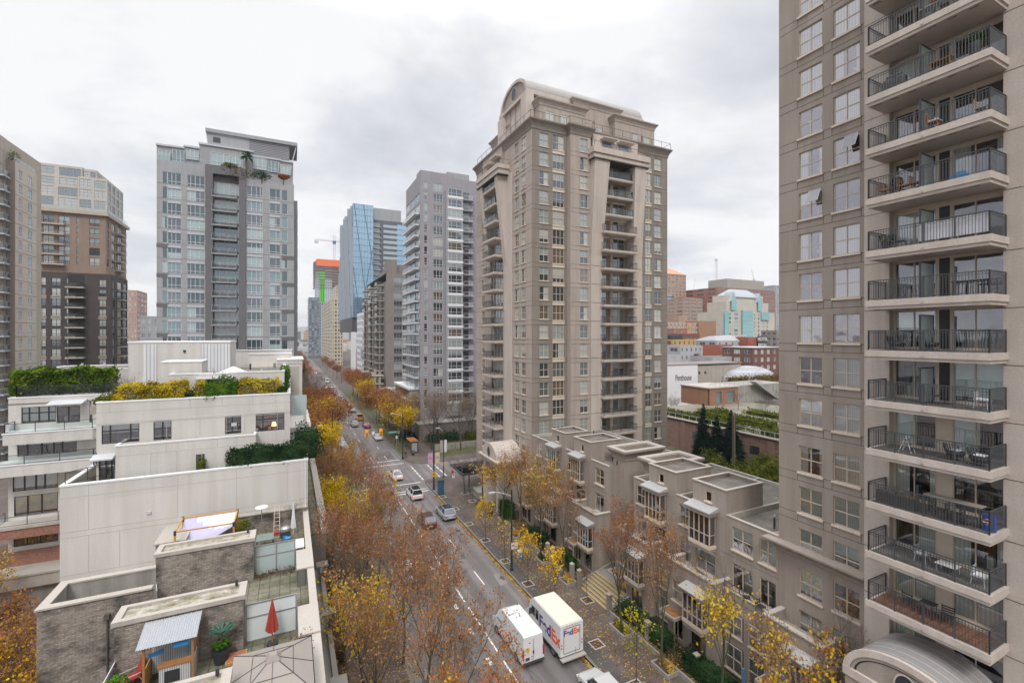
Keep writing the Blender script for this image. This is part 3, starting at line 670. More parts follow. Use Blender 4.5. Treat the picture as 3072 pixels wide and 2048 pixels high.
 for(yc,zt_)in((15.9,38.3),(18.08,35.53)):
  m=MB();sh=flat('open_sash_glass',(.30,.31,.34),.8);m.face([(30.86,yc+.36,zt_),(30.86,yc-.36,zt_),(30.5,yc-.36,zt_-.8),(30.5,yc+.36,zt_-.8)],sh)
  for(a,b)in(((30.86,yc+.36,zt_),(30.5,yc+.36,zt_-.8)),((30.86,yc-.36,zt_),(30.5,yc-.36,zt_-.8)),((30.5,yc-.36,zt_-.8),(30.5,yc+.36,zt_-.8))):m.tube(a,b,.025,.025,4,FRAME)
  B.part(m,'open_sash')
 C=MB()
 cornice(C,[(30.98,14.95),(32.5,14.95),(32.5,20.62),(30.98,20.62)],10.95,11.75,0.75,TAUPE)
 C.v=[v if v[1]>14.97 else(v[0],14.97,v[2])for v in C.v]
 B.part(C,'cornice')
 V=MB();ya,yb,zs,rise,xf=8.8,14.2,8.25,1.7,27.0;n=22
 def arc(X,k=0.0):return[(X,(ya+yb)/2-((yb-ya)/2-k)*math.cos(math.pi*i/n),zs-.0+(rise-k)*math.sin(math.pi*i/n))for i in range(n+1)]
 a,b=arc(xf),arc(30.3)
 for i in range(n):V.face([a[i],b[i],b[i+1],a[i+1]],flat('vault_metal',(.30,.285,.28),.55,.2))
 for X in(27.35,27.9,28.45,29.0,29.55,30.1):
  p,q=arc(X,-.02),arc(X+.05,-.02)
  for i in range(n):V.face([p[i],q[i],q[i+1],p[i+1]],LGRAY)
 for k0,k1,xx,mm in((-.08,.25,xf-.1,PALE),(.25,.42,xf-.04,TAUPE2),(.42,.5,xf+.02,BLACK)):
  p,q=arc(xx,k0),arc(xx,k1)
  for i in range(n):V.face([p[i],p[i+1],q[i+1],q[i]],mm)
 p,q=arc(xf-.1,-.08),arc(xf+.1,-.08)
 for i in range(n):V.face([p[i],q[i],q[i+1],p[i+1]],PALE)
 V.face(arc(xf+.02,.5),TAUPE)
 V.add_mb(disc_x(.45,.6),Matrix.Translation((xf-.03,(ya+yb)/2,zs+.55)))
 V.box(xf-.12,xf+.4,ya-.1,yb+.1,zs-.45,zs-.0,PALE);V.box(xf-.06,30.3,ya,ya+1.0,0,zs-.45,TAUPE);V.box(xf-.06,30.3,yb-1.0,yb,0,zs-.45,TAUPE)
 V.box(xf+1.2,30.3,ya+1,yb-1,0,zs-.5,BLACK)
 B.part(V,'entrance_porch')
 return B
build_right_tower()
# ============================================================ row of townhouses
def build_townhouses():
 XF=31.0;zr=11.8;zp=13.7;XV=29.1;ZT=6.95
 x22=((0.5,),(0.5,))
 va=[2,5,0,1,3,6,8]
 DGM=flat('metal_canopy_grey',(0.42,0.42,0.42),0.5,0.2)
 units=[
  ('grey stucco townhouse joined to the near right tower under a flat gravel roof',20.62,24.9,[],[(23.5,1.75),(21.45,1.25)],[(16.6,20.4)]),
  ('grey stucco townhouse with roof box and bay, next beyond the flat gravel one',24.9,29.95,[(24.9,28.2,25.85,28.0,26.6)],[(29.1,1.3)],[(24.5,29.2)]),
  ('grey stucco townhouse on the near side of the yellow edged steps',29.95,35.7,[(30.1,33.5,31.3,33.3,31.9)],[(34.6,1.3)],[(31.6,36.2)]),
  ('grey stucco townhouse on the far side of the yellow edged steps',39.7,46.4,[(42.9,46.35,44.1,46.0,44.6)],[(41.3,1.6)],[(39.4,43.9)]),
  ('grey stucco townhouse between the steps and the centre tower entrance',46.4,51.6,[(48.25,51.55,49.4,51.4,50.1)],[(47.2,1.2)],[(46.6,51.0)]),
  ('lowest roofed grey stucco townhouse against the centre tower',51.6,57.05,[],[(52.7,1.3),(55.0,1.4)],[(53.2,56.9)])]
 for(lab,y0,y1,boxes,lows,vols)in units:
  B=Bld('townhouse',lab,'townhouse',(XF,y0,0),'townhouses along the right pavement')
  W=B.W;cols=[]
  for(yc,w)in lows:
   cols.append((y1-yc,w,1.75,9.4,*x22,[0]));cols.append((y1-yc,w,2.0,6.35,(0.5,),(),[0]));cols.append((y1-yc,w,1.7,3.6,*x22,[0]));cols.append((y1-yc,w,1.9,0.9,(0.5,),(),[0]))
  for(a,b,ba,bb,yw)in boxes:
   cols.append((y1-yw,0.6,0.8,12.35,(),(),[0]));cols.append((y1-(ba+bb)/2,1.9,1.9,6.35,*x22,[0]))
  D_=5.5
  cols1=[c for c in cols if c[3]<12];cols2=[c for c in cols if c[3]>12]
  kw=dict(joints=[3.1,5.95,8.8],vars_=va,sill=0.1,rev=0.15,style='near',jt=0.03)
  B.wall((XF,y1),UY,y1-y0,0,zr,cols1,[0],TAUPE,**kw)
  W.face([(XF,y0,0),(XF+11,y0,0),(XF+11,y0,zr),(XF,y0,zr)],TAUPE);W.face([(XF+11,y1,0),(XF,y1,0),(XF,y1,zr),(XF+11,y1,zr)],TAUPE)
  W.face([(XF+11,y0,0),(XF+11,y1,0),(XF+11,y1,zr),(XF+11,y0,zr)],TAUPE)
  Rf=MB();Rf.face([(XF+.2,y0+.05,zr-.35),(XF+10.9,y0+.05,zr-.35),(XF+10.9,y1-.05,zr-.35),(XF+.2,y1-.05,zr-.35)],GRAVEL)
  segs=[(y0,y1)]
  for(a,b,*_r)in boxes:
   new=[]
   for(p,q)in segs:
    if a>p:new.append((p,a))
    if b<q:new.append((b,q))
   segs=new
  for(p,q)in segs:
   Rf.box(XF-.05,XF+.22,p+.002,q-.002,zr,zr+.07,CONCL);Rf.box(XF+.01,XF+.2,p+.004,q-.004,zr-.4,zr-.002,TAUPE)
  Rf.box(XF+10.8,XF+11.05,y0,y1,zr-.4,zr+.07,CONCL);Rf.box(XF+.22,XF+10.8,y1-.2,y1-.004,zr-.35,zr+.066,CONCL)
  roof=B.part(Rf,'roof');vp=MB();rv=random.Random(int(y0));[vp.cyl(XF+1+rv.random()*8,y0+.5+rv.random()*(y1-y0-1),zr-.35,zr+.1+rv.random()*.4,.07,8,[BLACK,LGRAY][k%2])for k in range(5)];B.part(vp,'vent_pipe')
  for(a,b,ba,bb,yw)in boxes:
   Bx=MB();x1=XF+3.4 if y0>40 else XF+4.4
   hole=[(b-yw-.3,b-yw+.3,12.35,13.15)]
   facade(Bx,(XF-.02,b),UY,b-a,zr-.4,zp,hole,TAUPE,0.12)
   Bx.face([(XF-.02,a,9),(x1,a,9),(x1,a,zp),(XF-.02,a,zp)],TAUPE2);Bx.face([(x1,b,9),(XF-.02,b,9),(XF-.02,b,zp),(x1,b,zp)],TAUPE2);Bx.face([(x1,a,11),(x1,b,11),(x1,b,zp),(x1,a,zp)],TAUPE)
   for(q0,q1,q2,q3)in((XF-.09,XF+.17,a-.07,b+.07),(x1-.17,x1+.07,a-.07,b+.07),(XF+.17,x1-.17,a-.07,a+.18),(XF+.17,x1-.17,b-.18,b+.07)):
    Bx.box(q0,q1,q2,q3,zp-.0,zp+.09,CONCL);Bx.box(q0+.08,q1-.08,q2+.08,q3-.08,zp-.3,zp,TAUPE)
   Bx.face([(XF,a,zp-.28),(x1,a,zp-.28),(x1,b,zp-.28),(XF,b,zp-.28)],GRAVEL)
   bo=B.part(Bx,'roof_box')
   F,G,Cm,S=win_near(.6,.8,(),(),8,FRAME,.12,True,None)
   wo=link('window',F,bo,(0-.02,yw-y0,12.35),R(-90));link('pane',G,wo);link('sill',S,wo)
   by=MB();xb=XF-.8
   by.box(xb,XF,ba,bb,8.75,9.0,CREAM);by.box(xb+.05,XF,ba+.05,bb-.05,8.5,8.75,TAUPE)
   h0,h1=9.0,11.45
   for k in range(5):
    y=ba+.05+(bb-ba-.1)*k/4;by.box(xb+.03,xb+.11,y-.035,y+.035,h0,h1,FRAME)
   by.box(xb+.035,xb+.1,ba+.05,bb-.05,h0,h0+.06,FRAME);by.box(xb+.035,xb+.1,ba+.05,bb-.05,h1-.06,h1,FRAME);by.box(xb+.04,xb+.095,ba+.05,bb-.05,9.85,9.91,FRAME)
   for yy in(ba+.03,bb-.1):
    by.box(XF-.1,XF-.02,yy,yy+.07,h0,h1,FRAME);by.box(xb+.11,XF-.1,yy+.01,yy+.06,h0,h0+.06,FRAME);by.box(xb+.11,XF-.1,yy+.01,yy+.06,h1-.06,h1,FRAME);by.box(xb+.11,XF-.1,yy+.012,yy+.058,9.86,9.90,FRAME)
   by.box(xb+.2,xb+.22,ba+.12,bb-.12,h0,h1,BLINDV);by.box(XF-.05,XF-.03,ba,bb,h0,h1,ROOMD)
   bob=B.part(by,'bay_window')
   gp=MB();gp.box(xb+.06,xb+.075,ba+.06,bb-.06,h0+.05,h1-.05,GLN);gp.box(xb+.08,XF-.03,ba+.05,ba+.065,h0+.05,h1-.05,GLN);gp.box(xb+.08,XF-.03,bb-.065,bb-.05,h0+.05,h1-.05,GLN)
   pp=B.part(gp,'pane',parent=bob)
   cn=MB();cn.prism([(XF-1.1,ba-.25),(XF,ba-.25),(XF,bb+.25),(XF-1.1,bb+.25)],11.75,11.85,DGM,z1s=[11.85,12.1,12.1,11.85]);cn.box(XF-1.0,XF,ba-.12,bb+.12,11.45,11.75,TAUPE)
   B.part(cn,'metal_canopy')
  for(a,b)in vols:
   Vm=MB();L_=b-a;w1=1.15;wb=min(2.0,L_-2.3);yb0=a+.45;yb1=yb0+wb;hw=[(b-(a+L_-1.05)-w1/2,b-(a+L_-1.05)+w1/2,3.75,5.5)]
   hw.append((hw[0][0],hw[0][1],.75,2.6));hw.append((L_-.45-wb+.3,L_-.75,.75,2.5))
   facade(Vm,(XV,b),UY,L_,0,ZT,hw,TAUPE,.15)
   Vm.face([(XV,a,0),(XF,a,0),(XF,a,ZT),(XV,a,ZT)],TAUPE);Vm.face([(XF,b,0),(XV,b,0),(XV,b,ZT),(XF,b,ZT)],TAUPE)
   Vm.face([(XV+.2,a+.2,ZT-.7),(XF,a+.2,ZT-.7),(XF,b-.2,ZT-.7),(XV+.2,b-.2,ZT-.7)],CONC)
   for(q0,q1,q2,q3)in((XV-.08,XV+.32,a-.08,b+.08),(XV+.32,XF,a-.08,a+.28),(XV+.32,XF,b-.28,b+.08)):Vm.box(q0,q1,q2,q3,ZT,ZT+.1,CONCL)
   Vm.box(XV+.02,XV+.25,a+.02,b-.02,ZT-.7,ZT-.004,TAUPE);Vm.box(XV+.25,XF,a+.02,a+.22,ZT-.7,ZT,TAUPE);Vm.box(XV+.25,XF,b-.22,b-.02,ZT-.7,ZT,TAUPE)
   vo=B.part(Vm,'front_volume')
   for j,h in enumerate(hw):
    F,G,Cm,S=win_near(h[1]-h[0],h[3]-h[2],(0.5,),(0.5,)if j==0 else(),[1,0,6][j],FRAME if j<2 else DARKFRAME,.15,j==0,None)
    yc=b-(h[0]+h[1])/2;wo=link('window',F,vo,(XV-XF,yc-y0,h[2]),R(-90));link('pane',G,wo)
    if Cm:link('curtain',Cm,wo)
    if S:link('sill',S,wo)
   by=MB();xb=XV-.75;h0,h1=3.35,5.55
   by.box(xb,XV,yb0,yb1,3.1,h0,CREAM);by.box(xb+.05,XV,yb0+.05,yb1-.05,2.8,3.1,TAUPE)
   for k in range(5):
    y=yb0+.05+(wb-.1)*k/4;by.box(xb+.03,xb+.11,y-.035,y+.035,h0,h1,FRAME)
   for z in(h0,h0+.7,h1-.06):by.box(xb+.035,xb+.1,yb0+.05,yb1-.05,z,z+.06,FRAME)
   for yy in(yb0+.03,yb1-.1):
    by.box(XV-.1,XV-.02,yy,yy+.07,h0,h1,FRAME)
    for z in(h0,h0+.7,h1-.06):by.box(xb+.11,XV-.1,yy+.01,yy+.06,z,z+.055,FRAME)
   by.box(xb+.2,xb+.22,yb0+.12,yb1-.12,h0,h1,BLINDV);by.box(XV-.05,XV-.03,yb0,yb1,h0,h1,ROOMD)
   bob=B.part(by,'bay_window')
   gp=MB();gp.box(xb+.06,xb+.075,yb0+.06,yb1-.06,h0+.05,h1-.05,GLN);gp.box(xb+.08,XV-.03,yb0+.05,yb0+.065,h0+.05,h1-.05,GLN)
   B.part(gp,'pane',parent=bob)
   cn=MB();cn.prism([(XV-1.0,yb0-.2),(XV,yb0-.2),(XV,yb1+.2),(XV-1.0,yb1+.2)],5.8,5.88,DGM,z1s=[5.88,6.1,6.1,5.88]);cn.box(XV-.9,XV,yb0-.1,yb1+.1,5.55,5.8,TAUPE)
   B.part(cn,'metal_canopy')
   cd=MB();c0=b-1.8;c1=b-.1
   cd.box(XV-1.1,XV,c0,c1,2.75,2.9,CONC);cd.box(XV-1.1,XV-1.0,c0,c1,2.9,3.02,CONCL);cd.box(XV-1.0,XV,c0,c0+.1,2.9,3.02,CONCL);cd.box(XV-1.0,XV,c1-.1,c1,2.9,3.02,CONCL)
   cd.box(XV-1.0,XV,c0+.1,c1-.1,2.9,2.94,LEAFLITTER);cd.box(XV-1.05,XV-.97,c0+.02,c0+.1,0,2.75,TAUPE)
   B.part(cd,'door_canopy')
  gaps={20.62:(20.5,24.4),24.9:(29.3,31.5),39.7:(44.0,46.5),46.4:(51.1,53.1)}
  if y0 in gaps:
   a,b=gaps[y0];m=MB();m.box(XF-.9,XF,a,b,5.8,6.1,TAUPE);m.box(XF-.95,XF-.75,a,b,6.1,6.6,TAUPE);m.box(XF-1.0,XF-.7,a,b,6.6,6.67,CONCL);m.box(XF-.9,XF,a,b,0,5.8,TAUPE)
   bo=B.part(m,'balcony');r=MB();railing_mb(r,[(XF-.85,b,6.67),(XF-.85,a,6.67)],.45,CHAR,step=.12,midrail=False);B.part(r,'railing',parent=bo)
   nw=max(1,int((b-a)/1.9));
   for i in range(nw):
    yc=a+(b-a)*(i+.5)/nw
    for zz_,hh in((3.5,1.6),(.8,1.9)):
     F,G,Cm,S=win_near(1.4,hh,(.5,),(.5,),[1,2][i%2],FRAME,.02,True,None);wo=link('window',F,bo,(-.9-.1,yc-y0,zz_),R(-90));link('pane',G,wo)
     if S:link('sill',S,wo)
     if Cm:link('curtain',Cm,wo)
  B.place()
 for(a,b,lab)in((39.3,41.4,'flared grey stucco pavilion beyond the portal on the far side of the steps'),(33.9,36.3,'flared grey stucco pavilion at the portal on the near side of the steps')):
  root=empty('portal_pavilion',(33,a,0),lab,'pavilion','flared pavilions of the portal')
  m=MB();m.prism([(0,0),(4.8,0),(4.8,b-a),(0,b-a)],0,12.5,TAUPE2,top=False);m.face([(0,0,12.6),(4.8,0,12.6),(4.8,b-a,12.6),(0,b-a,12.6)],MOSSGRAVEL);m.build('wall',root)
  c=MB();cornice(c,rect(0,4.8,0,b-a),12.2,13.35,.55,TAUPE2);cc=[(x,y)for x,y in rect(0,4.8,0,b-a)]
  for q in((-.55,.05,-.55,b-a+.55),(4.75,5.35,-.55,b-a+.55),(.05,4.75,-.55,.05),(.05,4.75,b-a-.05,b-a+.55)):c.box(*q,13.352,13.42,CONCL)
  c.build('cornice',root)
 root=empty('entrance_steps',(26.8,34.3,0),'broad concrete steps with yellow nosings between the townhouses','steps')
 m=MB();y=MB()
 for i in range(7):
  m.box(i*.34,4.5,0,4.9,i*.17,(i+1)*.17,CONC);y.box(i*.34-.004,i*.34+.11,.02,4.88,(i+1)*.17+.001,(i+1)*.17+.008,YPAINT)
 m.build('treads',root);y.build('nosing',root)
 for yy in(-.25,4.9):
  w=MB();w.prism([(.0,yy),(4.5,yy),(4.5,yy+.25),(.0,yy+.25)],0,.5,CONC,z1s=[.55,1.7,1.7,.55]);w.build('side_wall',root)
 root=empty('entrance_gate',(33.2,36.5,1.19),'dark recessed entrance gate at the head of the yellow edged steps','gate')
 m=MB();m.box(0,.2,-.2,2.8,0,3.6,BLACK)
 for k in range(7):m.box(-.08,-.02,-.1+k*.45,-.06+k*.45,0,3.2,CHAR)
 m.build('panel',root)
LEAFLITTER=ground('leaf_litter',(0.16,0.075,0.03),(0.34,0.17,0.06),sc=3,fine=14)
build_townhouses()
# ============================================================ white stepped building on the left
def wrY(fx0,fx1,fyt,fyb,Y):
 X0,d=onY(fx0,Y);X1,_=onY(fx1,Y);return X0,X1,zz(fyb,d),zz(fyt,d)
def pane_big(B,Y,x0,x1,z0,z1,xs,zs,var,holes,rev=0.12,nm='window'):
 holes.append((x0,x1,z0,z1));F,G,Cm,S=win_near(x1-x0,z1-z0,xs,zs,var,DARKFRAME,rev,False,None,0.09)
 o=link('window',F,B.root,((x0+x1)/2-B.loc[0],Y-B.loc[1],z0-B.loc[2]));link('pane',G,o)
 if Cm:link('curtain',Cm,o)
def coping(mb,x0,x1,y0,y1,z,w=0.3,h=0.12,m=None,sides='nsew'):
 m=m or WHITEM
 if 's' in sides:mb.box(x0-.04,x1+.04,y0-.04,y0+w,z,z+h,m)
 if 'n' in sides:mb.box(x0-.04,x1+.04,y1-w,y1+.04,z,z+h,m)
 if 'w' in sides:mb.box(x0-.04,x0+w,y0+w,y1-w,z,z+h,m)
 if 'e' in sides:mb.box(x1-w,x1+.04,y0+w,y1-w,z,z+h,m)
def build_white():
 B=Bld('apartment_building','white stepped terrace building with planted roof hedges on the left','apartment building',(-6,44,0))
 W=B.W;JW=JOINTW
 def joints(Y,x0,x1,zs,xs):
  for z in zs:W.box(x0+.003,x1-.003,Y-.006,Y+.05,z-.02,z+.02,JW)
  for(x,a,b)in xs:W.box(x-.02,x+.02,Y-.005,Y+.05,a+.021,b-.021,JW)
 facade(W,(-15,44),UX,16.4,0,15.0,[],WALLW);W.face([(1.4,44,0),(1.4,62,0),(1.4,62,15),(1.4,44,15)],WALLW)
 W.face([(-15,56,0),(-15,44,0),(-15,44,15),(-15,56,15)],WALLW)
 zj=[14.15,11.65,11.25,8.5,8.2]
 joints(44,-15,1.4,zj,[(x,a,b)for(a,b)in((11.65,14.15),(14.15,15))for x in(-13.4,-8.0,-4.0,-.2)]+[(x,8.5,11.25)for x in(-13.4,-11.6,-8.7,-6.0,-4.6,-3.2,-1.6,.6)]+[(1.1,8.5,15.0)])
 cp=MB();coping(cp,-15,1.4,44,60,15.0,sides='swe');cp.box(-14.7,1.1,44.3,60,13.9,14.0,PATIO)
 cp.box(-14.98,1.38,44.02,44.3,14.0,15.0,WALLW);cp.box(1.1,1.38,44.3,60,14,15,WALLW)
 hs=[];x0,x1,z0,z1=wrY(588,614,1362,1412,45.3);pane_big(B,45.3,x0,x1,z0,z1,(),(.5,),0,hs)
 facade(W,(-12.2,45.3),UX,9.5,13.9,17.35,[(h[0]+12.2,h[1]+12.2,h[2],h[3])for h in hs],WALLW,.12)
 W.face([(-2.7,45.3,13.9),(-2.7,46.5,13.9),(-2.7,46.5,17.35),(-2.7,45.3,17.35)],WALLW);W.face([(-12.2,46.5,13.9),(-12.2,45.3,13.9),(-12.2,45.3,17.35),(-12.2,46.5,17.35)],WALLW)
 joints(45.3,-12.2,-2.7,[16.6],[(x,14,16.6)for x in(-10,-8.3,-6.6,-4.2)]+[(x,16.6,17.35)for x in(-9,-5.5,-4.1)])
 coping(cp,-12.2,-2.7,45.3,46.5,17.35,w=.16,sides='sew');cp.box(-12.0,-2.9,45.46,46.5,17.2,17.3,MOSSGRAVEL)
 hs=[]
 for(a,b,t,bo,xs,zs,v)in[(304.8,418,1274,1331.6,(.22,.76),(.66,),3),(460.5,514.5,1262.3,1319.7,(.5,),(.6,),3),(675,723.6,1248,1301,(.45,),(.55,),0),(767,853.3,1241,1294,(.25,.78),(.68,),8)]:
  x0,x1,z0,z1=wrY(a,b,t,bo,46.5);pane_big(B,46.5,x0,x1,z0,z1,xs,zs,v,hs)
 x0,x1,z0,z1=wrY(296,344,1378,1440,46.5);pane_big(B,46.5,x0,x1,z0,z1,(.45,.8),(),8,hs)
 facade(W,(-13.7,46.5),UX,13.7,13.9,20.65,[(h[0]+13.7,h[1]+13.7,h[2],h[3])for h in hs],WALLW,.12)
 cp.prism([(x0-.3,45.6),(x1+.1,45.6),(x1+.1,46.5),(x0-.3,46.5)],z1+.1,z1+.2,LGRAY,z1s=[z1+.2,z1+.2,z1+.45,z1+.45])
 joints(46.5,-13.7,0,[19.9,19.0,18.9],[(x,19.9,20.65)for x in(-12.9,-7.6,-5.3,-3.0,-1.2)]+[(x,17.5,18.9)for x in(-9.2,-6.9,-5.0,-3.6,-1.0)])
 W.face([(0,46.5,13.9),(0,62,13.9),(0,62,20.65),(0,46.5,20.65)],WALLW);W.face([(-13.7,54,13.9),(-13.7,46.5,13.9),(-13.7,46.5,20.65),(-13.7,54,20.65)],WALLW)
 coping(cp,-13.7,0,46.5,62,20.65,w=.25,sides='sew');cp.box(-13.5,-.2,46.75,62,19.75,19.8,PATIO);cp.box(-13.68,-.02,46.52,46.72,19.8,20.65,WALLW)
 cp.box(-14.1,-8,46.52,48.0,19.8,20.45,CONC)
 hs=[]
 for(a,b,t,bo,v)in[(480,577,1151,1180,3),(719,808,1138,1165,4)]:
  x0,x1,z0,z1=wrY(a,b,t,bo,50);pane_big(B,50,x0,x1,z0,z1,(.33,.8),(.7,),v,hs)
 x0,x1,z0,z1=wrY(622,690,1148,1178,50);pane_big(B,50,x0,x1,z0-.4,z1,(.5,),(),0,hs)
 facade(W,(-9.7,50),UX,9.2,19.8,22.45,[(h[0]+9.7,h[1]+9.7,h[2],h[3])for h in hs],WALLW,.12)
 W.face([(-.5,50,19.8),(-.5,62,19.8),(-.5,62,22.45),(-.5,50,22.45)],WALLW);W.face([(-9.7,62,19.8),(-9.7,50,19.8),(-9.7,50,22.45),(-9.7,62,22.45)],WALLW)
 cp.box(x0-.8,x1+.3,48.9,50,22.05,22.15,LGRAY)
 coping(cp,-9.7,-.5,50,62,22.45,w=.25,sides='sew');cp.box(-9.5,-.7,50.2,62,22.0,22.2,GRAVEL)
 R_=MB()
 x0,x1,z0,z1=wrY(483,606,1087,1123,51);R_.box(x0,x1,51,54.2,22.2,z1,WALLW);R_.box(x0-.05,x1+.05,50.95,54.25,z1,z1+.1,WHITEM)
 X=[onY(v,57)[0]for v in(385,431,470,519,606,690)]
 R_.box(X[0],X[5],57,63,19,25.25,WALLW);R_.box(X[0]-.06,X[5]+.06,56.94,63.06,25.25,25.4,WHITEM)
 cw=panelmat('corrugated_white',(.60,.60,.62),.3,30,(.38,.38,.40),ms=.05)
 R_.box(X[1],X[2],56.93,57,19.5,25.1,cw);R_.box(X[4],X[5],56.93,57,20.5,25.1,cw);R_.box(X[3]-.02,X[4]-.1,56.97,57,20,25.2,WALLW)
 R_.cyl(X[4]-1.5,56.9,24.3,24.5,.12,8,BLACK)
 X=[onY(v,64)[0]for v in(690,747,875)]
 R_.box(X[0],X[2],66,66.4,19,24.1,WALLW);R_.box(X[1]+.0,X[2],63.5,63.8,19,23.7,WALLW);R_.box(X[1]-.05,X[2]+.05,63.4,63.85,23.7,23.8,WHITEM);R_.box(X[0],X[2]+.1,65.9,66.45,24.1,24.2,WHITEM)
 R_.box(-8,0,62.01,63.4,18,22.1,WALLW)
 x0=onY(833,62)[0];R_.box(x0,1.35,62,69,0,23.0,WALLW);R_.box(x0-.1,1.5,61.9,69.1,23.0,23.15,WHITEM);R_.box(x0+.5,1.0,61.96,62.02,14,22.2,CONCL);R_.box(x0-.04,1.42,61.95,69,22.55,22.62,JOINTW)
 for(fx,fy)in((700,1112),):
  x,y=g(fx,fy,22.3);R_.prism([(x-1.2,y-.5),(x+1.2,y-.5),(x+1.2,y+.6),(x-1.2,y+.6)],22.2,22.3,LGRAY);R_.loft([(x-1.1,y-.4,22.3),(x+1.1,y-.4,22.3),(x+1.1,y+.5,22.3),(x-1.1,y+.5,22.3)],[(x-.1,y,22.8),(x+.1,y,22.8),(x+.1,y+.1,22.8),(x-.1,y+.1,22.8)],GLT)
 B.part(R_,'rooftop_volume');R_=MB();rv=random.Random(4);[R_.cyl(-9+rv.random()*8,51+rv.random()*10,22.2,22.5+rv.random()*.4,.09,8,[LGRAY,BLACK,CONC][k%3])for k in range(9)];[R_.cyl(-21+rv.random()*9,59+rv.random()*6,22.6,23.0,.1,8,LGRAY)for k in range(6)];R_.box(-4.6,-4.2,46.3,46.5,18.1,18.35,LGRAY);R_.box(-9.95,-9.7,43.9,44,12.2,12.4,LGRAY);R_.cyl(1.2,43.93,0,14.9,.05,6,WHITEM);R_.box(-6.9,-6.6,49.88,50,21.6,21.9,BLACK);B.part(R_,'roof_vent')
 Yw=53.7;hs=[]
 for(a,b,t,bo,xs,zs,v)in[(63.8,168,1221,1270,(.22,.5,.78),(.62,),4),(170,240,1219,1268,(.5,),(),0),(52,230,1313,1368,(.16,.4,.6,.75),(.8,),3),
         (38,174,1406,1474,(.25,.5,.7),(),4),(42,174,1489,1548,(.3,.62),(),4),(40,174,1580,1640,(.3,.6),(),3),(268,277,1214,1266,(),(),0)]:
  x0,x1,z0,z1=wrY(a,b,t,bo,Yw);pane_big(B,Yw,x0,x1,z0,z1,xs,zs,v,hs)
 facade(W,(-21.6,Yw),UX,8.0,7.5,20.6,[(h[0]+21.6,h[1]+21.6,h[2],h[3])for h in hs],WALLW,.12)
 facade(W,(-21.6,Yw-.05),UX,8.0,0,7.5,[],REDBRICK,.12)
 joints(Yw,-21.6,-13.7,[20.05,15.0],[])
 W.face([(-21.6,62,0),(-21.6,Yw,0),(-21.6,Yw,20.6),(-21.6,62,20.6)],WALLW)
 cp.box(-21.6,-13.7,Yw-.05,62,20.1,20.15,GRAVEL);coping(cp,-21.6,-13.7,Yw,62,20.6,w=.3,h=.08,sides='swe')
 B.part(cp,'coping')
 P_=MB();P_.box(-22,-9.8,58.5,66,20.1,22.6,WALLW);coping(P_,-22,-9.8,58.5,66,22.6,w=.3);P_.box(-21.7,-10.1,58.8,65.7,22.4,22.65,GRAVEL);B.part(P_,'rooftop_volume')
 for(fl,depth,xa,xb)in((17.45,1.6,-21.3,-15.6),(14.9,2.0,-22.2,-15.4)):
  m=MB();m.prism([(xa,Yw-depth),(xb,Yw-depth),(xb+.7,Yw-depth+.8),(xb+.7,Yw),(xa,Yw)],fl-.55,fl+.35,WALLW);m.prism([(xa-.05,Yw-depth-.05),(xb+.03,Yw-depth-.05),(xb+.75,Yw-depth+.78),(xb+.75,Yw),(xa-.05,Yw)],fl+.35,fl+.42,WHITEM)
  bo=B.part(m,'balcony');r=MB();railing_mb(r,[(xa+.1,Yw,fl+.4),(xa+.1,Yw-depth+.1,fl+.4),(xb-.05,Yw-depth+.1,fl+.4),(xb+.6,Yw-depth+.85,fl+.4)],.8,BLACK,step=None,post=2.0,midrail=False,glass=GLRAIL);B.part(r,'railing',parent=bo)
 m=MB();m.box(-21.9,-13.9,Yw-1.6,Yw,9.1,9.9,REDBRICK);m.box(-22.0,-13.9,Yw-1.7,Yw,9.9,10.15,CONCL);bo=B.part(m,'balcony');r=MB();railing_mb(r,[(-21.8,Yw,10.1),(-21.8,Yw-1.5,10.1),(-14,Yw-1.5,10.1)],.8,BLACK,step=None,post=2,midrail=False);B.part(r,'railing',parent=bo)
 m=MB();m.box(-21.9,-13.9,Yw-2.2,Yw,5.1,6.1,CONCL);m.box(-22.0,-13.9,Yw-2.3,Yw,6.1,6.25,CONCL);m.box(-21.8,-14,Yw-1.7,Yw,0,5.1,CONC);B.part(m,'balcony')
 r=MB();railing_mb(r,[(-15.2,52.3,14.1),(-13.9,46.6,15.8),(-13.7,46.5,15.9)],.9,BLACK,step=None,post=1.3,midrail=True);railing_mb(r,[(-14.8,44.3,15.05),(-12.9,46.2,15.05),(-11.5,46.2,15.05)],.9,BLACK,step=None,post=1.2);B.part(r,'railing')
 aw=MB();x0,x1,z0,z1=wrY(142,250,1212,1221,Yw-.9);aw.prism([(x0,Yw-1.3),(x1,Yw-1.3),(x1,Yw),(x0,Yw)],20.0,20.06,LGRAY,z1s=[20.06,20.06,20.3,20.3]);B.part(aw,'awning')
 tr=MB();railing_mb(tr,[(-21.2,61,20.6),(-21.2,54.0,20.6),(-14.0,54.0,20.6)],1.0,BLACK,step=None,post=1.25,midrail=False,glass=GLRAIL);B.part(tr,'railing')
 S_=MB();S_.box(0,1.9,50.5,62,15.6,16.3,WALLW);S_.box(1.6,1.95,50.5,62,16.3,16.8,WALLW);S_.box(0,1.6,50.45,50.7,16.3,16.8,WALLW);S_.box(.1,1.5,50.5,50.55,18.0,20.0,GLT);S_.box(1.5,1.6,50.5,62,16.8,20.2,BLACK)if False else None
 B.part(S_,'balcony')
 Pd=MB();Pd.box(1.4,2.9,44.3,80,0,8.2,CONC)
 for k in range(9):Pd.box(2.9,3.1,45+k*4,47.4+k*4,.6,7.2,REDBRICK)
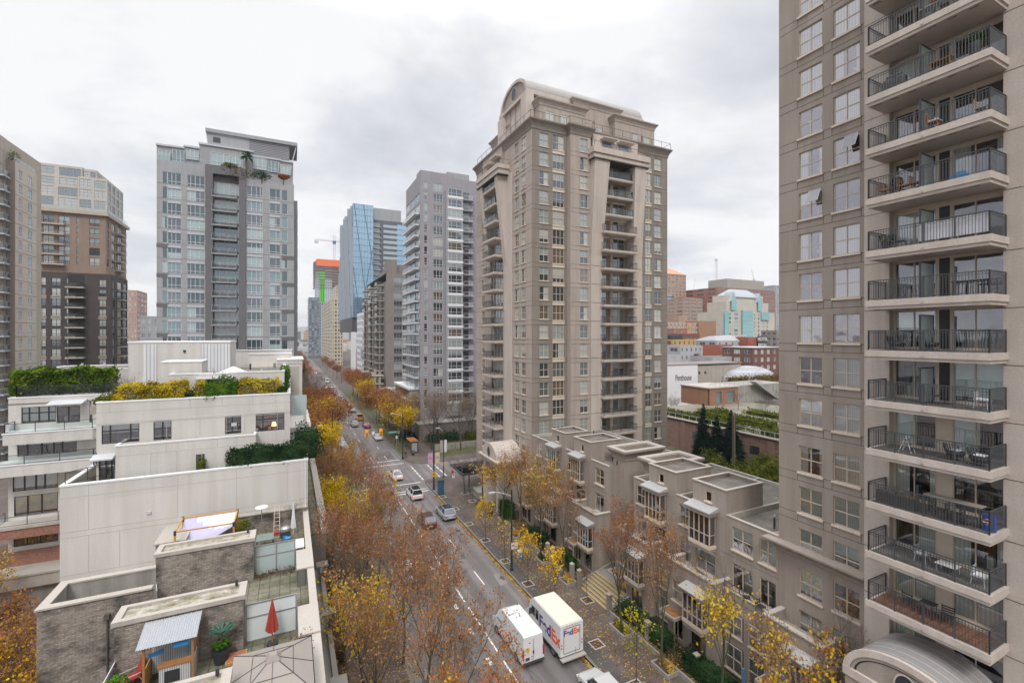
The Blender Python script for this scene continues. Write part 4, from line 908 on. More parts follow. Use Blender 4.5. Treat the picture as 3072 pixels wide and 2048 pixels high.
 Pd.box(2.5,3.15,44.2,80,8.2,8.6,CONCL);Pd.box(1.41,2.5,44.3,80,8.2,8.25,PATIO);Pd.box(-8,1.3,69.1,80,0,12,WALLW)
 B.part(Pd,'street_podium')
 B.place()
build_white()
# ============================================================ brown brick terrace building, nearest on the left
GREYD=flat('drain_brown',(.09,.078,.07),.7)
def build_brick():
 B=Bld('apartment_building','brown brick building with patio terraces at the bottom left','apartment building',(-5,30,0))
 W=B.W;BB=BROWNBRICK;F=9.6
 x0,x1=-12.4,1.35
 W.face([(x0,33.6,0),(-7.3,33.6,0),(-7.3,33.6,11),(x0,33.6,11)],BB)
 W.face([(x0,36.7,0),(x0,33.6,0),(x0,33.6,11),(x0,36.7,11)],BB)
 W.box(-7.3,x1,8,43.98,0,F,BB)
 W.box(-7.3,-7.29,8,33.6,0,F,BB)
 W.box(x0,-7.3,36.4,36.7,0,11,CONC);W.box(x0+.02,-7.3,36.72,43.98,0,8.2,CONC)
 W.box(x0+.02,x0+.35,33.9,36.4,6,11,CONC);W.box(x0+.35,-7.3,33.62,33.9,6,11,CONC);W.box(x0+.35,-7.3,33.9,36.4,7.7,7.8,CONC)
 fl=MB();fl.face([(-7.3,8,F+.01),(x1,8,F+.01),(x1,43.97,F+.01),(-7.3,43.97,F+.01)],PATIO);B.part(fl,'terrace_floor')
 cp=MB()
 def cop(a,b,c,d,z):cp.box(a,b,c,d,z,z+.1,CONCL)
 cop(x0-.08,-7.35,33.5,33.95,11);cop(x0-.08,-7.35,36.35,36.8,11);cop(x0-.08,x0+.4,33.95,36.35,11)
 for(ya,yb)in((34.9,36.25),(27.45,28.85),(20.0,21.6),(12.6,14.2)):
  W.box(-7.45,-2.2,ya,yb,F,12.3,BB)
  for(a,b,c,d)in((-7.55,-2.1,ya-.08,ya+.2),(-7.55,-2.1,yb-.16,yb+.08),(-7.55,-7.25,ya+.2,yb-.16),(-2.45,-2.1,ya+.2,yb-.16)):cp.box(a,b,c,d,12.3,12.52,CONCL)
  cp.box(-7.25,-2.45,ya+.2,yb-.16,12.3,12.4,PEBBLE)
  cp.cyl(-2.6,yb-.2,12.5,12.8,.07,8,BLACK)
 for(a,b)in((35.6,44),(28.2,32.8),(12,25.5)):
  W.box(1.08,1.34,a,b,F,10.6,CONC);cop(1.0,1.42,a,b,10.6)
 for(a,b)in((32.8,35.6),(25.5,28.2)):
  W.box(.42,1.36,a,b,F,10.7,panelmat('grey_siding',(.17,.165,.15),.45,30,(.06,.06,.055),ms=.02));cop(.38,1.42,a-.05,b+.05,10.7)
 W.box(-8.6,-6.9,40.2,43.95,F-1.4,11.1,CONC);W.box(-6.9,1.3,43.6,43.95,F,11.0,BB);cop(-8.7,-6.8,40.1,43.98,11.1);cop(-6.8,1.35,43.5,43.99,11.0)
 W.cyl(-9.4,33.53,0,10.0,.05,8,GREYD);W.box(-9.52,-9.28,33.42,33.6,9.8,10.1,GREYD)
 B.part(cp,'coping')
 for(y,lab)in((35.5,0),(28.0,1)):
  s=MB();xa,xb=-2.15,.35;h=2.05
  for x in(xa,(xa+xb)/2 if lab==0 else None,xb-.08):
   if x is not None:s.box(x,x+.08,y,y+.08,F,F+h,STEEL)
  for z in(F+.02,F+1.28,F+h-.06):s.box(xa+.08,xb-.08,y+.003,y+.077,z,z+.07,STEEL)
  so=B.part(s,'privacy_screen');p=MB();p.box(xa+.08,xb-.08,y+.03,y+.05,F+.09,F+h-.06,GLT if lab==0 else glossmix('white_glass',(.62,.68,.68),.06,rough=.3));B.part(p,'pane',parent=so)
 r=MB();railing_mb(r,[(-7.4,28.0,F),(-7.45,22,F)],1.05,LGRAY,step=None,post=2.0,midrail=False,glass=GLT);B.part(r,'railing')
 r=MB();railing_mb(r,[(-7.8,36.6,F),(-7.2,33.9,F)],1.05,LGRAY,step=None,post=2.7,midrail=False,glass=GLT);B.part(r,'railing')
 Pd=MB();Pd.box(1.36,2.5,10,43.9,0,5.2,CONC);Pd.box(2.3,2.6,10,43.9,5.2,5.7,CONC)
 for k in range(5):
  y=12+k*7.3;Pd.box(2.5,2.85,y,y+.9,0,6.6,REDBRICK);Pd.box(2.0,2.9,y-.05,y+.95,6.6,6.72,CONC)
 B.part(Pd,'street_podium')
 B.place()
build_brick()
# ============================================================ things on the roof terraces
WOOD=flat('orange_cedar',(.36,.16,.055),.7,var=.3,sc=5);WOOD2=flat('golden_timber',(.50,.27,.08),.7,var=.15,sc=5)
REDF=flat('red_canvas',(.33,.045,.03),.8,var=.2);BLUEP=flat('blue_plastic',(.04,.22,.50),.5);TEALP=flat('turquoise_towel',(.03,.30,.36),.8)
CORR=panelmat('corrugated_metal',(.55,.56,.57),.09,50,(.25,.26,.28),ms=.02)
TARP=flat('weathered_canvas',(.27,.24,.215),.85,var=.12,sc=1.2);WHITEC=flat('white_canvas',(.66,.66,.70),.85);LILAC=flat('lilac_shade_cloth',(.42,.40,.55),.85)
TERRACOTTA=flat('terracotta',(.33,.13,.07),.8,var=.2);POT=flat('black_pot',(.03,.035,.04),.5)
FL=9.61
def thing(name,loc,label,cat,group=None,rz=0):return empty(name,loc,label,cat,group,rz)
def leaf_blob(mb,c,r,n,size,m,rnd,squash=(1,1,1),shell=0.5):
 for _ in range(n):
  v=Vector((rnd.gauss(0,1),rnd.gauss(0,1),rnd.gauss(0,1)));v.normalize();k=r*(shell+(1-shell)*rnd.random()**.5)
  p=Vector((c[0]+v.x*k*squash[0],c[1]+v.y*k*squash[1],c[2]+v.z*k*squash[2]));leaf_quad(mb,p,size*(.6+.8*rnd.random()),m,rnd)
def leaf_quad(mb,p,s,m,rnd,aspect=.7):
 a=Vector((rnd.uniform(-1,1),rnd.uniform(-1,1),rnd.uniform(-1,1)));a.normalize();b=a.orthogonal().normalized();b.rotate(Matrix.Rotation(rnd.random()*6.28,3,a));c=a.cross(b)
 b*=s*.5;c*=s*.5*aspect
 mb.face([tuple(p-b),tuple(p-c*1.0),tuple(p+b),tuple(p+c)],m)
GRN=leafmat('leaf_green',[(.012,.035,.008),(.03,.075,.015),(.07,.14,.02)]);GRNB=leafmat('leaf_bright_green',[(.03,.10,.01),(.09,.22,.02),(.16,.30,.04)])
GRND=leafmat('leaf_dark_green',[(.012,.032,.014),(.03,.07,.028),(.06,.11,.042)]);YEL=leafmat('leaf_yellow',[(.28,.17,.01),(.55,.36,.015),(.70,.50,.05)])
OLIVE=leafmat('leaf_olive',[(.03,.04,.01),(.08,.10,.015),(.18,.19,.03)]);LIME=leafmat('leaf_lime_hedge',[(.02,.045,.008),(.08,.15,.015),(.22,.31,.03)])
RUSTL=leafmat('leaf_rust',[(.16,.045,.02),(.27,.09,.035),(.36,.16,.06)]);TWIG=flat('twig_brown',(.115,.085,.07),.9,var=.2)
rd=random.Random(5)
# folded red parasol
t=thing('patio_umbrella',(-.85,27.3,FL),'folded dark red patio umbrella in front of the white glass screen','umbrella')
m=MB();m.cyl(0,0,0,2.5,.03,6,WOOD);m.build('pole',t);m=MB();n=14
def foldcanopy(m,r0,r1,z0,z1,mat):
 ra=[];rb=[]
 for i in range(n):
  a=2*math.pi*i/n;k=1 if i%2 else.62;ra.append((r0*k*math.cos(a),r0*k*math.sin(a),z0+(.12 if i%2 else 0)));rb.append((r1*math.cos(a),r1*math.sin(a),z1))
 m.loft(ra,rb,mat)
foldcanopy(m,.34,.04,.7,2.35,REDF);m.build('canopy',t);m=MB();m.cyl(0,0,0,.12,.28,10,POT);m.build('base',t)
t=thing('patio_umbrella',(.25,41.6,FL),'folded white patio umbrella on the far terrace by the street parapet','umbrella')
m=MB();m.cyl(0,0,0,2.6,.03,6,WHITEM);m.build('pole',t);m=MB();foldcanopy(m,.22,.03,.5,2.5,WHITEC);m.build('canopy',t)
# shed bar with corrugated roof
t=thing('garden_bar',(-6.0,26.0,FL),'cedar framed patio bar with corrugated metal roof against the brick wall','shed')
m=MB();q_=[(-.25+2.3*i/46,.035*(i%2))for i in range(47)]
for a_,b_ in zip(q_[:-1],q_[1:]):m.face([(a_[0],-.25,2.22+a_[1]),(b_[0],-.25,2.22+b_[1]),(b_[0],1.3,2.62+b_[1]),(a_[0],1.3,2.62+a_[1])],flat('zinc',(.42,.44,.47),.35,.3,var=.06))
m.build('roof',t)
for(x,y)in((0,0),(1.85,0),(0,1.2),(1.85,1.2),(.95,1.2)):m=MB();m.box(x-.05,x+.05,y-.05,y+.05,0,2.2+y*.25,WOOD);m.build('post',t)
m=MB();m.box(.05,1.8,1.12,1.15,.2,1.6,CORR);m.box(-.02,.02,.1,1.1,0,1.05,WOOD2);m.box(1.83,1.87,.1,1.1,0,1.05,CORR);m.build('side_panel',t)
m=MB();m.box(.5,1.8,.0,.4,1.0,1.06,WOOD);m.box(.55,1.75,.05,.3,0,1.0,CORR);m.box(.75,1.35,.03,.05,.25,.8,BLACK);m.build('counter',t)
m=MB();m.box(.0,1.85,-.02,.06,2.1,2.2,WOOD);m.build('beam',t)
tag(link('towel',(lambda q:(q.box(-.02,.02,-.12,.12,-.5,0,TEALP),q.mesh('towel'))[1])(MB()),None,(-4.35,26.9,FL+1.45)),'turquoise towel hanging inside the patio bar','towel')
tag(link('sign',(lambda q:(q.box(-.3,.3,-.015,.015,-.12,.12,BLUEP),q.mesh('sign'))[1])(MB()),None,(-4.6,25.95,FL+1.98)),'small blue sign hung under the corrugated bar roof','sign')
tag(link('sign',(lambda q:(q.box(-.3,.3,-.015,.015,-.1,.1,BLUEP),q.mesh('sign'))[1])(MB()),None,(-5.6,26.3,FL+1.6),R(20)),'tilted blue board inside the patio bar','board')
# red chaise
t=thing('patio_chair',(-6.75,27.0,FL),'red sling patio chair beside the cedar bar','chair',rz=R(-65))
m=MB();m.box(-.28,.28,-.3,.3,.36,.4,REDF);m.build('seat',t);m=MB();m.loft([(-.28,.28,.38),(.28,.28,.38),(.28,.32,.38),(-.28,.32,.38)],[(-.28,.5,.98),(.28,.5,.98),(.28,.54,.98),(-.28,.54,.98)],REDF);m.build('backrest',t)
for s in(-1,1):
 m=MB();m.tube((s*.3,-.32,0),(s*.3,-.32,.58),.02,.02,5,LGRAY);m.tube((s*.3,-.32,.58),(s*.3,.36,.58),.02,.02,5,LGRAY);m.tube((s*.3,.5,0),(s*.3,.3,.4),.02,.02,5,LGRAY);m.build('arm_frame',t)
# big plant pots
def pot(loc,r,h,label,mat,leaves,rr,nn=260,sz=.12,squash=(1,1,.8),cat='plant pot',name='potted_plant',potm=None):
 t=thing(name,loc,label,cat);m=MB();m.lathe(0,0,[(r*.7,0),(r,h*.8),(r*1.05,h),(r*.9,h),(r*.88,h-.08)],14,potm or POT);m.build('pot',t)
 m=MB();rn=random.Random(label.__len__());leaf_blob(m,(0,0,h+rr*.6),rr,nn,sz,leaves,rn,squash,.3);m.build('foliage',t);return t
t=pot((-3.1,26.95,FL),.42,.7,'large black pot with lime green ground leaves and a tall palm like plant',POT,GRNB,.42,240,.13,(1,1,.4))
m=MB();rn=random.Random(2);m.tube((0,0,.7),(0,0,1.5),.06,.04,5,TWIG)
for k in range(9):
 a=k*.7;L_=.55;m.loft([(0,0,1.45+.0),(.02,0,1.45),(.02,.02,1.47),(0,.02,1.47)],[(L_*math.cos(a),L_*math.sin(a),1.7),(L_*math.cos(a+.3),L_*math.sin(a+.3),1.72),(L_*math.cos(a+.3)*.8,L_*math.sin(a+.3)*.8,1.76),(L_*math.cos(a)*.8,L_*math.sin(a)*.8,1.76)],leafmat('agave_blue',[(.06,.16,.12),(.12,.26,.20)]))
m.build('fronds',t)
pot((-7.0,25.9,FL),.35,.55,'black pot of bright green fern at the left glass rail',POT,GRNB,.5,420,.12)
pot((-3.5,42.9,FL),.35,.5,'yellow green bush in a pot behind the gravel roofed box on the far terrace',POT,leafmat('leaf_yellowgreen',[(.10,.14,.01),(.25,.28,.02),(.45,.42,.04)]),.7,520,.11)
tag(link('patio_hatch',(lambda q:(q.box(-.45,.45,-.4,.4,0,.12,WOOD2),q.box(-.4,.4,-.35,.35,.12,.14,TERRACOTTA),q.mesh('patio_hatch'))[2])(MB()),None,(-2.45,26.9,FL)),'low square terracotta coloured wooden platform beside the gazebo','platform')
# gazebo
t=thing('gazebo',(-.65,21.9,FL),'large square canvas gazebo roof at the bottom edge','gazebo')
m=MB();ap=(0,0,2.75);E4=[(-1.6,-1.85,2.05),(1.55,-1.85,2.05),(1.55,1.85,2.05),(-1.6,1.85,2.05)]
for i in range(4):
 a,b=E4[i],E4[(i+1)%4];m.face([a,b,ap],TARP);m.face([a,(a[0],a[1],a[2]-.15),(b[0],b[1],b[2]-.15),b][::-1],TARP)
m.build('canopy',t);s=MB()
def lerp(a,b,k):return tuple(a[i]+(b[i]-a[i])*k for i in range(3))
for i in range(4):
 a,b=E4[i],E4[(i+1)%4];s.tube(a,ap,.022,.022,4,BLACK)
 up=(0,0,.012)
 mid=lerp(a,b,.5);s.tube(tuple(mid[j]+up[j]for j in range(3)),tuple(ap[j]+up[j]for j in range(3)),.014,.014,4,BLACK)
 p,q=lerp(a,ap,.5),lerp(b,ap,.5);s.tube(tuple(p[j]+up[j]for j in range(3)),tuple(q[j]+up[j]for j in range(3)),.014,.014,4,BLACK)
s.build('seam',t);m=MB();m.loft([(-.28,-.28,2.66),(.28,-.28,2.66),(.28,.28,2.66),(-.28,.28,2.66)],[(-.14,-.14,2.86),(.14,-.14,2.86),(.14,.14,2.86),(-.14,.14,2.86)],TARP);m.face([(-.14,-.14,2.86),(.14,-.14,2.86),(.14,.14,2.86),(-.14,.14,2.86)],TARP);m.build('vent_cap',t)
for i in range(4):m=MB();m.box(E4[i][0]*.97-.04,E4[i][0]*.97+.04,E4[i][1]*.97-.04,E4[i][1]*.97+.04,0,2.0,BLACK);m.build('post',t)
# red vine bush along gazebo
t=thing('climbing_shrub',(.75,25.3,FL),'rusty red climbing shrub behind the gazebo along the street parapet','shrub');m=MB();rn=random.Random(8)
for k in range(16):m.tube((rn.uniform(-1,.4),rn.uniform(-.5,.4),0),(rn.uniform(-1.1,.4),rn.uniform(-2.5,.4),rn.uniform(.7,1.5)),.012,.006,3,TWIG)
for k in range(500):leaf_quad(m,Vector((rn.uniform(-1.1,.3),rn.uniform(-1.5,.4),rn.uniform(.1,1.4))),.09,RUSTL,rn)
m.build('foliage',t)
t=thing('dry_creeper',(-.9,35.2,FL),'dry brown creeper growing along the foot of the frosted screen','plant');m=MB()
for k in range(420):leaf_quad(m,Vector((rn.uniform(-1.25,1.2),rn.uniform(-.35,.25),rn.uniform(.02,.3)+max(0,rn.gauss(0,.08)))),.10,leafmat('dry_leaf',[(.07,.04,.025),(.15,.09,.05),(.24,.13,.06)]),rn)
m.build('foliage',t)
# pergola with sail
t=thing('pergola',(-5.6,41.2,FL),'golden timber pergola with a sagging lilac shade sail by the white wall','pergola')
for(x,y)in((-1.8,-1.4),(1.8,-1.4),(-1.8,1.4),(1.8,1.4)):m=MB();m.box(x-.06,x+.06,y-.06,y+.06,0,2.4,WOOD2);m.box(x-.07,x+.07,y-.07,y+.07,2.1,2.42,BLACK);m.build('post',t)
for(a,b)in(((-1.8,-1.4),(1.8,-1.4)),((-1.8,1.4),(1.8,1.4)),((-1.8,-1.4),(-1.8,1.4)),((1.8,-1.4),(1.8,1.4))):m=MB();m.tube((a[0],a[1],2.34),(b[0],b[1],2.34),.06,.06,4,WOOD2);m.build('beam',t)
m=MB();G_=8;pts=[[None]*(G_+1)for _ in range(G_+1)]
for i in range(G_+1):
 for j in range(G_+1):
  u,v=i/G_,j/G_;x=-1.7+3.4*u;y=-1.3+2.6*v;pts[i][j]=(x,y,2.25-(1.9*(1-v)*(1-u*.9))-.35*math.sin(math.pi*u)*math.sin(math.pi*v)*.8)
for i in range(G_):
 for j in range(G_):m.face([pts[i][j],pts[i+1][j],pts[i+1][j+1],pts[i][j+1]],LILAC if(i+j)<9 else WHITEC)
m.build('shade_sail',t)
tag(link('cushion_pile',(lambda q:(q.box(-.5,.4,-.3,.3,0,.3,CONCL),q.box(-.3,.5,-.2,.35,.3,.5,CONCL),q.mesh('cushion_pile'))[2])(MB()),None,(-5.0,40.4,FL),R(20)),'heap of pale grey cushions under the pergola','cushions')
# heater, table, bbq, ladder, bin, white table, small tree
t=thing('patio_heater',(-2.1,42.6,FL),'slim patio lamp with a round white dish top by the white wall','patio heater');m=MB();m.cyl(0,0,0,2.2,.035,6,STEEL);m.build('pole',t);m=MB();m.lathe(0,0,[(.1,2.15),(.48,2.28),(.46,2.34),(.1,2.42)],18,WHITEM);m.build('reflector',t);m=MB();m.cyl(0,0,0,.1,.22,10,STEEL);m.build('base',t)
def table(loc,w,d,h,label,top,leg,rz=0):
 t=thing('table',loc,label,'table',rz=rz);m=MB();m.box(-w/2,w/2,-d/2,d/2,h-.04,h,top);m.build('tabletop',t)
 for sx in(-1,1):
  for sy in(-1,1):m=MB();m.box(sx*(w/2-.06)-.02,sx*(w/2-.06)+.02,sy*(d/2-.06)-.02,sy*(d/2-.06)+.02,0,h-.04,leg);m.build('leg',t)
 return t
table((-1.75,40.3,FL),1.2,1.3,.72,'grey green patio table below the dish lamp',flat('grey_green',(.17,.21,.19),.5),BLACK)
table((.55,37.9,FL),.8,1.6,.75,'white patio table against the street parapet',WHITEM,WHITEM)
t=thing('barbecue',(-.35,40.6,FL),'grey gas barbecue with blue cylinder below','barbecue');m=MB();m.box(-.4,.4,-.25,.25,.35,.85,CHAR);m.build('cabinet',t);m=MB();m.lathe(0,0,[(.38,.85),(.36,1.05),(.2,1.18)],12,STEEL);m.build('lid',t);m=MB();m.cyl(0,-.32,.05,.5,.16,10,BLUEP);m.build('gas_cylinder',t)
t=thing('ladder',(-1.0,43.2,FL),'pale wooden step ladder leaning on the brick parapet','ladder')
for s in(-1,1):m=MB();m.tube((s*.22,-.5,0),(s*.18,.25,1.9),.03,.025,4,CREAM);m.build('rail',t)
for k in range(6):m=MB();f=(k+.7)/6.5;m.tube((-.21,-.5+.75*f,1.9*f),(.21,-.5+.75*f,1.9*f),.022,.022,4,CREAM);m.build('rung',t)
tag(link('storage_crate',(lambda q:(q.box(-.25,.25,-.18,.18,0,.22,REDF),q.box(-.27,.27,-.2,.2,.22,.26,REDF),q.mesh('storage_crate'))[2])(MB()),None,(-1.1,42.2,FL)),'small red crate at the foot of the ladder','crate')
t=thing('waste_bin',(-.15,39.5,FL),'silver bin with a blue lid near the barbecue','bin');m=MB();m.cyl(0,0,0,.6,.2,12,STEEL);m.build('body',t);m=MB();m.cyl(0,0,.6,.68,.22,12,BLUEP);m.build('lid',t)
x_,d_=onY(822,47.0);t=thing('table_lamp',(x_,47.0,zz(1292,d_)),'glowing table lamp inside the right hand window of the white building','lamp');m=MB();m.cyl(0,0,0,.55,.03,6,BLACK);m.build('stand',t);m=MB();m.lathe(0,0,[(.22,.5),(.14,.85)],12,flat('lamp_glow',(1,.55,.25),.6,emit=2.5));m.build('lamp_shade',t)
t=thing('satellite_dish',(-8.4,52.0,22.25),'small grey dish on the gravel roof of the white building','dish');m=MB();m.cyl(0,0,0,.8,.03,6,STEEL);m.build('post',t);m=MB();m.lathe(0,0,[(.05,.8),(.3,.9),(.38,1.05)],14,LGRAY);m.build('dish',t)
# ============================================================ towers further off
def colY(Y,ox,fx0,fx1,h,dz,xs=(.5,),zs=(),rows=None):
 a=onY(fx0,Y)[0]-ox;b=onY(fx1,Y)[0]-ox
 c=((a+b)/2,b-a,h,dz,xs,zs)
 return c+(rows,)if rows is not None else c
def colX(X,oy,fx0,fx1,h,dz,xs=(.5,),zs=(),rows=None):
 a=oy-onX(fx0,X)[0];b=oy-onX(fx1,X)[0]
 c=((a+b)/2,b-a,h,dz,xs,zs)
 return c+(rows,)if rows is not None else c
def body(B,x0,x1,y0,y1,z0,z1,mat,roof=None,near=False,street=False,right=False):
 W=B.W
 if near:W.face([(x0,y0,z0),(x1,y0,z0),(x1,y0,z1),(x0,y0,z1)],mat)
 if street:W.face([(x0,y1,z0),(x0,y0,z0),(x0,y0,z1),(x0,y1,z1)],mat)
 if right:W.face([(x1,y0,z0),(x1,y1,z0),(x1,y1,z1),(x1,y0,z1)],mat)
 W.face([(x1,y1,z0),(x0,y1,z0),(x0,y1,z1),(x1,y1,z1)],mat);W.face([(x0,y0,z1),(x1,y0,z1),(x1,y1,z1),(x0,y1,z1)],roof or GRAVEL)
def balcs(B,zs,x,y,w,d,rz,slab,rail,th=.25,h=1.0,glass=None,step=None,post=1.2):
 m=MB();m.box(0,w,-d,.05,-th,0,slab);r=MB();railing_mb(r,[(0.05,0,0),(.05,-d+.05,0),(w-.05,-d+.05,0),(w-.05,0,0)],h,rail,step=step,post=post,midrail=False,glass=glass,pr=.035,top=.035)
 m.add_mb(r);me=m.mesh('balcony')
 for z in zs:B.inst(me,'balcony',x,y,z,rz)
GREYC=stucco('grey_concrete_tower',(.33,.335,.355),streak=.06,var=.05,sc=.15);GREYP=stucco('grey_violet_concrete',(.30,.285,.315),streak=.05,var=.05,sc=.15);CHARW=stucco('charcoal_wall',(.145,.14,.15),streak=.05,var=.06)
LG=flat('light_grey_panel',(.42,.44,.47),.5,var=.04);WHP=flat('white_panel',(.68,.68,.69),.5,var=.04)
DBRICK=stucco('dark_brown_brick',(.068,.058,.055),streak=.04,var=.1,sc=.3);TBRICK=stucco('tan_brick',(.27,.195,.155),streak=.04,var=.08,sc=.3);BEIGE=stucco('beige_concrete',(.43,.38,.32),streak=.05,var=.05);GREYB=stucco('grey_brown_wall',(.235,.205,.185),streak=.06,var=.06)
FRG=flat('grey_window_frame',(.34,.35,.37),.5);FRW=flat('white_window_frame',(.60,.61,.62),.5)
# ---- grey tower beyond the white building
def grey_tower():
 Y=105.6;x0=onY(470,Y)[0];x1=onY(882,Y)[0];P_=2.8;n=19
 B=Bld('apartment_tower','grey concrete and glass tower with charcoal strips behind the white terrace building','apartment tower',(x0,Y,0),'apartment towers')
 q=lambda z:z/1.96
 rows=[55.0-P_*k for k in range(n)]
 va=[0,1,2,2,3,3,2,1,7,6,2,4,3]
 T=[q(v)for v in(953,984,1066,1100,1205,1243,1412,1450,1545,1585,1648,1656,1692)]
 xA=onY(q(1208),Y)[0];xB=onY(q(1446),Y)[0]
 kw=dict(vars_=va,sill=None,rev=.14,fm=FRW,pal=TEALG+[FG[0],FG[1],FG[2]])
 B.wall((x0,Y),UX,xA-x0,0,59,[colY(Y,x0,T[0],T[1],2.2,-.4,()),colY(Y,x0,T[1]+1,T[2],2.2,-.4,(.3,.6),(.25,)),colY(Y,x0,T[3],T[4],2.2,-.4,(.2,.45,.72),(.25,))],rows,GREYC,joints=[54.6-P_*k for k in range(n)],jt=.06,**kw)
 B.wall((xB,Y),UX,x1-xB,0,57.6,[colY(Y,xB,T[7],T[8],2.2,-1.1,(.3,.6,.85),(.2,)),colY(Y,xB,T[9],T[10],2.2,-1.1,(.6,),(.2,)),colY(Y,xB,T[11],T[12],2.2,-1.1,())],rows,GREYC,joints=[53.7-P_*k for k in range(n)],jt=.06,**kw)
 B.wall((xA,Y+.8),UX,xB-xA,0,58.5,[((xB-xA)/2,(xB-xA)-2.6,2.3,-.95,(.16,.4,.62,.86),())],rows,CHARW,**dict(kw,vars_=[3,5,0,3,1,0,5]))
 W=B.W;W.box(xA,xA+1.25,Y-.35,Y+.8,0,57.6,CHARW);W.box(xB-1.2,xB,Y-.35,Y+.8,0,57.6,CHARW);W.box(xA,xB,Y-.35,Y+.8,57.6,59.2,CHARW)
 for k in range(n):
  z=54.7-P_*k;za=z-.86
  for(a,b)in((T[1]+1,T[2]),(T[3],T[4])):xa,xb=onY(a,Y)[0],onY(b,Y)[0];W.box(xa,xb,Y-.05,Y+.1,za-.04,za+.4,LG)
  for(a,b)in((T[7],T[8]),(T[9],T[10])):xa,xb=onY(a,Y)[0],onY(b,Y)[0];W.box(xa,xb,Y-.05,Y+.1,za-.75,za-.32,LG)
  if k%2==0 and k>2:W.box(x0-.05,x0+1.9,Y-.04,Y+.1,za-.1,za+.6,CHARW);W.box(x1-2.3,x1+.03,Y-.04,Y+.1,za-.9,za-.2,CHARW)
 body(B,x0,x1,Y,Y+22,0,57.4,GREYC,right=True,street=True)
 W.box(x1,x1+.7,Y+3,Y+12,0,55,GREYC)
 for k in range(n):W.box(x1+.7,x1+.75,Y+4,Y+10,1+2.8*k,3+2.8*k,FG[1])
 B.place(100)
 balcs(B,[53.3-P_*k for k in range(n)],(xA+xB)/2-2.4,Y+.8,4.2,1.3,0,GREYC,FRG,th=.22,glass=GLRAIL)
 m=MB();zt=59
 steps=[(470,510,435-0),(510,553,440),(553,598,440),(598,760,432),(760,842,470),(842,878,484)]
 for i,(a,b,yt)in enumerate(steps):
  Yp=Y+1.6+abs(i-3)*.15;xa,xb=onY(a,Yp)[0],onY(b,Yp)[0];d=onY(a,Yp)[1];z1=zz(yt,d);
  m.box(xa,xb,Yp,Yp+14,56.5,z1,GREYC);m.box(xa-.1,xb+.1,Yp-.25,Yp+14,z1,z1+.35,LG)
 pb=B.part(m,'penthouse')
 for(a,b,yt,yb)in[(474,511,448,490),(517,553,447,482),(558,596,445,475),(632,690,454,492),(692,735,463,497),(760,800,470,505),(803,836,480,513),(842,872,493,520),(530,550,488,510),(600,640,505,512)]:
  Yp=Y+1.45;xa,d=onY(a,Yp);xb=onY(b,Yp)[0];z1,z0=zz(yt,d),zz(yb,d)
  w=MB();w.add_mb(win_far(xb-xa,z1-z0,(.33,.66),(.3,),1 if a%2 else 0,FRW,.12,None,TEALG));o=link('window',w.mesh('window'),pb,((xa+xb)/2-x0,Yp-Y,z0))
 m=MB();Ym=Y+6;xa,d=onY(622,Ym);xm=onY(748,Ym)[0];xb,d2=onY(868,Ym);zt=zz(385,d)
 m.box(xa,xm,Ym,Ym+9,58,zt,GREYC);lou=panelmat('louvre',(.12,.12,.13),60,.35,(.30,.30,.32),ms=.06);m.box(xm,xb,Ym+.05,Ym+9,58,zt-.7,lou);m.box(xa-.3,xb+1.6,Ym-.4,Ym+9.3,zt-.7+.0,zt,GREYC)
 m.box(xa+1.0,xa+2.3,Ym-.03,Ym,zt-2.6,zt-1.5,BLACK);m.tube((xa-.3,Ym,zt),(xa+.2,Ym,zt-4),.1,.1,4,LG);m.tube((xb+1.4,Ym,zt-.6),(xb+.5,Ym,zt-4.6),.12,.12,4,LG)
 B.part(m,'plant_room')
 r=MB();railing_mb(r,[(x0+.1,Y+.1,59),(onY(610,Y)[0],Y+.1,59)],1,LG,step=None,post=2,midrail=False,glass=GLRAIL);B.part(r,'railing')
 m=MB();m.box(-30,1.5,96,Y-.4,0,9,GREYC);B.part(m,'podium');m=MB();m.box(-30,1.5,Y+12,Y+45,0,10,GREYC);B.part(m,'podium')
 return B,x0,Y
GT=grey_tower()
# roof garden plants of the grey tower
for(fx,fy,r,h,lab,mat,nm)in((740,500,1.1,2.2,'tall palm on the roof edge of the grey tower',GRN,'palm'),(688,500,1.2,.8,'round yellow green bush on the roof edge of the grey tower',OLIVE,'bush'),(785,527,1.5,.6,'dark green bush hanging over the grey tower roof edge',GRND,'bush'),(715,517,2.6,.4,'brown trailing plants along the grey tower roof edge',leafmat('brown_green',[(.06,.05,.02),(.14,.11,.04),(.2,.12,.06)]),'trailing_plants'),(850,530,1.0,.5,'small rusty bush at the right roof corner of the grey tower',RUSTL,'bush')):
 x,d=onY(fx,105.3);z=zz(fy,d);t=empty(nm,(x,105.6,z),lab,'plant');m=MB();m.tube((0,0,-1.5),(0,0,h),.12,.08,5,TWIG);m.build('stem',t);m=MB();rn=random.Random(fx)
 if nm=='palm':
  for k in range(60):
   a=rn.random()*6.28;el=rn.uniform(-.5,1.0);L_=1.5;p=Vector((math.cos(a)*math.cos(el),math.sin(a)*math.cos(el),math.sin(el)))*L_;s_=Vector((-math.sin(a),math.cos(a),0))*.16
   m.face([(0,0,h),tuple(Vector((0,0,h))+p*.6+s_),tuple(Vector((0,0,h))+p+Vector((0,0,-.35))),tuple(Vector((0,0,h))+p*.6-s_)],mat)
 else:leaf_blob(m,(0,0,h*.3),r,420,.28,mat,rn,(1.2,.5,.6),.2)
 m.build('foliage',t)
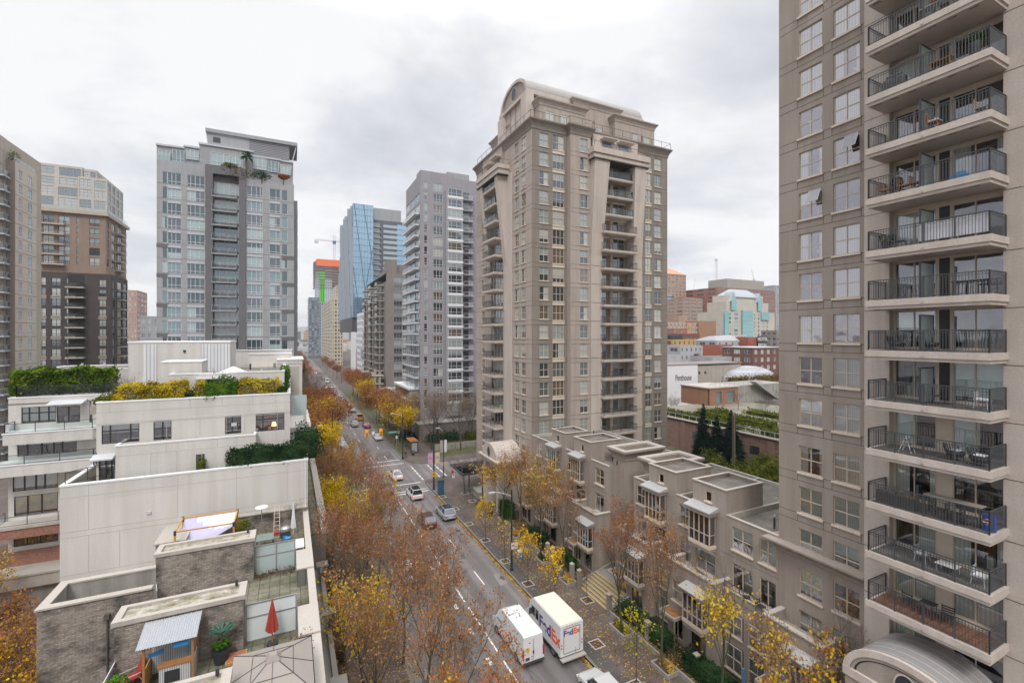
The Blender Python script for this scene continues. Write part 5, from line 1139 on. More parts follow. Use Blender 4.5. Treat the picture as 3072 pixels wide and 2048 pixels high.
# ---- violet grey tower, right of the street beyond the junction
def violet_tower():
 Y=115.0;x0=30.0;x1=onY(1441,Y)[0]+.5;P_=2.83
 B=Bld('apartment_tower','violet grey tower with white framed bays and open balconies left of the centre tower','apartment tower',(x0,Y,0),'apartment towers')
 q=lambda z:850+z/2.412;d0=117
 n=21;rows=[zz(500+122/2.412,118)-2.4+.6-P_*k+.4 for k in range(n)]
 zt1=zz(508,117);zt2=zz(540,122)
 va=[0,1,0,2,2,3,4,5,6]
 kw=dict(vars_=va,sill=None,rev=.14,fm=FRW)
 xs_=onY(q(1200),Y)[0]
 B.wall((x0,Y),UX,xs_-x0,0,zt1-.2,[colY(Y,x0,q(1018),q(1042),2.0,0,(),(.3,)),colY(Y,x0,q(1085),q(1152),2.0,-.3,(.35,.7),(.3,))],rows,GREYP,**kw)
 cA,cB=onY(q(1172),Y)[0],onY(q(1292),Y)[0]
 B.wall((xs_,Y),UX,x1-xs_,0,zt2,[],rows,GREYP)
 Bx=MB();Bx.box(cA,cB,Y-.9,Y,5,zz(500+165/2.412,119),GREYC)
 for k,z in enumerate(rows):
  zb=z-1.5+.2
  if zb<4 or k>n-2:continue
  w=win_far(cB-cA-.9,1.9,(.2,.6),(.35,),[0,0,2,0,1,4,2,5][k%8],FRW,.05);o=MB();o.add_mb(w)
  B.inst(o.mesh('window'),'window',(cA+cB)/2+.1,Y-.9-.06,zb);Bx.box(cA+.35,cB+.05,Y-1.0,Y-.9,zb-.62,zb-.02,WHP)
 B.part(Bx,'bay')
 B.wall((x0,Y+16),UY,16,0,zt1-3,[(2.6+5.2*k,4.6,2.2,-.4,(.3,.6),())for k in range(3)],rows,GREYP,vars_=[3,3,2,0,1],sill=None,rev=.14,fm=FRW)
 body(B,x0,x1,Y,Y+16,0,zt2,GREYP,right=True);W=B.W
 W.box(x0,x0+9,Y+.02,Y+4,zt1-3,zt1-.22,GREYP);W.box(x0+.01,x0+9,Y+4,Y+16,zt2,zt1-3,GREYP)
 W.box(xs_+.1,x1-3,Y+2,Y+12,zt2,zt2+2.2,GREYC)
 B.place(100)
 balcs(B,[r-.6 for r in rows if r<zt1-8],x0,Y+15.5,14,1.1,R(-90),WHP,FRW,th=.3,glass=GLRAIL,post=2.5)
 balcs(B,[r-1.9 for r in rows[:-1]],onY(q(1297),Y)[0],Y,onY(q(1366),Y)[0]-onY(q(1297),Y)[0],1.4,0,GREYC,WHP,th=.2,step=.35)
 balcs(B,[r-1.9 for r in rows],x1-1.2,Y,1.3,1.0,0,GREYC,FRG,th=.2)
 dk=MB()
 for r in rows[:-1]:dk.box(onY(q(1300),Y)[0],onY(q(1345),Y)[0],Y-.02,Y+.05,r-1.85,r+.3,FG[0])
 B.part(dk,'balcony_door')
 m=MB()
 for k in range(4):m.box(27.6,29.99,117,134,1+3*k,3+3*k,GREYC);m.box(27.2,30,116.6,134.4,3+3*k,3.5+3*k,WHP);m.box(27.55,27.6,117.5,133.5,1.3+3*k,2.8+3*k,FG[1])
 B.part(m,'podium');m=MB();m.box(28.5,48,110.5,115,0,4.0,GREYB);m.box(28.3,48,110.3,115,4.0,4.2,CONC);B.part(m,'podium');m=MB();m.box(26.6,34,136,152,0,8.6,WHP);m.box(26.4,34.1,135.8,152.2,8.6,9,LG)
 B.part(m,'podium')
violet_tower()
# ---- brown grey stepped tower with many slab balconies
def olive_tower():
 Y=166.0;X=31.0;P_=2.85
 B=Bld('apartment_tower','brown grey tower with stacked curved slab balconies between the violet and blue glass towers','apartment tower',(X,Y,0),'apartment towers')
 q=lambda z:850+z/2.412
 x1=48;zt=zz(818,164);rows=[zt-3.4-P_*k for k in range(15)]
 B.wall((X,Y),UX,x1-X,0,zt,[colY(Y,X,q(745),q(775),1.9,0,(),(.3,)),colY(Y,X,q(800),q(858),1.9,0,(.3,.65),(.3,)),colY(Y,X,q(862),q(900),1.9,0,(.5,))],rows,GREYB,vars_=[2,0,3,2,1],sill=None,fm=FRG,rev=.12,pal=TEALG+FG[2:3])
 for r in rows:B.W.box(X+5.5,x1,Y-.08,Y,r-.75,r-.05,BEIGE)
 B.wall((X,212),UY,46,0,zt-3,[(4+6*k,3.6,2.1,-.2,(.5,),())for k in range(7)],rows,GREYB,vars_=[0,4,1,2],sill=None,fm=FRG)
 body(B,X,x1,Y,212,0,zt-.1,GREYB,right=True)
 B.W.box(X+3,x1-2,Y+3,200,zt-.1,zt+3.5,GREYB);B.W.box(X+1,X+4,Y+1,Y+10,zt,zt+5.0,GREYB)
 B.place(100)
 for(y,w,xx)in((171,4.5,30.6),(183,6,30.2),(196,6,29.8)):
  balcs(B,[r-.5 for r in rows],xx+.4,y+w,w,2.6,R(-90),BEIGE,FRG,th=.34,glass=GLRAIL)
  for dy in(.3,w-.3):
   m=MB();m.cyl(xx-1.1,y+dy,0,rows[2],.35,8,GREYB);B.part(m,'column')
 m=MB()
 for(x,y,h)in((27,166,14),(28.3,176,12),(26.2,186,10)):
  m=MB()
  for k in range(4):m.cyl(x+(k%2)*1.6,y+(k//2)*3,0,h-k,.4,8,BEIGE)
  for k in range(4):m.box(x-.7,x+3,y-.7,y+4,2.9+k*2.9,3.15+k*2.9,BEIGE)
  B.part(m,'terrace_stack')
 m=MB();m.box(29,52,160,166,0,7,GREYB);B.part(m,'podium')
olive_tower()
# ---- blue glass tower with crossing diagonal fins
def blue_tower():
 Y=262.0;X=31.0;x1,d=onY(1120,Y);zt=zz(608,249);
 B=Bld('office_tower','blue glass tower with diagonal fins and a pleated street side','office tower',(X,Y,0),'apartment towers')
 BG=glossmix('blue_curtain_wall',(.12,.24,.34),.42,tint=(.62,.82,1.0),wav=.1);BG2=glossmix('blue_grey_wall',(.12,.155,.20),.22,tint=(.75,.88,1))
 W=B.W;z0=36
 W.face([(X,Y,z0),(x1,Y,z0),(x1,Y,zt),(X,Y,zt)],BG)
 body(B,X,x1,Y,336,z0,zt,BG2,right=True)
 m=MB();k=z0
 while k<zt:m.box(X,x1,Y-.12,Y,k,k+.22,flat('blue_grey_mullion',(.16,.24,.32),.4));k+=3.3
 for i in range(8):xx=X+(x1-X)*i/7;m.box(xx-.07,xx+.07,Y-.15,Y,z0,zt,MC['blue_grey_mullion'])
 B.part(m,'mullion')
 w=x1-X;H_=zt-z0;f=flat('dark_fin',(.10,.14,.18),.4)
 for(a,za,b,zb)in((.05,1,.75,0),(.5,1,1,.45),(.98,.62,.35,0),(0,.45,.35,0)):
  m=MB();m.tube((X+w*a,Y-.3,z0+H_*za),(X+w*b,Y-.3,z0+H_*zb),.17,.17,4,f);B.part(m,'fin')
 m=MB();n=12;L_=74/n
 for i in range(n):
  ya=Y+74-i*L_;yb=ya-L_;xo=1.6
  for j in range(10):
   za=z0+H_*j/10;zb=z0+H_*(j+1)/10;o=xo*(.45+.55*math.sin(i*1.7+j*.55))
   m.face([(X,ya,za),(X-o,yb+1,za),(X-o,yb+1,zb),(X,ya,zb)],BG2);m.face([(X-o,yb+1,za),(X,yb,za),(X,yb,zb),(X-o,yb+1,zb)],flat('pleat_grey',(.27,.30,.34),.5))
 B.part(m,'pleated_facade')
 Yb=268;xa=onY(1119,Yb)[0];xc=onY(1166,Yb)[0];xb=onY(1222,Yb)[0];z2=zz(655,258);m=MB()
 m.box(xa,xb+4,Yb,Yb+40,20,z2,stucco('slate_wall',(.13,.135,.165),streak=.03));m.box(xa+1,xb-3,Yb+3,Yb+20,z2,z2+7.5,GREYC);B.part(m,'slate_block')
 m=MB();k=0
 for k in range(19):
  z=z2-4-3.05*k;m.box(xa+.3,xc-5,Yb-.1,Yb,z,z+2.2,FG[1]);m.box(xa+.2,xc-4.6,Yb-1.4,Yb,z-.5,z-.1,LG)
  m.box(xc-3.0,xb-6,Yb-.1,Yb,z,z+1.6,TEALG[0]);m.box(xb-6,xb+4,Yb-.1,Yb,z-.4,z+2.3,BG)
 B.part(m,'window_bands')
 B.W.box(X-.5,x1+2,Y+1,330,28,z0-.01,flat('dark_plinth',(.06,.06,.07),.6));B.place()
blue_tower()
def simple_tower(lab,cat,x0,x1,y0,y1,zt,mat,wcols,pitch,h,vars_,pal=None,scols=0,fm=None,group='apartment towers',first=3.0,side='street',name='apartment_tower',z0=0,maxn=100,cap=None,sill=None):
 B=Bld(name,lab,cat,(x0,y0,0),group);rows=[];z=zt-first
 while z>z0+1:rows.append(z);z-=pitch
 w=x1-x0
 cols=[(w*f,w*ww,h,0,(.5,),())for f,ww in wcols]
 B.wall((x0,y0),UX,w,z0,zt,cols,rows,mat,vars_=vars_,sill=sill,fm=fm or FRG,rev=.12,pal=pal)
 L_=y1-y0
 if scols and side=='street':B.wall((x0,y1),UY,L_,z0,zt,[(L_*(i+.5)/scols,L_/scols*.6,h,0,(.5,),())for i in range(scols)],rows,mat,vars_=vars_,sill=sill,fm=fm or FRG,rev=.12,pal=pal)
 elif scols:B.wall((x1,y0),(0,1),L_,z0,zt,[(L_*(i+.5)/scols,L_/scols*.6,h,0,(.5,),())for i in range(scols)],rows,mat,vars_=vars_,sill=sill,fm=fm or FRG,rev=.12,pal=pal)
 body(B,x0,x1,y0,y1,z0,zt,mat,street=not(scols and side=='street'),right=not(scols and side!='street'))
 if cap:B.W.box(x0-.3,x1+.3,y0-.3,y1+.3,zt,zt+cap,LG if mat is not BEIGE else BEIGE)
 B.place(maxn);return B
# white slab, stepped white and grey block, cream tower, construction tower on the right of the street
b=simple_tower('white slab building with one tall teal glazed stripe at the foot of the blue tower','building',31,onY(1058,250)[0],250,258,zz(995,245),WHP,[(.1,.05),(.28,.05),(.42,.05)],40,20,[0],fm=FRG,first=26,name='building')
m=MB();m.box(33.6,36.2,249.9,250,4,zz(1003,245),TEALG[2]);[m.box(33.6,36.2,249.85,249.9,4+k*2.2,4.2+k*2.2,TEALG[0])for k in range(10)];b.part(m,'glazed_stripe')
b=simple_tower('stepped white and blue grey block in front of the blue tower','building',31,44,214,246,zz(935,215),WHP,[(.35,.22),(.75,.25)],3.0,1.7,[0,2,1],scols=8,name='building',fm=FRG)
m=MB();[m.box(30.8,38,213.8,222+(k%2)*9,6+k*9,10.5+k*9,stucco('blue_grey_panel',(.27,.30,.35),streak=.03))for k in range(3)];b.part(m,'cladding')
x,d=onY(1070,230);t=empty('maple_tree',(33.5,216,zz(930,215)),'rusty bare tree on the roof of the stepped white block','tree');m=MB();rn=random.Random(4);leaf_blob(m,(0,0,2.6),2.6,500,.4,RUSTL,rn,(1.3,1,.9),.2);m.build('crown',t);m=MB();m.tube((0,0,-.5),(0,0,2),.2,.12,6,TWIG);m.build('trunk',t)
simple_tower('cream tower with dark window bands beyond the blue glass tower','apartment tower',30,onY(1028,400)[0],400,520,zz(900,395),stucco('cream_concrete',(.50,.44,.33),streak=.03,sc=.1),[(.08,.06),(.2,.06),(.42,.16),(.68,.14),(.9,.1)],3.0,1.9,[0,1,4,2],scols=6,fm=FRG)
b=simple_tower('upper setback block of the cream tower','apartment tower',34,onY(1028,405)[0],405,436,zz(862,395),MC['cream_concrete'],[(.2,.12),(.5,.2),(.8,.12)],3.0,1.9,[0,1],fm=FRG,z0=zz(900,395)-1)
# construction tower
def constr():
 Yc=640;x0,d=onY(944,Yc);x1=onY(1022,Yc)[0];zt=zz(775,d)
 B=Bld('construction_tower','unfinished tower with green membrane and an orange safety net round its top','tower under construction',(x0,Yc,0));m=MB()
 grn=flat('green_membrane',(.13,.50,.05),.8,var=.05,sc=.2);org=flat('orange_net',(.75,.16,.05),.8,var=.1,sc=.3);cc=flat('raw_concrete',(.36,.33,.32),.9)
 x2=onY(995,Yc)[0];bl=glossmix('blue_far_glass',(.16,.22,.30),.3)
 xg0,xg1=onY(958,Yc)[0],onY(975,Yc)[0]
 m.box(x0+.5,x2,Yc,Yc+30,0,zz(835,d),bl);m.box(xg0,xg1,Yc-.3,Yc,zz(905,d),zz(812,d),grn);m.box(x0+1,xg0-.5,Yc-.3,Yc,zz(835,d),zz(812,d),flat('green_trace',(.22,.36,.18),.8))
 m.box(xg1,xg1+22,Yc+1,Yc+20,0,zz(785,d),flat('core_concrete',(.30,.20,.17),.9));B.part(m,'core')
 m=MB();z=zz(860,d)
 while z<zt-4:m.box(x0-1,x1,Yc-1.5,Yc+30,z,z+.6,cc);z+=3.6
 B.part(m,'floor_slab');m=MB();m.box(x0+2,x1+2,Yc-2.2,Yc+31,zt-9,zt-.2,org);B.part(m,'safety_net')
 m=MB();[m.box(x0+.4,x2,Yc-.2,Yc,3.6*k,3.6*k+.5,LG)for k in range(34)];[m.box(x0+(x2-x0)*k/8,x0+(x2-x0)*k/8+.6,Yc-.3,Yc,0,zz(835,d),LG)for k in range(9)];B.part(m,'facade_grid');B.place()
 def crane(fx,ytop,yb,Yk,jl,jr,lab,jy=None,luff=None,col=(.5,.5,.52)):
  x,d=onY(fx,Yk);t=empty('tower_crane',(x,Yk,0),lab,'crane','tower cranes');cm=flat('crane_grey',col,.5);z1=zz(ytop,d);zb_=zz(yb,d);s=d/455/3
  m=MB();w=1.1
  for(a,b_)in((-w,-w),(w,-w),(w,w),(-w,w)):m.tube((a,b_,zb_),(a,b_,z1),.28,.28,3,cm)
  z=zb_
  k=0
  while z<z1-4:m.tube((-w if k%2 else w,-w,z),(w if k%2 else-w,-w,z+4),.16,.16,3,cm);z+=4;k+=1
  m.build('mast',t)
  if luff is None:
   m=MB();zj=zz(jy,d)
   for dz in(0,1.6):m.tube((-jl*s,0,zj+dz),(jr*s,0,zj+dz*.6),.25,.25,3,cm)
   for i in range(16):a=-jl*s+(jl+jr)*s*i/16;m.tube((a,0,zj),(a+3,0,zj+1.5),.12,.12,3,cm)
   m.build('jib',t);m=MB();m.box(-2,2,-1.5,1.5,zj-3,zj+.5,flat('crane_blue',(.05,.10,.35),.5));m.build('cab',t);m=MB();m.tube((0,0,z1),(jr*s,0,zj),.1,.1,3,cm);m.tube((0,0,z1),(-jl*s*.7,0,zj+1),.1,.1,3,cm);m.box(-jl*s,-jl*s+5,-1,1,zj-4,zj,cm);m.build('tie_bar',t)
  else:
   m=MB();dx_,dy_=luff;
   for o in(-.7,.7):m.tube((0,o,z1),(dx_*s,o,z1+dy_*s),.25,.2,3,cm)
   m.build('jib',t);m=MB();m.box(-2.5,2,-1.3,1.3,z1-3,z1,cm);m.build('cab',t)
 crane(1003,705,790,655,55,22,'tower crane with long level jib over the unfinished tower',jy=724)
 crane(2149,776,900,520,0,0,'upright luffing crane above the white office block on the right',luff=(1,0),col=(.45,.42,.45))
 crane(2079,895,905,500,0,0,'small tilted crane jib between the downtown brick towers',luff=(8,62),col=(.5,.48,.46))
 crane(2262,836,860,600,0,0,'small crane jib behind the red brown office slab',luff=(-12,30),col=(.5,.42,.40))
constr()
simple_tower('narrow dark glass tower below the construction tower','apartment tower',onY(926,560)[0],onY(958,560)[0],560,590,zz(888,500),flat('slate_glass',(.12,.14,.17),.4),[(.15,.15),(.4,.15),(.65,.15),(.88,.12)],3.1,1.9,[0,1,2],pal=TEALG,scols=4,fm=FRW)
# ---- left side: brown and dark tower, far left tower, small ones
def brown_tower():
 q=lambda v:v/2.177
 Y=165;xa=onY(q(215),Y)[0];xb=onY(q(722),Y)[0];zt=43.2;P_=2.75
 B=Bld('apartment_tower','tower of dark brown brick base, tan brick middle and pale glazed top on the left','apartment tower',(xa,Y,0),'apartment towers')
 rows=[zt-3.6-P_*k for k in range(14)]
 va=[0,3,1,3,3,3,2,5]
 kw=dict(vars_=va,sill=None,rev=.15,fm=DARKFRAME)
 cs=[colY(Y,xa,q(a),q(b),2.0,0,(.5,),(.3,))for a,b in((245,300),(337,396),(432,487),(648,693))]
 B.wall((xa,Y),UX,xb-xa,0,zt,cs,rows,DBRICK,**kw)
 B.wall((xb,Y),(0,1),15,0,zt,[(2.5,1.6,2.0,0,(.5,),()),(7.5,3.5,2.1,0,(.5,),()),(12.6,2.6,2.1,0,(.5,),())],rows,DBRICK,**kw)
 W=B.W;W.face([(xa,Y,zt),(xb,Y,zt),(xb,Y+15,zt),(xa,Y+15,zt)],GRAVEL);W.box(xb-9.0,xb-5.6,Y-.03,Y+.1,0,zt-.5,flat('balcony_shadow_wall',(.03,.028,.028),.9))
 for k,z in enumerate(rows):
  if k%2==1:
   for c in cs:W.box(xa+c[0]-c[1]/2-.15,xa+c[0]+c[1]/2+.15,Y-.15,Y,z-.35,z-.05,BEIGE);W.box(xa+c[0]-c[1]/2-.15,xa+c[0]+c[1]/2+.15,Y-.15,Y,z-.8,z-.5,BEIGE)
 Y2=Y+2;x2=onY(q(205),Y2)[0];x3=onY(q(690),Y2)[0];z2=59.8;rows2=[z2-3.0-P_*k for k in range(6)]
 B.wall((x2,Y2),UX,x3-x2,zt,z2,[colY(Y2,x2,q(a),q(b),2.1,0,(.5,),(.3,))for a,b in((280,352),(383,456),(498,514),(583,652))],rows2,TBRICK,**kw)
 B.wall((x3,Y2),(0,1),18,zt,z2,[(1.8,1.5,2.1,0,(.5,),()),(6.2,2.5,2.1,0,(.5,),()),(12,3.4,2.1,0,(.5,),())],rows2,TBRICK,**kw)
 C_=MB();C_.box(x2,x3+.8,Y2-.8,Y2+18.5,z2,z2+.9,BEIGE);B.part(C_,'cornice');W.box(xb-.01,x3,Y2+.01,Y2+15,0,zt+3,TBRICK)if x3>xb else None
 for(qa,qb,Yp,za,zb_)in((205,520,Y2+2,z2,z2+8.2),(510,700,Y2+1.5,z2,z2+11),(190,545,Y2+5,z2+8.2,z2+14.5),(540,630,Y2+5,z2+8,z2+14.2)):
  a,b=onY(q(qa),Yp)[0],onY(q(qb),Yp)[0];rr=[]
  z=zb_-3.0
  while z>za:rr.append(z);z-=2.9
  n=max(2,int((b-a)/4));B.wall((a,Yp),UX,b-a,za,zb_,[((b-a)*(i+.5)/n,(b-a)/n*.82,2.35,0,(.33,.66),(.3,.65))for i in range(n)],rr,stucco('pale_concrete',(.48,.45,.41),streak=.03),vars_=[2,3,1,3,3],sill=None,fm=FRG)
  B.wall((b,Yp),(0,1),14,za,zb_,[(14*(i+.5)/4,2.3,2.2,0,(.5,),(.3,.65))for i in range(4)],rr,MC['pale_concrete'],vars_=[2,3,1,3,3],sill=None,fm=FRG)
  W.face([(a,Yp,zb_),(b,Yp,zb_),(b,Yp+14,zb_),(a,Yp+14,zb_)],GRAVEL)
 B.place(100)
 balcs(B,[r-.3 for r in rows],xb-9.2,Y,3.8,1.6,0,BEIGE,BLACK,th=.35,glass=GLRAIL)
 balcs(B,[r-.3 for r in rows],xb,Y+5.4,4.4,1.5,R(90),BEIGE,BLACK,th=.35)
 balcs(B,[r-.2 for r in rows2],onY(q(268),Y2)[0],Y2,5.0,1.2,0,BEIGE,BLACK,th=.35)
 balcs(B,[r-.2 for r in rows2],x3,Y2+8,5,1.4,R(90),BEIGE,BLACK,th=.35)
 r=MB();railing_mb(r,[(x2,Y2-.5,z2+.9),(x3+.5,Y2-.5,z2+.9),(x3+.5,Y2+17,z2+.9)],1.1,FRG,step=None,post=2.5,midrail=False,glass=GLRAIL);B.part(r,'railing')
brown_tower()
def farleft():
 xe=-47.7;Y=121;P_=2.75;B=Bld('apartment_tower','slim brown and beige tower cut by the left edge of the view','apartment tower',(xe-10,Y,0),'apartment towers')
 rows=[56.5-P_*k for k in range(20)];zt=59.7
 B.wall((xe,Y),(0,1),8.2,0,zt,[(1.9,1.3,1.9,0,(.5,),(.3,)),(5.6,1.7,1.9,0,(.5,),(.3,))],rows,stucco('beige_brown',(.55,.49,.43),streak=.04),joints=[r-.5 for r in rows],vars_=[3,2,3,3],sill=None,fm=FRW,jt=.08)
 W=B.W;W.face([(xe-1.3,Y,0),(xe,Y,0),(xe,Y,zt),(xe-1.3,Y,zt)],stucco('brown_wall',(.27,.225,.195),streak=.04));
 B.wall((xe-1.3,Y-3),(0,1),3,0,zt+4,[(1.5,1.8,2.0,0,(.5,),())],rows+[59.2],BEIGE,vars_=[0,2,1],sill=None,fm=FRG)
 W.box(xe-14,xe-1.36,Y-2.98,Y+14,0,zt+4,BEIGE);W.face([(xe-14,Y+8.2,zt),(xe,Y+8.2,zt),(xe,Y+8.2,0),(xe-14,Y+8.2,0)],BEIGE)
 B.place();balcs(B,[r-.3 for r in rows],xe-1.3,Y-2.6,2.2,.8,R(90),LG,FRG,glass=GLRAIL)
 r=MB();railing_mb(r,[(xe-.1,Y+.1,zt),(xe-.1,Y+8,zt)],1.0,LG,step=None,post=1.5,midrail=False,glass=GLRAIL);B.part(r,'railing')
 t=empty('roof_shrubs',(xe-.8,Y+1.5,zt),'straggly shrub on the roof corner of the far left tower','shrub');m=MB();rn=random.Random(3);leaf_blob(m,(0,0,1.0),1.5,260,.25,OLIVE,rn,(.6,1.2,.9),.2);m.build('foliage',t)
farleft()
simple_tower('distant rose brick tower between the dark brown tower and the grey tower','apartment tower',onY(384,330)[0],onY(412,330)[0],330,350,zz(866,255),stucco('rose_brick_far',(.42,.27,.22),streak=.02,sc=.1),[(.2,.14),(.5,.14),(.8,.14)],3.0,1.6,[0,1,3],scols=3,side='right',fm=FRW)
simple_tower('low grey apartment block behind the trees left of the grey tower','apartment block',onY(420,240)[0],onY(500,240)[0],240,260,zz(948,195),GREYC,[(.12,.12),(.35,.1),(.6,.12),(.85,.12)],3.0,1.8,[0,1,2],fm=FRW,group=None,name='apartment_block')
# ============================================================ downtown blocks seen between the two taupe towers
def dbox(lab,fx0,fx1,fyt,Y,depth,mat,cols=4,pitch=3.2,h=1.6,vars_=(0,1,2),fm=None,cat='building',name='building',pal=None,z0=0,wf=.5,first=2.6,cap=0,hb=None):
 x0,d=onY(fx0,Y);x1,d2=onY(fx1,Y);zt=zz(fyt,(d+d2)/2)
 return simple_tower(lab,cat,x0,x1,Y,Y+depth,zt,mat,[((i+.5)/cols,wf/cols)for i in range(cols)],pitch,h,list(vars_),fm=fm or FRG,group='downtown buildings',name=name,z0=z0,pal=pal,first=first,maxn=60,scols=3 if depth<60 else 0,cap=cap),x0,x1,zt,(d+d2)/2
BRN=stucco('far_brown',(.37,.25,.19),streak=.03,sc=.1);BRO=stucco('far_red_brown',(.30,.125,.085),streak=.03,sc=.1);PKB=stucco('far_pink_beige',(.46,.33,.27),streak=.02,sc=.1);OFFW=stucco('far_off_white',(.52,.49,.44),streak=.03,sc=.1)
YELW=stucco('ochre_render',(.52,.33,.13),streak=.08,var=.15,sc=.4);LGR=stucco('pale_grey_render',(.40,.40,.42),streak=.04);RED2=stucco('brick_red_render',(.30,.085,.06),streak=.06,var=.1,sc=.4);STONE=stucco('chateau_stone',(.50,.46,.40),streak=.05,sc=.1);DRED=stucco('dark_red_brick',(.17,.075,.055),streak=.06,var=.12,sc=.5)
b,x0,x1,zt,d=dbox('brown downtown tower with orange pyramid roof against the centre tower',1990,2058,822,330,25,BRN,6,3.0,1.6,(0,1,2,4),cat='apartment tower',name='apartment_tower')
m=MB();xm=(x0+x1)/2;m.loft([(x0-.5,329.5,zt),(x1+.5,329.5,zt),(x1+.5,355,zt),(x0-.5,355,zt)],[(xm-4,338,zt+7),(xm+1,338,zt+7),(xm+1,346,zt+7),(xm-4,346,zt+7)],flat('orange_roof',(.62,.27,.15),.7));b.part(m,'roof')
m=MB();gb=glossmix('bay_blue',(.16,.25,.30),.25)
for k in range(17):m.box(x0+2.5,x0+12,328.4,330,zt-22-3*k,zt-20.0-3*k,gb)
b.part(m,'glazed_bay')
dbox('flat brown slab block behind the striped hotel',2052,2108,893,300,30,BRN,3,3.4,1.3,(0,),wf=.85)
dbox('red brown low tower top left of the white office block',2052,2082,890,320,30,BRO,2,6,1.2,(0,))
b,x0,x1,zt,d=dbox('white ribbed office block between the brown slab and the red brown slab',2098,2160,908,360,30,OFFW,9,3.4,1.6,(0,1),wf=.6)
dbox('glassy tower top behind the white ribbed office block',2106,2152,897,420,30,GREYC,5,3.4,2,(0,1),pal=TEALG)
b,x0,x1,zt,d=dbox('long red brown office slab with dark window bands',2152,2326,866,300,40,BRO,5,3.9,1.7,(0,),wf=.9)
m=MB();a,c=onY(2182,312)[0],onY(2292,312)[0];m.box(a,c,312,335,zt,zt+11,stucco('plant_grey',(.33,.30,.27),streak=.02));b.part(m,'plant_room')
dbox('grey glass tower edge at the right of the red brown slab',2322,2345,855,330,30,GREYC,3,3.2,2.0,(0,1),pal=TEALG)
# chateau style tower
def chateau():
 Y=240;x0,d=onY(2172,Y);x1=onY(2324,Y)[0];d=onY(2250,Y)[1];s=lambda fx:onY(fx,Y)[0]
 B=Bld('apartment_tower','stone chateau style tower with turquoise glass bays and steep gabled roof','apartment tower',(x0,Y,0));zt=zz(935,d)
 rows=[zt-3-3.1*k for k in range(8)]
 B.wall((x0,Y),UX,x1-x0,0,zt,[colY(Y,x0,2185,2193,1.9,0,()),colY(Y,x0,2203,2214,1.9,0,(.5,)),colY(Y,x0,2262,2266,1.9,0,()),colY(Y,x0,2274,2278,1.9,0,()),colY(Y,x0,2287,2291,1.9,0,()),colY(Y,x0,2300,2304,1.9,0,())],rows,STONE,vars_=[1,2,0],sill=None,fm=FRG,pal=TEALG)
 body(B,x0,x1,Y,Y+25,0,zt,STONE,street=True,right=True)
 m=MB();tg=glossmix('turquoise_bay',(.10,.26,.28),.25,tint=(.7,1,1));m.box(s(2223),s(2254),Y-1.5,Y,8,zt+1,tg);m.box(s(2171),s(2184),Y-1,Y,8,zt,tg);m.box(s(2282),s(2304),Y-1,Y,zt-6,zt,tg)
 for k in range(12):m.box(s(2223),s(2254),Y-1.6,Y-1.5,8+k*3.1,8.3+k*3.1,LG)
 B.part(m,'glass_bay')
 m=MB();zr=zz(865,d);a,c=s(2186),s(2312);m.box(a,c,Y+2,Y+20,zt,zz(905,d),STONE)
 m.box(s(2196),s(2302),Y+4,Y+18,zz(905,d),zz(885,d),STONE)
 rfm=flat('pale_metal_roof',(.36,.40,.44),.45);b0=zz(890,d);m.loft([(s(2200),Y+3,b0),(s(2300),Y+3,b0),(s(2300),Y+19,b0),(s(2200),Y+19,b0)],[(s(2225),Y+9,zr),(s(2270),Y+9,zr),(s(2270),Y+12,zr),(s(2225),Y+12,zr)],rfm);m.face([(s(2225),Y+9,zr),(s(2270),Y+9,zr),(s(2270),Y+12,zr),(s(2225),Y+12,zr)],rfm)
 for(p,q_)in((2196,2214),(2276,2290)):z_=zz(905,d);m.loft([(s(p),Y+1,z_),(s(q_),Y+1,z_),(s(q_),Y+9,z_),(s(p),Y+9,z_)],[(s((p+q_)/2)-.1,Y+1,zz(876,d)),(s((p+q_)/2)+.1,Y+1,zz(876,d)),(s((p+q_)/2)+.1,Y+9,zz(876,d)),(s((p+q_)/2)-.1,Y+9,zz(876,d))],rfm);m.box(s(p)+.5,s(q_)-.5,Y+.7,Y+1,zt+1,zz(898,d),tg)
 B.part(m,'gabled_roof');B.place(60)
chateau()
b,x0,x1,zt,d=dbox('striped pink and brown hotel slab beside the centre tower',1996,2096,966,215,20,PKB,9,3.1,1.9,(0,1,4),wf=.5,fm=FRW)
m=MB()
for k in range(10):xx=x0+(x1-x0)*(k/9);m.box(xx-.35,xx+.35,214.8,215,4,zt-2,BRN)
m.box(x0+(x1-x0)*.63,x0+(x1-x0)*.75,214.5,215,zt-8,zt-.2,flat('hotel_orange',(.55,.27,.16),.8));m.box(x0+(x1-x0)*.665,x0+(x1-x0)*.71,214.3,214.5,zt-4.4,zt-2.4,flat('hotel_green',(.10,.42,.12),.6));b.part(m,'pilaster')
dbox('plain brown brick flank of the striped hotel',2096,2148,962,214,30,stucco('brown_flank',(.33,.185,.115),streak=.04,sc=.2),1,50,.1,(0,),first=1)
dbox('plain red brown cube roof house on the striped hotel',2036,2062,944,225,10,BRN,1,50,.1,(0,),first=1)
b,x0,x1,zt,d=dbox('ochre yellow old building with stained render',2018,2088,1017,170,20,YELW,5,3.6,1.8,(0,4),wf=.35);m=MB();m.box(x0+1,x0+9,172,185,zt,zt+2,BLACK);m.box(x1-9,x1+14,180,190,zt+.5,zt+3,DRED);b.part(m,'roof_house')
dbox('dark red brick block left of the ochre building',1990,2019,1020,172,20,DRED,3,3.4,1.6,(0,1))
b,x0,x1,zt,d=dbox('pale grey rooming house with fire escapes and a red brick flank',2040,2108,1036,150,22,LGR,5,3.5,1.7,(0,1,4),wf=.35,fm=FRW)
m=MB();xr=onY(2170,155)[0];m.box(x1,xr,150,151,0,zt+.3,RED2);b.part(m,'flank_wall');m=MB()
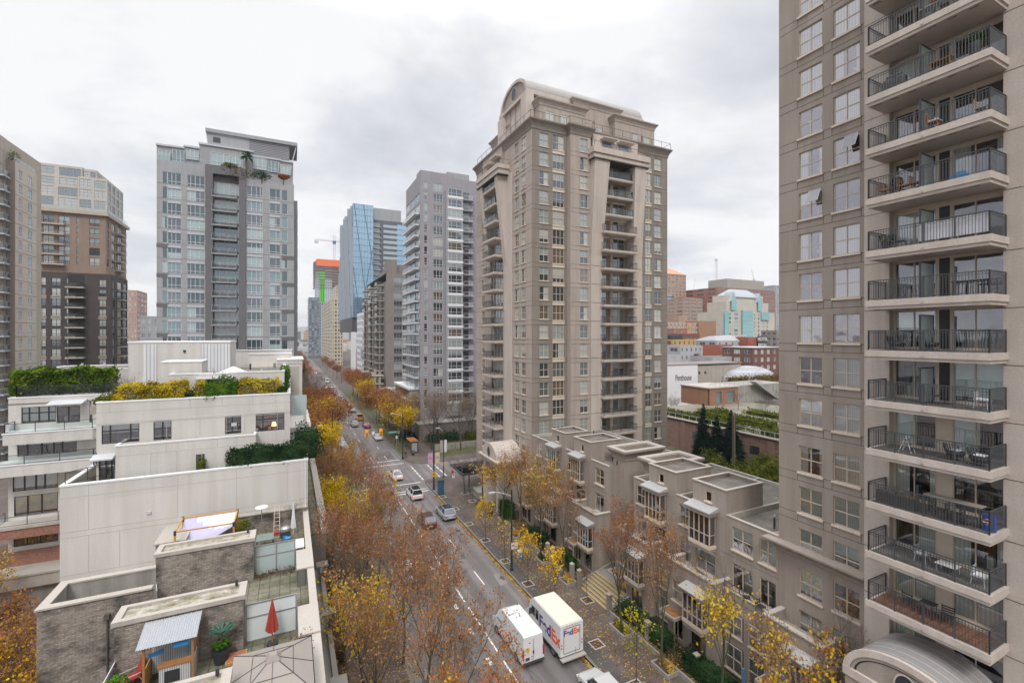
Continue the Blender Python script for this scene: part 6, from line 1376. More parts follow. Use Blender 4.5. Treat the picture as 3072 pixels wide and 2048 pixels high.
for k in range(3):m.box(x0+8.5,x0+11.5,149,150,zt-4-3.5*k,zt-3.8-3.5*k,BLACK);railing_mb(m,[(x0+8.5,149,zt-3.8-3.5*k),(x0+11.5,149,zt-3.8-3.5*k)],1,BLACK,step=.4,post=3)
b.part(m,'fire_escape')
b,x0,x1,zt,d=dbox('pale grey gabled house block in the middle of the old buildings',2150,2244,1020,165,18,LGR,5,3.5,1.7,(0,1),wf=.3,fm=FRW)
m=MB();m.loft([(x0,165,zt),(x1,165,zt),(x1,180,zt),(x0,180,zt)],[(x0+3,170,zt+2.4),(x1-8,170,zt+3),(x1-8,172,zt+3),(x0+3,172,zt+2.4)],flat('pale_roofing',(.33,.33,.35),.7));b.part(m,'roof')
b,x0,x1,zt,d=dbox('red brick theatre hotel with a vertical sign on its corner',2244,2300,1010,160,18,RED2,2,50,.1,(0,),first=1)
sg=empty('hotel_sign',(onY(2274,159)[0],159,zt-7.3),'black rooftop sign reading HOTEL in white capitals','sign');m=MB();m.box(0,7.5,0,.4,0,8,BLACK);m.build('board',sg)
def text(s,size,loc,rot,mat,parent=None,name='lettering',ext=.01,align='CENTER',bold=0.0,sx=1.0):
 c=bpy.data.curves.new(name,'FONT');c.body=s;c.size=size;c.align_x=align;c.align_y='CENTER';c.extrude=ext;c.offset=bold
 o=bpy.data.objects.new('tmp',c);dg=bpy.context.evaluated_depsgraph_get();COL.objects.link(o);dg.update();me=bpy.data.meshes.new_from_object(o.evaluated_get(dg));bpy.data.objects.remove(o);me.materials.clear();me.materials.append(mat)
 q=bpy.data.objects.new(name,me);COL.objects.link(q);q.location=loc;q.rotation_euler=rot;q.scale=(sx,1,1)
 if parent:q.parent=parent
 return q
text('HOTEL',2.6,(3.75,-.06,6.2),(R(90),0,0),WHITEM,sg,bold=.03);text('REGAL',2.4,(3.75,-.06,3.0),(R(90),0,0),WHITEM,sg,bold=.03)
b,x0,x1,zt,d=dbox('dark red brick walk up block at the right with white sashes',2258,2350,1042,128,15,DRED,5,3.3,1.8,(1,3,0),wf=.42,fm=FRW,cap=.3)
dbox('flat roofed pale grey garage in front of the gabled house',2138,2262,1068,138,14,LGR,1,50,.1,(0,),first=1)
dbox('corrugated grey shed between the ochre building and the mural wall',2000,2042,1062,140,12,panelmat('far_corrugated',(.42,.43,.45),.8,40,(.3,.3,.32),ms=.1),1,50,.1,(0,),first=1)
# mural wall
Y=118;xa,d0=onY(1996,Y);xb,d1=onY(2225,Y);zt=zz(1095,(d0+d1)/2)
b=Bld('club_building','long pale concrete hall with white painted mural wall and black script','building',(xa,Y,0));xm=onY(2093,Y)[0]
b.W.box(xa,xm,Y,Y+10,0,zt+.4,WHP);b.W.box(xm,xb,Y+.4,Y+10,0,zt,stucco('hall_concrete',(.40,.36,.31),streak=.1));b.W.box(xa-.1,xb+.1,Y-.1,Y+10.1,zt+.4,zt+.75,GREYB);b.place()
text('Penthouse',3.0,((onY(2018,Y)[0]+onY(2082,Y)[0])/2-xa,-.05,zz(1135,d0)),(R(90),0,0),BLACK,b.root,bold=.02,sx=.62)
m=MB();[m.box(onY(f,Y)[0],onY(f+5,Y)[0],Y+.33,Y+.4,zz(1122,d0)-.5,zz(1122,d0)+.4,BLACK)for f in(2098,2116)];b.part(m,'vent')
for i,(fx,Y_,yt)in enumerate(((2020,205,985),(2330,175,990),(2200,190,1003))):dbox('%s block in the gaps of the old quarter'%['rusty brown low','dark slate low','pale stucco low'][i],fx,fx+40,yt,Y_,10,[BRO,GREYB,OFFW][i],4,3.2,1.5,(0,1,4))
# white dome hall
t=empty('dome',(0,0,0),'white ribbed fabric dome roof beyond the brick pavilion','dome');xc,d=onY(2285,112);zc=zz(1140,d);m=MB();n=24;dm=[flat('dome_white',(.38,.38,.40),.6),flat('dome_grey',(.30,.30,.32),.6)]
for i in range(n):
 for j in range(7):
  def pp(i,j):a=2*math.pi*i/n;e_=j/7*math.pi/2;r=13.5*math.cos(e_);return(xc+r*math.cos(a),118+r*math.sin(a)*.6,zc-.5+5.6*math.sin(e_))
  m.face([pp(i,j),pp(i+1,j),pp(i+1,j+1),pp(i,j+1)],dm[(j+1)//3%2 if j%3 else 0])
m.build('shell',t);m=MB()
for i in range(n):[m.tube(pp(i,j),pp(i,j+1),.09,.09,3,LG)for j in range(7)]
for j in(1,2,3,4,5):[m.tube(pp(i,j),pp(i+1,j),.06,.06,3,LG)for i in range(n)]
m.build('rib',t)
# brick garden podium (X=81)
XB=80.0
b=Bld('garden_podium','long low rose brick podium with railed roof garden behind the townhouses','building',(XB,50,0));zt=6.8
facade(b.W,(XB,92),UY,60,0,zt,[],ROSEBRICK)
for k in range(9):b.W.box(XB-.25,XB,33+k*7,34.2+k*7,0,zt-.4,ROSEBRICK);b.W.box(XB-.03,XB,36+k*7,38+k*7,3.2,4.8,FG[0])if k%2 else None
b.W.box(XB,XB+40,32,92,zt-.3,zt,ground('garden_paving',(.13,.125,.09),(.24,.22,.18),sc=.15,fine=4));b.W.box(XB-.3,XB+.3,32,92,zt,zt+.25,CONCL)
r=MB();railing_mb(r,[(XB+.1,92,zt+.2),(XB+.1,32,zt+.2)],1.1,LG,step=None,post=2,midrail=True,pr=.05,top=.05);b.part(r,'railing');b.place()
# pavilion and stairs on podium
x0,d=onY(2128,88);x1=onY(2214,88)[0];zt2=zz(1165,d)
b=Bld('garden_pavilion','square brick pavilion with tall blue windows on the roof garden','pavilion',(x0,88,6.5));m=b.W
facade(m,(x0,88),UX,x1-x0,6.5,zt2,[(2.6,4.8,7.2,zt2-1),((x1-x0)-4.6,(x1-x0)-1.4,7.2,zt2-1)],stucco('pavilion_brick',(.30,.15,.09),streak=.05,var=.1,sc=.6),.3)
m.box(x0+2,x1-1,88.3,88.5,7,zt2-.9,TEALG[1]);m.box(x0,x1,88.5,98,6.5,zt2,MC['pavilion_brick']);m.box(x0-.3,x1+.3,87.7,98,zt2,zt2+.3,CONCL);m.box(x1,x1+22,89,98,6.5,zt2+.1,CONC);b.place()
r=MB();railing_mb(r,[(x0,87.8,zt2+.3),(x1+10,87.8,zt2+.3)],1.1,LG,step=.5,post=2,pr=.05,top=.05);b.part(r,'railing')
s=empty('garden_stairs',(x1+6,87,0),'concrete zigzag stair with pipe railings beside the brick pavilion','stairs');m=MB();zl=zt2
for i in range(18):m.box(i*.6,i*.6+.62,0,2,12.4-i*.32,12.7-i*.32,CONC)
m.build('flight',s);r=MB();railing_mb(r,[(0,0,12.6),(10.8,0,6.8)],1.0,LG,step=.5,post=1.8,pr=.06,top=.06);railing_mb(r,[(0,2,12.6),(6,2,16)],1.0,LG,step=None,post=1.8,pr=.06,top=.06);r.build('railing',s)
# ============================================================ ground, streets
TARM=ground('tar',(.07,.066,.065),(.105,.098,.097),sc=1,fine=9)
def struct(name,mb,parent=None):return tag(mb.build(name),kind='structure')
CITY=ground('city_ground',(.09,.085,.08),(.15,.14,.13),sc=.01,fine=.5)
m=MB();m.face([(-4000,-4000,-.06),(4000,-4000,-.06),(4000,7000,-.06),(-4000,7000,-.06)],CITY);struct('ground',m)
XL,XR,C0,C1=8.3,21.4,80.8,90.6
m=MB();m.face([(XL-2,-40,0),(XR+2,-40,0),(XR+2,900,0),(XL-2,900,0)],ASPH);struct('road',m)
m=MB();m.face([(-200,C0-3,-.004),(XL-2,C0-3,-.004),(XL-2,C1+3,-.004),(-200,C1+3,-.004)],ASPH);m.face([(XR+2,C0-3,-.004),(200,C0-3,-.004),(200,C1+3,-.004),(XR+2,C1+3,-.004)],ASPH);struct('cross_street',m)
def corner(cx,cy,r,a0,a1,n=8):return[(cx+r*math.cos(a0+(a1-a0)*i/n),cy+r*math.sin(a0+(a1-a0)*i/n))for i in range(n+1)]
def walk(name,poly,mat=None):
 m=MB();n=len(poly);k=.13
 m.face([(x,y,k)for x,y in poly],mat or SIDEW)
 for i in range(n):
  a,b=poly[i],poly[(i+1)%n];m.face([(a[0],a[1],-.05),(b[0],b[1],-.05),(b[0],b[1],k),(a[0],a[1],k)],KERB)
 struct(name,m)
PI=math.pi
walk('sidewalk',[(XR,-40),(200,-40),(200,C0)]+corner(XR+2.2,C0-2.2,2.2,PI/2,PI))
walk('sidewalk',corner(XR+4,C1+4,4,PI,PI*1.5)+[(200,C1),(200,900),(XR,900)])
walk('sidewalk',corner(XL-3,C0-3,3,0,PI/2)+[(-200,C0),(-200,-40),(XL,-40)])
walk('sidewalk',[(XL,900),(-200,900),(-200,C1)]+corner(XL-3,C1+3,3,-PI/2,0))
# kerb stones along the main road
m=MB()
def kb(x,a,b,s):m.box(min(x,x+s*.22),max(x,x+s*.22),a,b,.0,.137,KERB)
for(a,b)in((-40,C0-2.3),(C1+4,300)):kb(XR,a,b,1);kb(XL,a,b,-1)
struct('kerb',m)
# darker boulevard strip and lawns
m=MB();m.box(XR+.24,XR+1.55,20,72,.10,.138,SIDED);struct('boulevard_strip',m)
m=MB();m.box(23.6,26.4,104,230,.1,.15,GRASS);m.box(XR+.24,23.2,99,230,.1,.15,GRASS);m.box(29,60,94.2,99,.1,.16,GRASS);m.box(29,60,101,110,.1,.2,SOIL);struct('lawn',m)
m=MB();m.box(XL-2.4,XL-.24,99,230,.1,.15,GRASS);m.box(2.9,4.0,10,78,.1,.16,SOIL);struct('verge',m)
m=MB();m.box(-40,-12.5,20,78,.05,.15,SOIL);m.box(42,80,30,78,.1,.16,GRASS);struct('garden_ground',m)
m=MB()
m.box(26.75,31,14,34.0,.12,.45,SOIL);m.box(26.75,31,39.5,57,.12,.45,SOIL);m.box(26.6,26.75,14,34,.12,.5,CONC);m.box(26.6,26.75,39.5,57,.12,.5,CONC);struct('garden_bed',m)
# cross walk, stop and lane lines
m=MB()
def line(x0,y0,x1,y1,w=.12,z=.006):
 d=Vector((x1-x0,y1-y0,0));n=Vector((-d.y,d.x,0)).normalized()*w/2
 m.face([(x0+n.x,y0+n.y,z),(x1+n.x,y1+n.y,z),(x1-n.x,y1-n.y,z),(x0-n.x,y0-n.y,z)][::-1],PAINT)
def dash(x0,y0,x1,y1,on,off,w=.12):
 L_=math.hypot(x1-x0,y1-y0);t=0
 while t<L_:e=min(t+on,L_);line(x0+(x1-x0)*t/L_,y0+(y1-y0)*t/L_,x0+(x1-x0)*e/L_,y0+(y1-y0)*e/L_,w);t+=on+off
line(9,79.7,20.8,79.7,.25);line(9,76.0,20.9,76.0,.22);line(9,74.9,20.9,74.9,.3)
line(9,93.0,20.8,93.0,.25);line(9,96.0,20.6,96.0,.25)
for x,y0_ in((21.6,80.8),(24.8,81.0),(26.1,81.0)):dash(x,y0_,x,90.2,1.3 if x<26 else 2.0,.5,.22)
for x in(7.0,4.2):line(x,81,x,90,.22)
dash(29.5,85.6,60,85.6,30,1,.12);dash(-60,85.6,2,85.6,30,1,.12)
dash(15.35,10,15.35,73.5,3.0,1.0,.15);dash(14.3,33,14.3,50,.9,3.2,.3)
dash(18.25,26,18.25,73,3,6,.12);dash(15.35,97.5,15.35,400,3,6,.12);dash(18.25,97.5,18.25,110,3,6,.12)
line(10.4,98,10.4,250,.12)
struct('road_marking',m)
m=MB();gp=flat('green_paint',(.05,.28,.09),.8,var=.2);[m.box(9.0,10.2,77+1.5*k,78+1.5*k,.003,.007,gp)for k in range(10)];struct('bike_lane',m)
m=MB()
for(x,y,r)in[(*g(1374,1590),.33),(*g(1205,1460),.3),(*g(1386,1601),.25),(19.5,34.9,.3)]:m.cyl(x,y,.003,.008,r,16,BLACK)
for y in(52.5,):m.box(16.2,21,y,y+.07,.002,.005,SIDED)
struct('manhole',m)
# road repair patches, tyre darkening
m=MB();pd=ground('asphalt_patch',(.10,.093,.09),(.13,.12,.118),sc=.5,fine=18)
for(a,b,c,d)in((16.4,17.4,40,58),(19.0,20.7,60,66),(12.4,13.2,20,60),(17,20,97,104)):m.box(a,b,c,d,.001,.003,pd)
struct('road_patch',m)
m=MB();lp=ground('pale_patch',(.20,.185,.18),(.25,.235,.23),sc=2,fine=18)
x,y=g(1500,1735);m.face([(x-.5,y-1.2,.004),(x+.5,y-1.0,.004),(x+.3,y+1.2,.004),(x-.3,y+1.1,.004)],lp);struct('road_patch',m)
# distant city and hills round the vanishing point
m=MB();rn=random.Random(12);hm=ground('hill',(.10,.13,.13),(.16,.18,.19),sc=.004,fine=.05)
for i in range(40):
 x=-2500+i*130;h=70+40*math.sin(i*.37)+14*math.sin(i*1.3);x2=x+130;h2=70+40*math.sin((i+1)*.37)+14*math.sin((i+1)*1.3)
 m.face([(x,4200,-1),(x2,4200,-1),(x2,5200,h2),(x,5200,h)],hm)
struct('hills',m)
m=MB();cols_=[flat('city_a',(.42,.42,.44),.9),flat('city_b',(.30,.28,.30),.9),flat('city_c',(.5,.47,.45),.9),flat('city_d',(.40,.20,.13),.9),flat('city_e',(.08,.11,.09),.9)]
for k in range(420):
 y=rn.uniform(700,3000);x=y*rn.uniform(-.16,.12);w=rn.uniform(8,22);h=rn.choice([6,8,10,14])if y<1600 else rn.choice([8,12,25,40,50]);m.box(x,x+w,y,y+w,-.05,h,rn.choice(cols_))
tag(m.build('distant_city'),kind='stuff')
m=MB();rn=random.Random(21)
for k in range(26):
 x=rn.uniform(12.8,20.8);y=rn.uniform(22,150);ang=0 if k%3 else 1.57;L_=rn.uniform(2,7)
 for j in range(5):
  x2=x+(L_/5*math.sin(ang)+rn.gauss(0,.12));y2=y+L_/5*math.cos(ang)+rn.gauss(0,.12)
  if not 12<x2<21.2:break
  nx,ny=(.035,0)if ang==0 else(0,.035);m.face([(x-nx,y-ny,.005),(x+nx,y+ny,.005),(x2+nx,y2+ny,.005),(x2-nx,y2-ny,.005)],TARM);x,y=x2,y2
struct('tar_line',m)
m=MB()
for k in range(16):x,y=rn.uniform(13,20.5),rn.uniform(24,78);m.face([(x+rn.uniform(.15,.4)*math.cos(a),y+rn.uniform(.2,.6)*math.sin(a),.0045+k*.0001)for a in[i*.785 for i in range(8)]],TARM)
struct('oil_stain',m)
# ============================================================ trees
BARK=stucco('bark',(.085,.075,.06),streak=.2,var=.3,sc=1.5,fine=20,rough=.95);BARKM=stucco('mossy_bark',(.085,.085,.05),streak=.2,var=.4,sc=1.2,fine=20,rough=.95)
TWR=flat('reddish_twig',(.19,.142,.105),.9,var=.25);TWG=flat('grey_twig',(.14,.112,.097),.9,var=.25)
L_RUST=leafmat('tree_rust',[(.19,.072,.032),(.35,.145,.062),(.50,.26,.115)]);L_RED=leafmat('tree_orange_red',[(.26,.06,.022),(.46,.13,.035),(.58,.25,.07)])
L_YEL=leafmat('tree_yellow',[(.48,.26,.01),(.72,.46,.015),(.85,.62,.06)]);L_YG=leafmat('tree_yellow_green',[(.16,.17,.01),(.42,.36,.015),(.70,.52,.04)])
L_GOLD=leafmat('tree_gold_brown',[(.16,.075,.02),(.36,.18,.03),(.62,.36,.05)])
class Tree:
 def __init__(s,seed):s.r=random.Random(seed);s.T=MB();s.B=MB();s.L=MB();s.tips=[]
 def grow(s,p,d,L_,r,lvl,spec,bm):
  rr=s.r;n=spec['seg'][lvl];k=spec['kids'][lvl]if lvl<len(spec['kids'])else 0;pts=[p];dd=d.copy();rad=[r]
  for i in range(n):
   dd=(dd+Vector((rr.gauss(0,1),rr.gauss(0,1),rr.gauss(0,1)))*spec['wig']+Vector((0,0,spec['up'][lvl]))).normalized()
   p=p+dd*(L_/n);pts.append(p);rad.append(r*(1-.78*(i+1)/n))
  mb=s.T if lvl==0 else s.B
  sides=[7,5,4,3,3][lvl]
  for i in range(n):mb.tube(pts[i],pts[i+1],rad[i],rad[i+1],sides,bm if lvl<2 else spec['tw'])
  if k==0:
   s.tips.append((pts[-1],dd));s.tips.append((pts[len(pts)//2],dd));return
  lo=spec['from'][lvl]
  for j in range(k):
   t=lo+(1-lo)*(j+rr.random()*.8)/k;f=t*n;i=min(n-1,int(f));q=pts[i].lerp(pts[i+1],f-i)
   az=j*2.4+rr.random()*.9;axis=dd if lvl else Vector((0,0,1));a=axis.orthogonal().normalized();a.rotate(Matrix.Rotation(az,3,axis));sp=spec['ang'][lvl]*(.75+.5*rr.random())
   nd=(axis*math.cos(sp)+a*math.sin(sp)).normalized();s.grow(q,nd,L_*spec['len'][lvl]*(1.15-.5*t)*(.8+.4*rr.random()),max(.012,rad[i]*spec['rad']),lvl+1,spec,bm)
  if lvl>0:s.tips.append((pts[-1],dd))
def make_tree(seed,H,spec,leafm,nleaf,lsize,bm=None,zone=None,r0=.17,second=None,cl=.35):
 t=Tree(seed);bm=bm or BARK;t.grow(Vector((0,0,0)),Vector((0,0,1)),H*spec['trunk'],r0,0,spec,bm)
 rn=t.r;zs=[p.z for p,d in t.tips];zmin,zmax=min(zs),max(zs);tips=t.tips
 if zone:tips=[q for q in tips if zone(((q[0].z-zmin)/(zmax-zmin+1e-6)),q[0])]or tips
 rn.shuffle(tips)
 for i in range(nleaf):
  p,d=tips[int(len(tips)*rn.random()**1.35)];q=p+Vector((rn.gauss(0,cl),rn.gauss(0,cl),rn.gauss(0,cl)-cl*.2));lm=leafm if(second is None or rn.random()>second[1])else second[0];leaf_quad(t.L,q,lsize*(.6+.8*rn.random()),lm,rn,.75)
 return t.T.mesh('trunk'),t.B.mesh('branches'),t.L.mesh('leaves')if nleaf else None
SP_V=dict(seg=[4,5,4,2,2],kids=[8,8,6,5],wig=.07,up=[.05,.10,.07,.05,.02],len=[1.45,.42,.5,.55],ang=[.55,.55,.6,.6],rad=.55,tw=TWR,trunk=.42,**{'from':[.62,.22,.2,.2]})
SP_W=dict(SP_V,kids=[6,8,7,4],ang=[.75,.6,.65,.7],up=[.05,.06,.05,.03,0],tw=TWG)
SP_Y=dict(seg=[4,3,2,2],kids=[13,6,3],wig=.06,up=[.05,.12,.08,.03],len=[.42,.45,.5],ang=[.7,.6,.6],rad=.4,tw=TWG,trunk=.95,**{'from':[.36,.2,.2]})
SP_N=dict(SP_V,kids=[6,6,5,3],ang=[.38,.45,.5,.6],tw=TWG,trunk=.38)
TV={};RC=.17;ZT=lambda f,p:f>.42 or(p.x*7.3)%1<.2
TV['rust1']=make_tree(1,12,SP_V,L_RUST,2900,.14,BARKM,second=(L_GOLD,.3),cl=RC,zone=ZT);TV['rust2']=make_tree(2,12,SP_V,L_RUST,2500,.14,BARKM,second=(L_RED,.15),cl=RC,zone=ZT);TV['rust3']=make_tree(3,12.5,SP_W,L_RUST,2300,.14,BARKM,second=(L_GOLD,.5),cl=RC,zone=ZT)
TV['red1']=make_tree(4,12,SP_V,L_RED,3000,.15,BARKM,second=(L_GOLD,.35),cl=.2,zone=ZT)
TV['yel1']=make_tree(5,10,SP_W,L_YEL,2100,.24,BARK,zone=lambda f,p:f>.15,second=(L_YG,.25),cl=.4)
TV['yel2']=make_tree(6,10,SP_V,L_YEL,5200,.26,BARK,second=(L_YG,.35),cl=.5)
TV['mix1']=make_tree(7,12,SP_V,L_GOLD,3600,.16,BARKM,second=(L_YEL,.35),cl=.2);TV['gold1']=make_tree(8,11,SP_W,L_GOLD,3600,.24,BARK,second=(L_YEL,.3),cl=.45)
TV['dense1']=make_tree(9,10,SP_W,L_RUST,5200,.26,BARK,second=(L_GOLD,.35),cl=.5);TV['dense2']=make_tree(10,10,SP_V,L_RUST,5200,.26,BARK,second=(L_RUST,.2),cl=.5)
TV['bare1']=make_tree(11,12,SP_W,L_GOLD,160,.15,BARK);TV['bare2']=make_tree(12,12,SP_V,L_RUST,120,.13,BARK)
TV['low_yel']=make_tree(13,13,SP_N,L_YEL,750,.22,BARKM,zone=lambda f,p:f<.55,second=(L_YG,.25),cl=.35);TV['top_rust']=make_tree(14,13.5,SP_N,L_RUST,2900,.13,BARKM,second=(L_GOLD,.3));TV['low_yel2']=make_tree(24,11,SP_W,L_YEL,1500,.22,BARKM,zone=lambda f,p:f<.6,second=(L_RUST,.4),cl=.3)
TV['young1']=make_tree(15,4.6,SP_Y,L_YEL,620,.17,BARK,r0=.05,cl=.16);TV['young2']=make_tree(16,4.2,SP_Y,L_YEL,170,.16,BARK,r0=.045,cl=.15);TV['young3']=make_tree(17,4.6,SP_Y,L_YG,240,.17,BARK,r0=.05,cl=.16);TV['young0']=make_tree(18,4.0,SP_Y,L_RUST,20,.1,BARK,r0=.04)
TV['green1']=make_tree(19,8,SP_W,leafmat('magnolia',[(.03,.05,.012),(.11,.135,.02),(.30,.28,.06)]),6500,.27,BARK,cl=.5)
def plant_tree(kind,x,y,label,group=None,s=1.0,rz=None,z=.1,name='maple_tree',cat='tree',sz=1.0):
 T,Bm,L_=TV[kind];o=empty(name,(x,y,z),label,cat,group,rd.random()*6.28 if rz is None else rz);o.scale=(s,s,s*sz)
 link('trunk',T,o);link('branches',Bm,o)
 if L_:link('leaves',L_,o)
 return o
ORD=['first','second','third','fourth','fifth','sixth','seventh','eighth','ninth','tenth','eleventh','twelfth']
# left kerb row (X ~8) and inner row (X ~4.6)
rowk=[(8.2,14.5,'red1',.9),(7.8,19.8,'red1',.95),(8.0,25.2,'rust1',1.0),(8.2,30.6,'rust2',1.04),(8.0,36,'rust1',1.0),(7.8,41.4,'rust3',.98),(7.8,47,'rust2',1.0),(7.7,52.4,'yel1',1.0),(7.7,58,'rust2',.95),(7.4,63.2,'rust1',.92),(7.3,68.6,'mix1',.9),(7.0,74,'rust3',.9)]
desc={'red1':'orange red leafed maple','rust1':'nearly bare reddish maple','rust2':'thinly leaved brown maple','rust3':'spreading nearly bare maple','mix1':'bare maple with gold flecks','yel1':'maple with loose yellow leaves','yel2':'bright yellow full maple','gold1':'golden brown maple','dense1':'full rusty gold maple','dense2':'full rust brown maple','bare1':'bare spreading tree','bare2':'bare upright tree'}
for i,(x,y,k,s)in enumerate(rowk):plant_tree(k,x,y,'%s, %s from the camera in the left kerbside row'%(desc[k],ORD[i]),'trees in the left kerbside row',s*(.68 if k=='rust3' else.8),sz=1.32)
rowi=[(5.2,13.5,'rust2',.9),(4.9,18.5,'mix1',.85),(5.2,23.5,'low_yel2',.68),(4.7,28.5,'rust1',.95),(4.8,33.5,'yel1',.9),(4.6,39,'rust2',.95),(4.6,44.5,'rust1',.9),(4.4,50,'dense1',.72),(4.4,55.5,'yel2',.82),(4.6,61,'yel2',.82),(4.6,67,'rust2',.85),(4.5,73.5,'rust1',.8)]
desc.update({'low_yel2':'low spreading maple with yellow leaves','low_yel':'tall maple yellow in its lower half','top_rust':'tall narrow maple rusty at the top'})
for i,(x,y,k,s)in enumerate(rowi):plant_tree(k,x,y,'%s, %s from the camera beside the left building fronts'%(desc[k],ORD[i]),'trees beside the left building fronts',s*.92,sz=1.2)
# beyond the junction, left
for i,(x,y,k,s)in enumerate([(6.8,97,'yel2',.75),(3.4,101,'dense1',1.0),(6.8,106,'dense1',1.05),(3.2,111,'gold1',1.05),(6.8,116,'dense2',1.05),(3.2,123,'dense1',1.05),(6.8,128,'dense2',1.05),(6.8,140,'dense2',1.05),(6.8,154,'bare2',1.0),(6.8,170,'bare1',1.0),(6.8,190,'bare2',1.0),(6.8,215,'bare1',1.0)]):
 plant_tree(k,x,y,'%s, %s past the junction on the left of the street'%(desc[k],ORD[i]),'trees past the junction on the left',s*1.25)
for i in range(9):plant_tree('bare2' if i%2 else 'dense2',6.5,245+i*28,'%s in the distant left row, %s beyond the dark conifer'%('bare tree' if i%2 else 'rusty tree',ORD[i]),'distant street trees left',1.3)
# beyond the junction, right
for i,(x,y,k,s)in enumerate([(24.3,106,'yel2',.72),(24.2,112,'gold1',.85),(24.3,118,'dense1',.9),(24.2,125,'dense2',.88),(24.2,132,'dense2',.9),(24.2,141,'dense1',.9),(24.2,168,'yel2',.8),(24.2,182,'dense2',.95),(24.2,192,'dense2',.95),(24.3,206,'dense2',.95)]):
 plant_tree(k,x,y,'%s, %s past the junction on the right of the street'%(desc[k],ORD[i]),'trees past the junction on the right',s*1.4)
for i in range(7):plant_tree('dense2' if i%2 else 'bare1',25,262+i*26,'%s in the distant right row, %s beyond the white slab'%('rusty tree' if i%2 else 'bare tree',ORD[i]),'distant street trees right',1.0)
for i,(x,y,k,s)in enumerate([(28.8,100.5,'bare1',1.0),(34.5,97.0,'bare1',.95),(31.5,106,'bare2',1.15),(38.5,104,'bare2',1.0),(44,99,'gold1',.8),(26.5,109,'bare2',1.1),(31,101.5,'bare2',1.15),(36,101,'bare1',1.1),(41,107,'bare1',1.1),(47.5,103,'bare2',1.1)]):
 plant_tree(k,x,y,'%s, %s from the street on the lawn before the violet tower'%(desc[k],ORD[i]),'trees on the lawn before the violet tower',s*1.15)
x,y=g(1395,1478);plant_tree('bare1',x,y,'slim bare tree alone in a pit at the junction corner near the hydrant',None,.62)
# right pavement mature row
rr_=[(27.2,17.2,'low_yel2',1.06),(26.7,21.9,'low_yel',.98),(26.0,26.6,'top_rust',1.04),(26.1,31.5,'rust2',1.02),(26.2,41.3,'top_rust',1.0),(26.3,46.2,'mix1',1.02),(26.3,51.5,'top_rust',1.08),(26.4,57.0,'low_yel2',1.15)]
names_=['branching rusty maple with low yellow leaves before the near tower windows','tall maple with a yellow skirt between the hedge and the blue pole','mossy trunked tall maple rising from the long low hedge','tall bare topped maple just right of the yellow edged steps','leaning maple left of the steps beside the sapling row','rusty maple in front of the middle townhouses','spreading bare maple before the far townhouses','yellow and brown maple beside the tower entrance porch']
for(x,y,k,s),lab in zip(rr_,names_):plant_tree(k,x,y,lab,'maples along the right pavement',s*.78,sz=1.28)
# extra low yellow foliage on the second and third
yn=[(1456,1622,'young1','slim young maple in full yellow leaf, farthest of the kerb pits',1.0),(1516,1685,'young2','young maple with few yellow leaves beside the signed dark pole',1.0),(1584,1753,'young1','young yellow maple in the square pit nearest the lamp pole',1.05),(1665,1815,'young1','young yellow maple standing just behind the delivery truck',1.05),(1762,1803,'young0','leafless sapling in the square pit by the foot of the steps',.9),(1909,2060,'young3','thin young maple with hanging yellow leaves right of the truck',1.05),(1417,1504,'young0','leafless sapling in a pit beside the bench near the entrance',.8)]
PITS=[]
for fx,fy,k,lab,s in yn:
 x,y=g(fx,fy);PITS.append((x,y));plant_tree(k,x,y,lab,'young trees in kerbside pits',s)
for fx,fy in((1327,1491),(1365,1528),(1407,1573),(1790,1935),(1395,1480)):PITS.append(g(fx,fy))
pr_names=['beside the yellow sapling farthest up the kerb','under the sparse sapling by the signed pole','under the yellow sapling near the lamp pole','hidden behind the truck nose','at the foot of the steps','under the thin sapling near the bottom edge','beside the dark bench','near the blue kiosk','just past the blue kiosk','beside the parked silver hatchback','behind the truck bumper','around the lone corner tree']
for i,(x,y)in enumerate(PITS):
 m=MB();w=.55
 for(a,b,c,d)in((-w,w,-w,-w+.1),(-w,w,w-.1,w),(-w,-w+.1,-w+.1,w-.1),(w-.1,w,-w+.1,w-.1)):m.box(x+a,x+b,y+c,y+d,.13,.17,CONCL)
 m.box(x-w+.1,x+w-.1,y-w+.1,y+w-.1,.125,.145,SOIL);tag(m.build('tree_pit'),'pale framed square tree pit '+pr_names[i],'tree pit','tree pits')
# far left garden behind the brown brick building
for i,(x,y,k,s)in enumerate([(-17,31,'gold1',.72),(-15.5,37,'gold1',.66),(-20,41,'dense1',.72),(-17.5,46,'dense1',.6),(-24,36,'gold1',.75),(-22,49,'mix1',.7),(-14.6,44.5,'rust2',.55),(-15.5,30,'yel1',.62),(-14.7,51,'mix1',.6),(-14.2,39.5,'rust1',.62),(-18.5,36,'mix1',.7),(-21,33,'rust2',.7)]):
 plant_tree(k,x,y,'%s, %s of the back garden group at the lower left'%(desc[k],ORD[i]),'back garden trees',s*1.15)
# courtyard trees behind the townhouses
for i,(x,y,k,s,lab)in enumerate([(53,40,'green1',1.15,'leafy green magnolia nearest the roofs behind the townhouses'),(57,46,'green1',1.1,'leafy green magnolia behind the middle of the townhouse roofs'),(60,38.5,'green1',1.2,'leafy green magnolia beside the near right tower'),(64,44,'green1',1.1,'leafy yellow green magnolia furthest back in the courtyard'),(61,66,'bare2',.9,'bare tree standing before the rose brick podium'),(56,60,'bare1',.85,'wide bare tree beside the flared pavilions'),(66,74,'bare1',.85,'bare tree against the centre tower right edge'),(47,52,'bare1',.7,'small bare tree close behind the centre tower foot')]):
 plant_tree(k,x,y,lab,'courtyard trees',s,name='magnolia_tree' if k=='green1' else 'bare_tree')
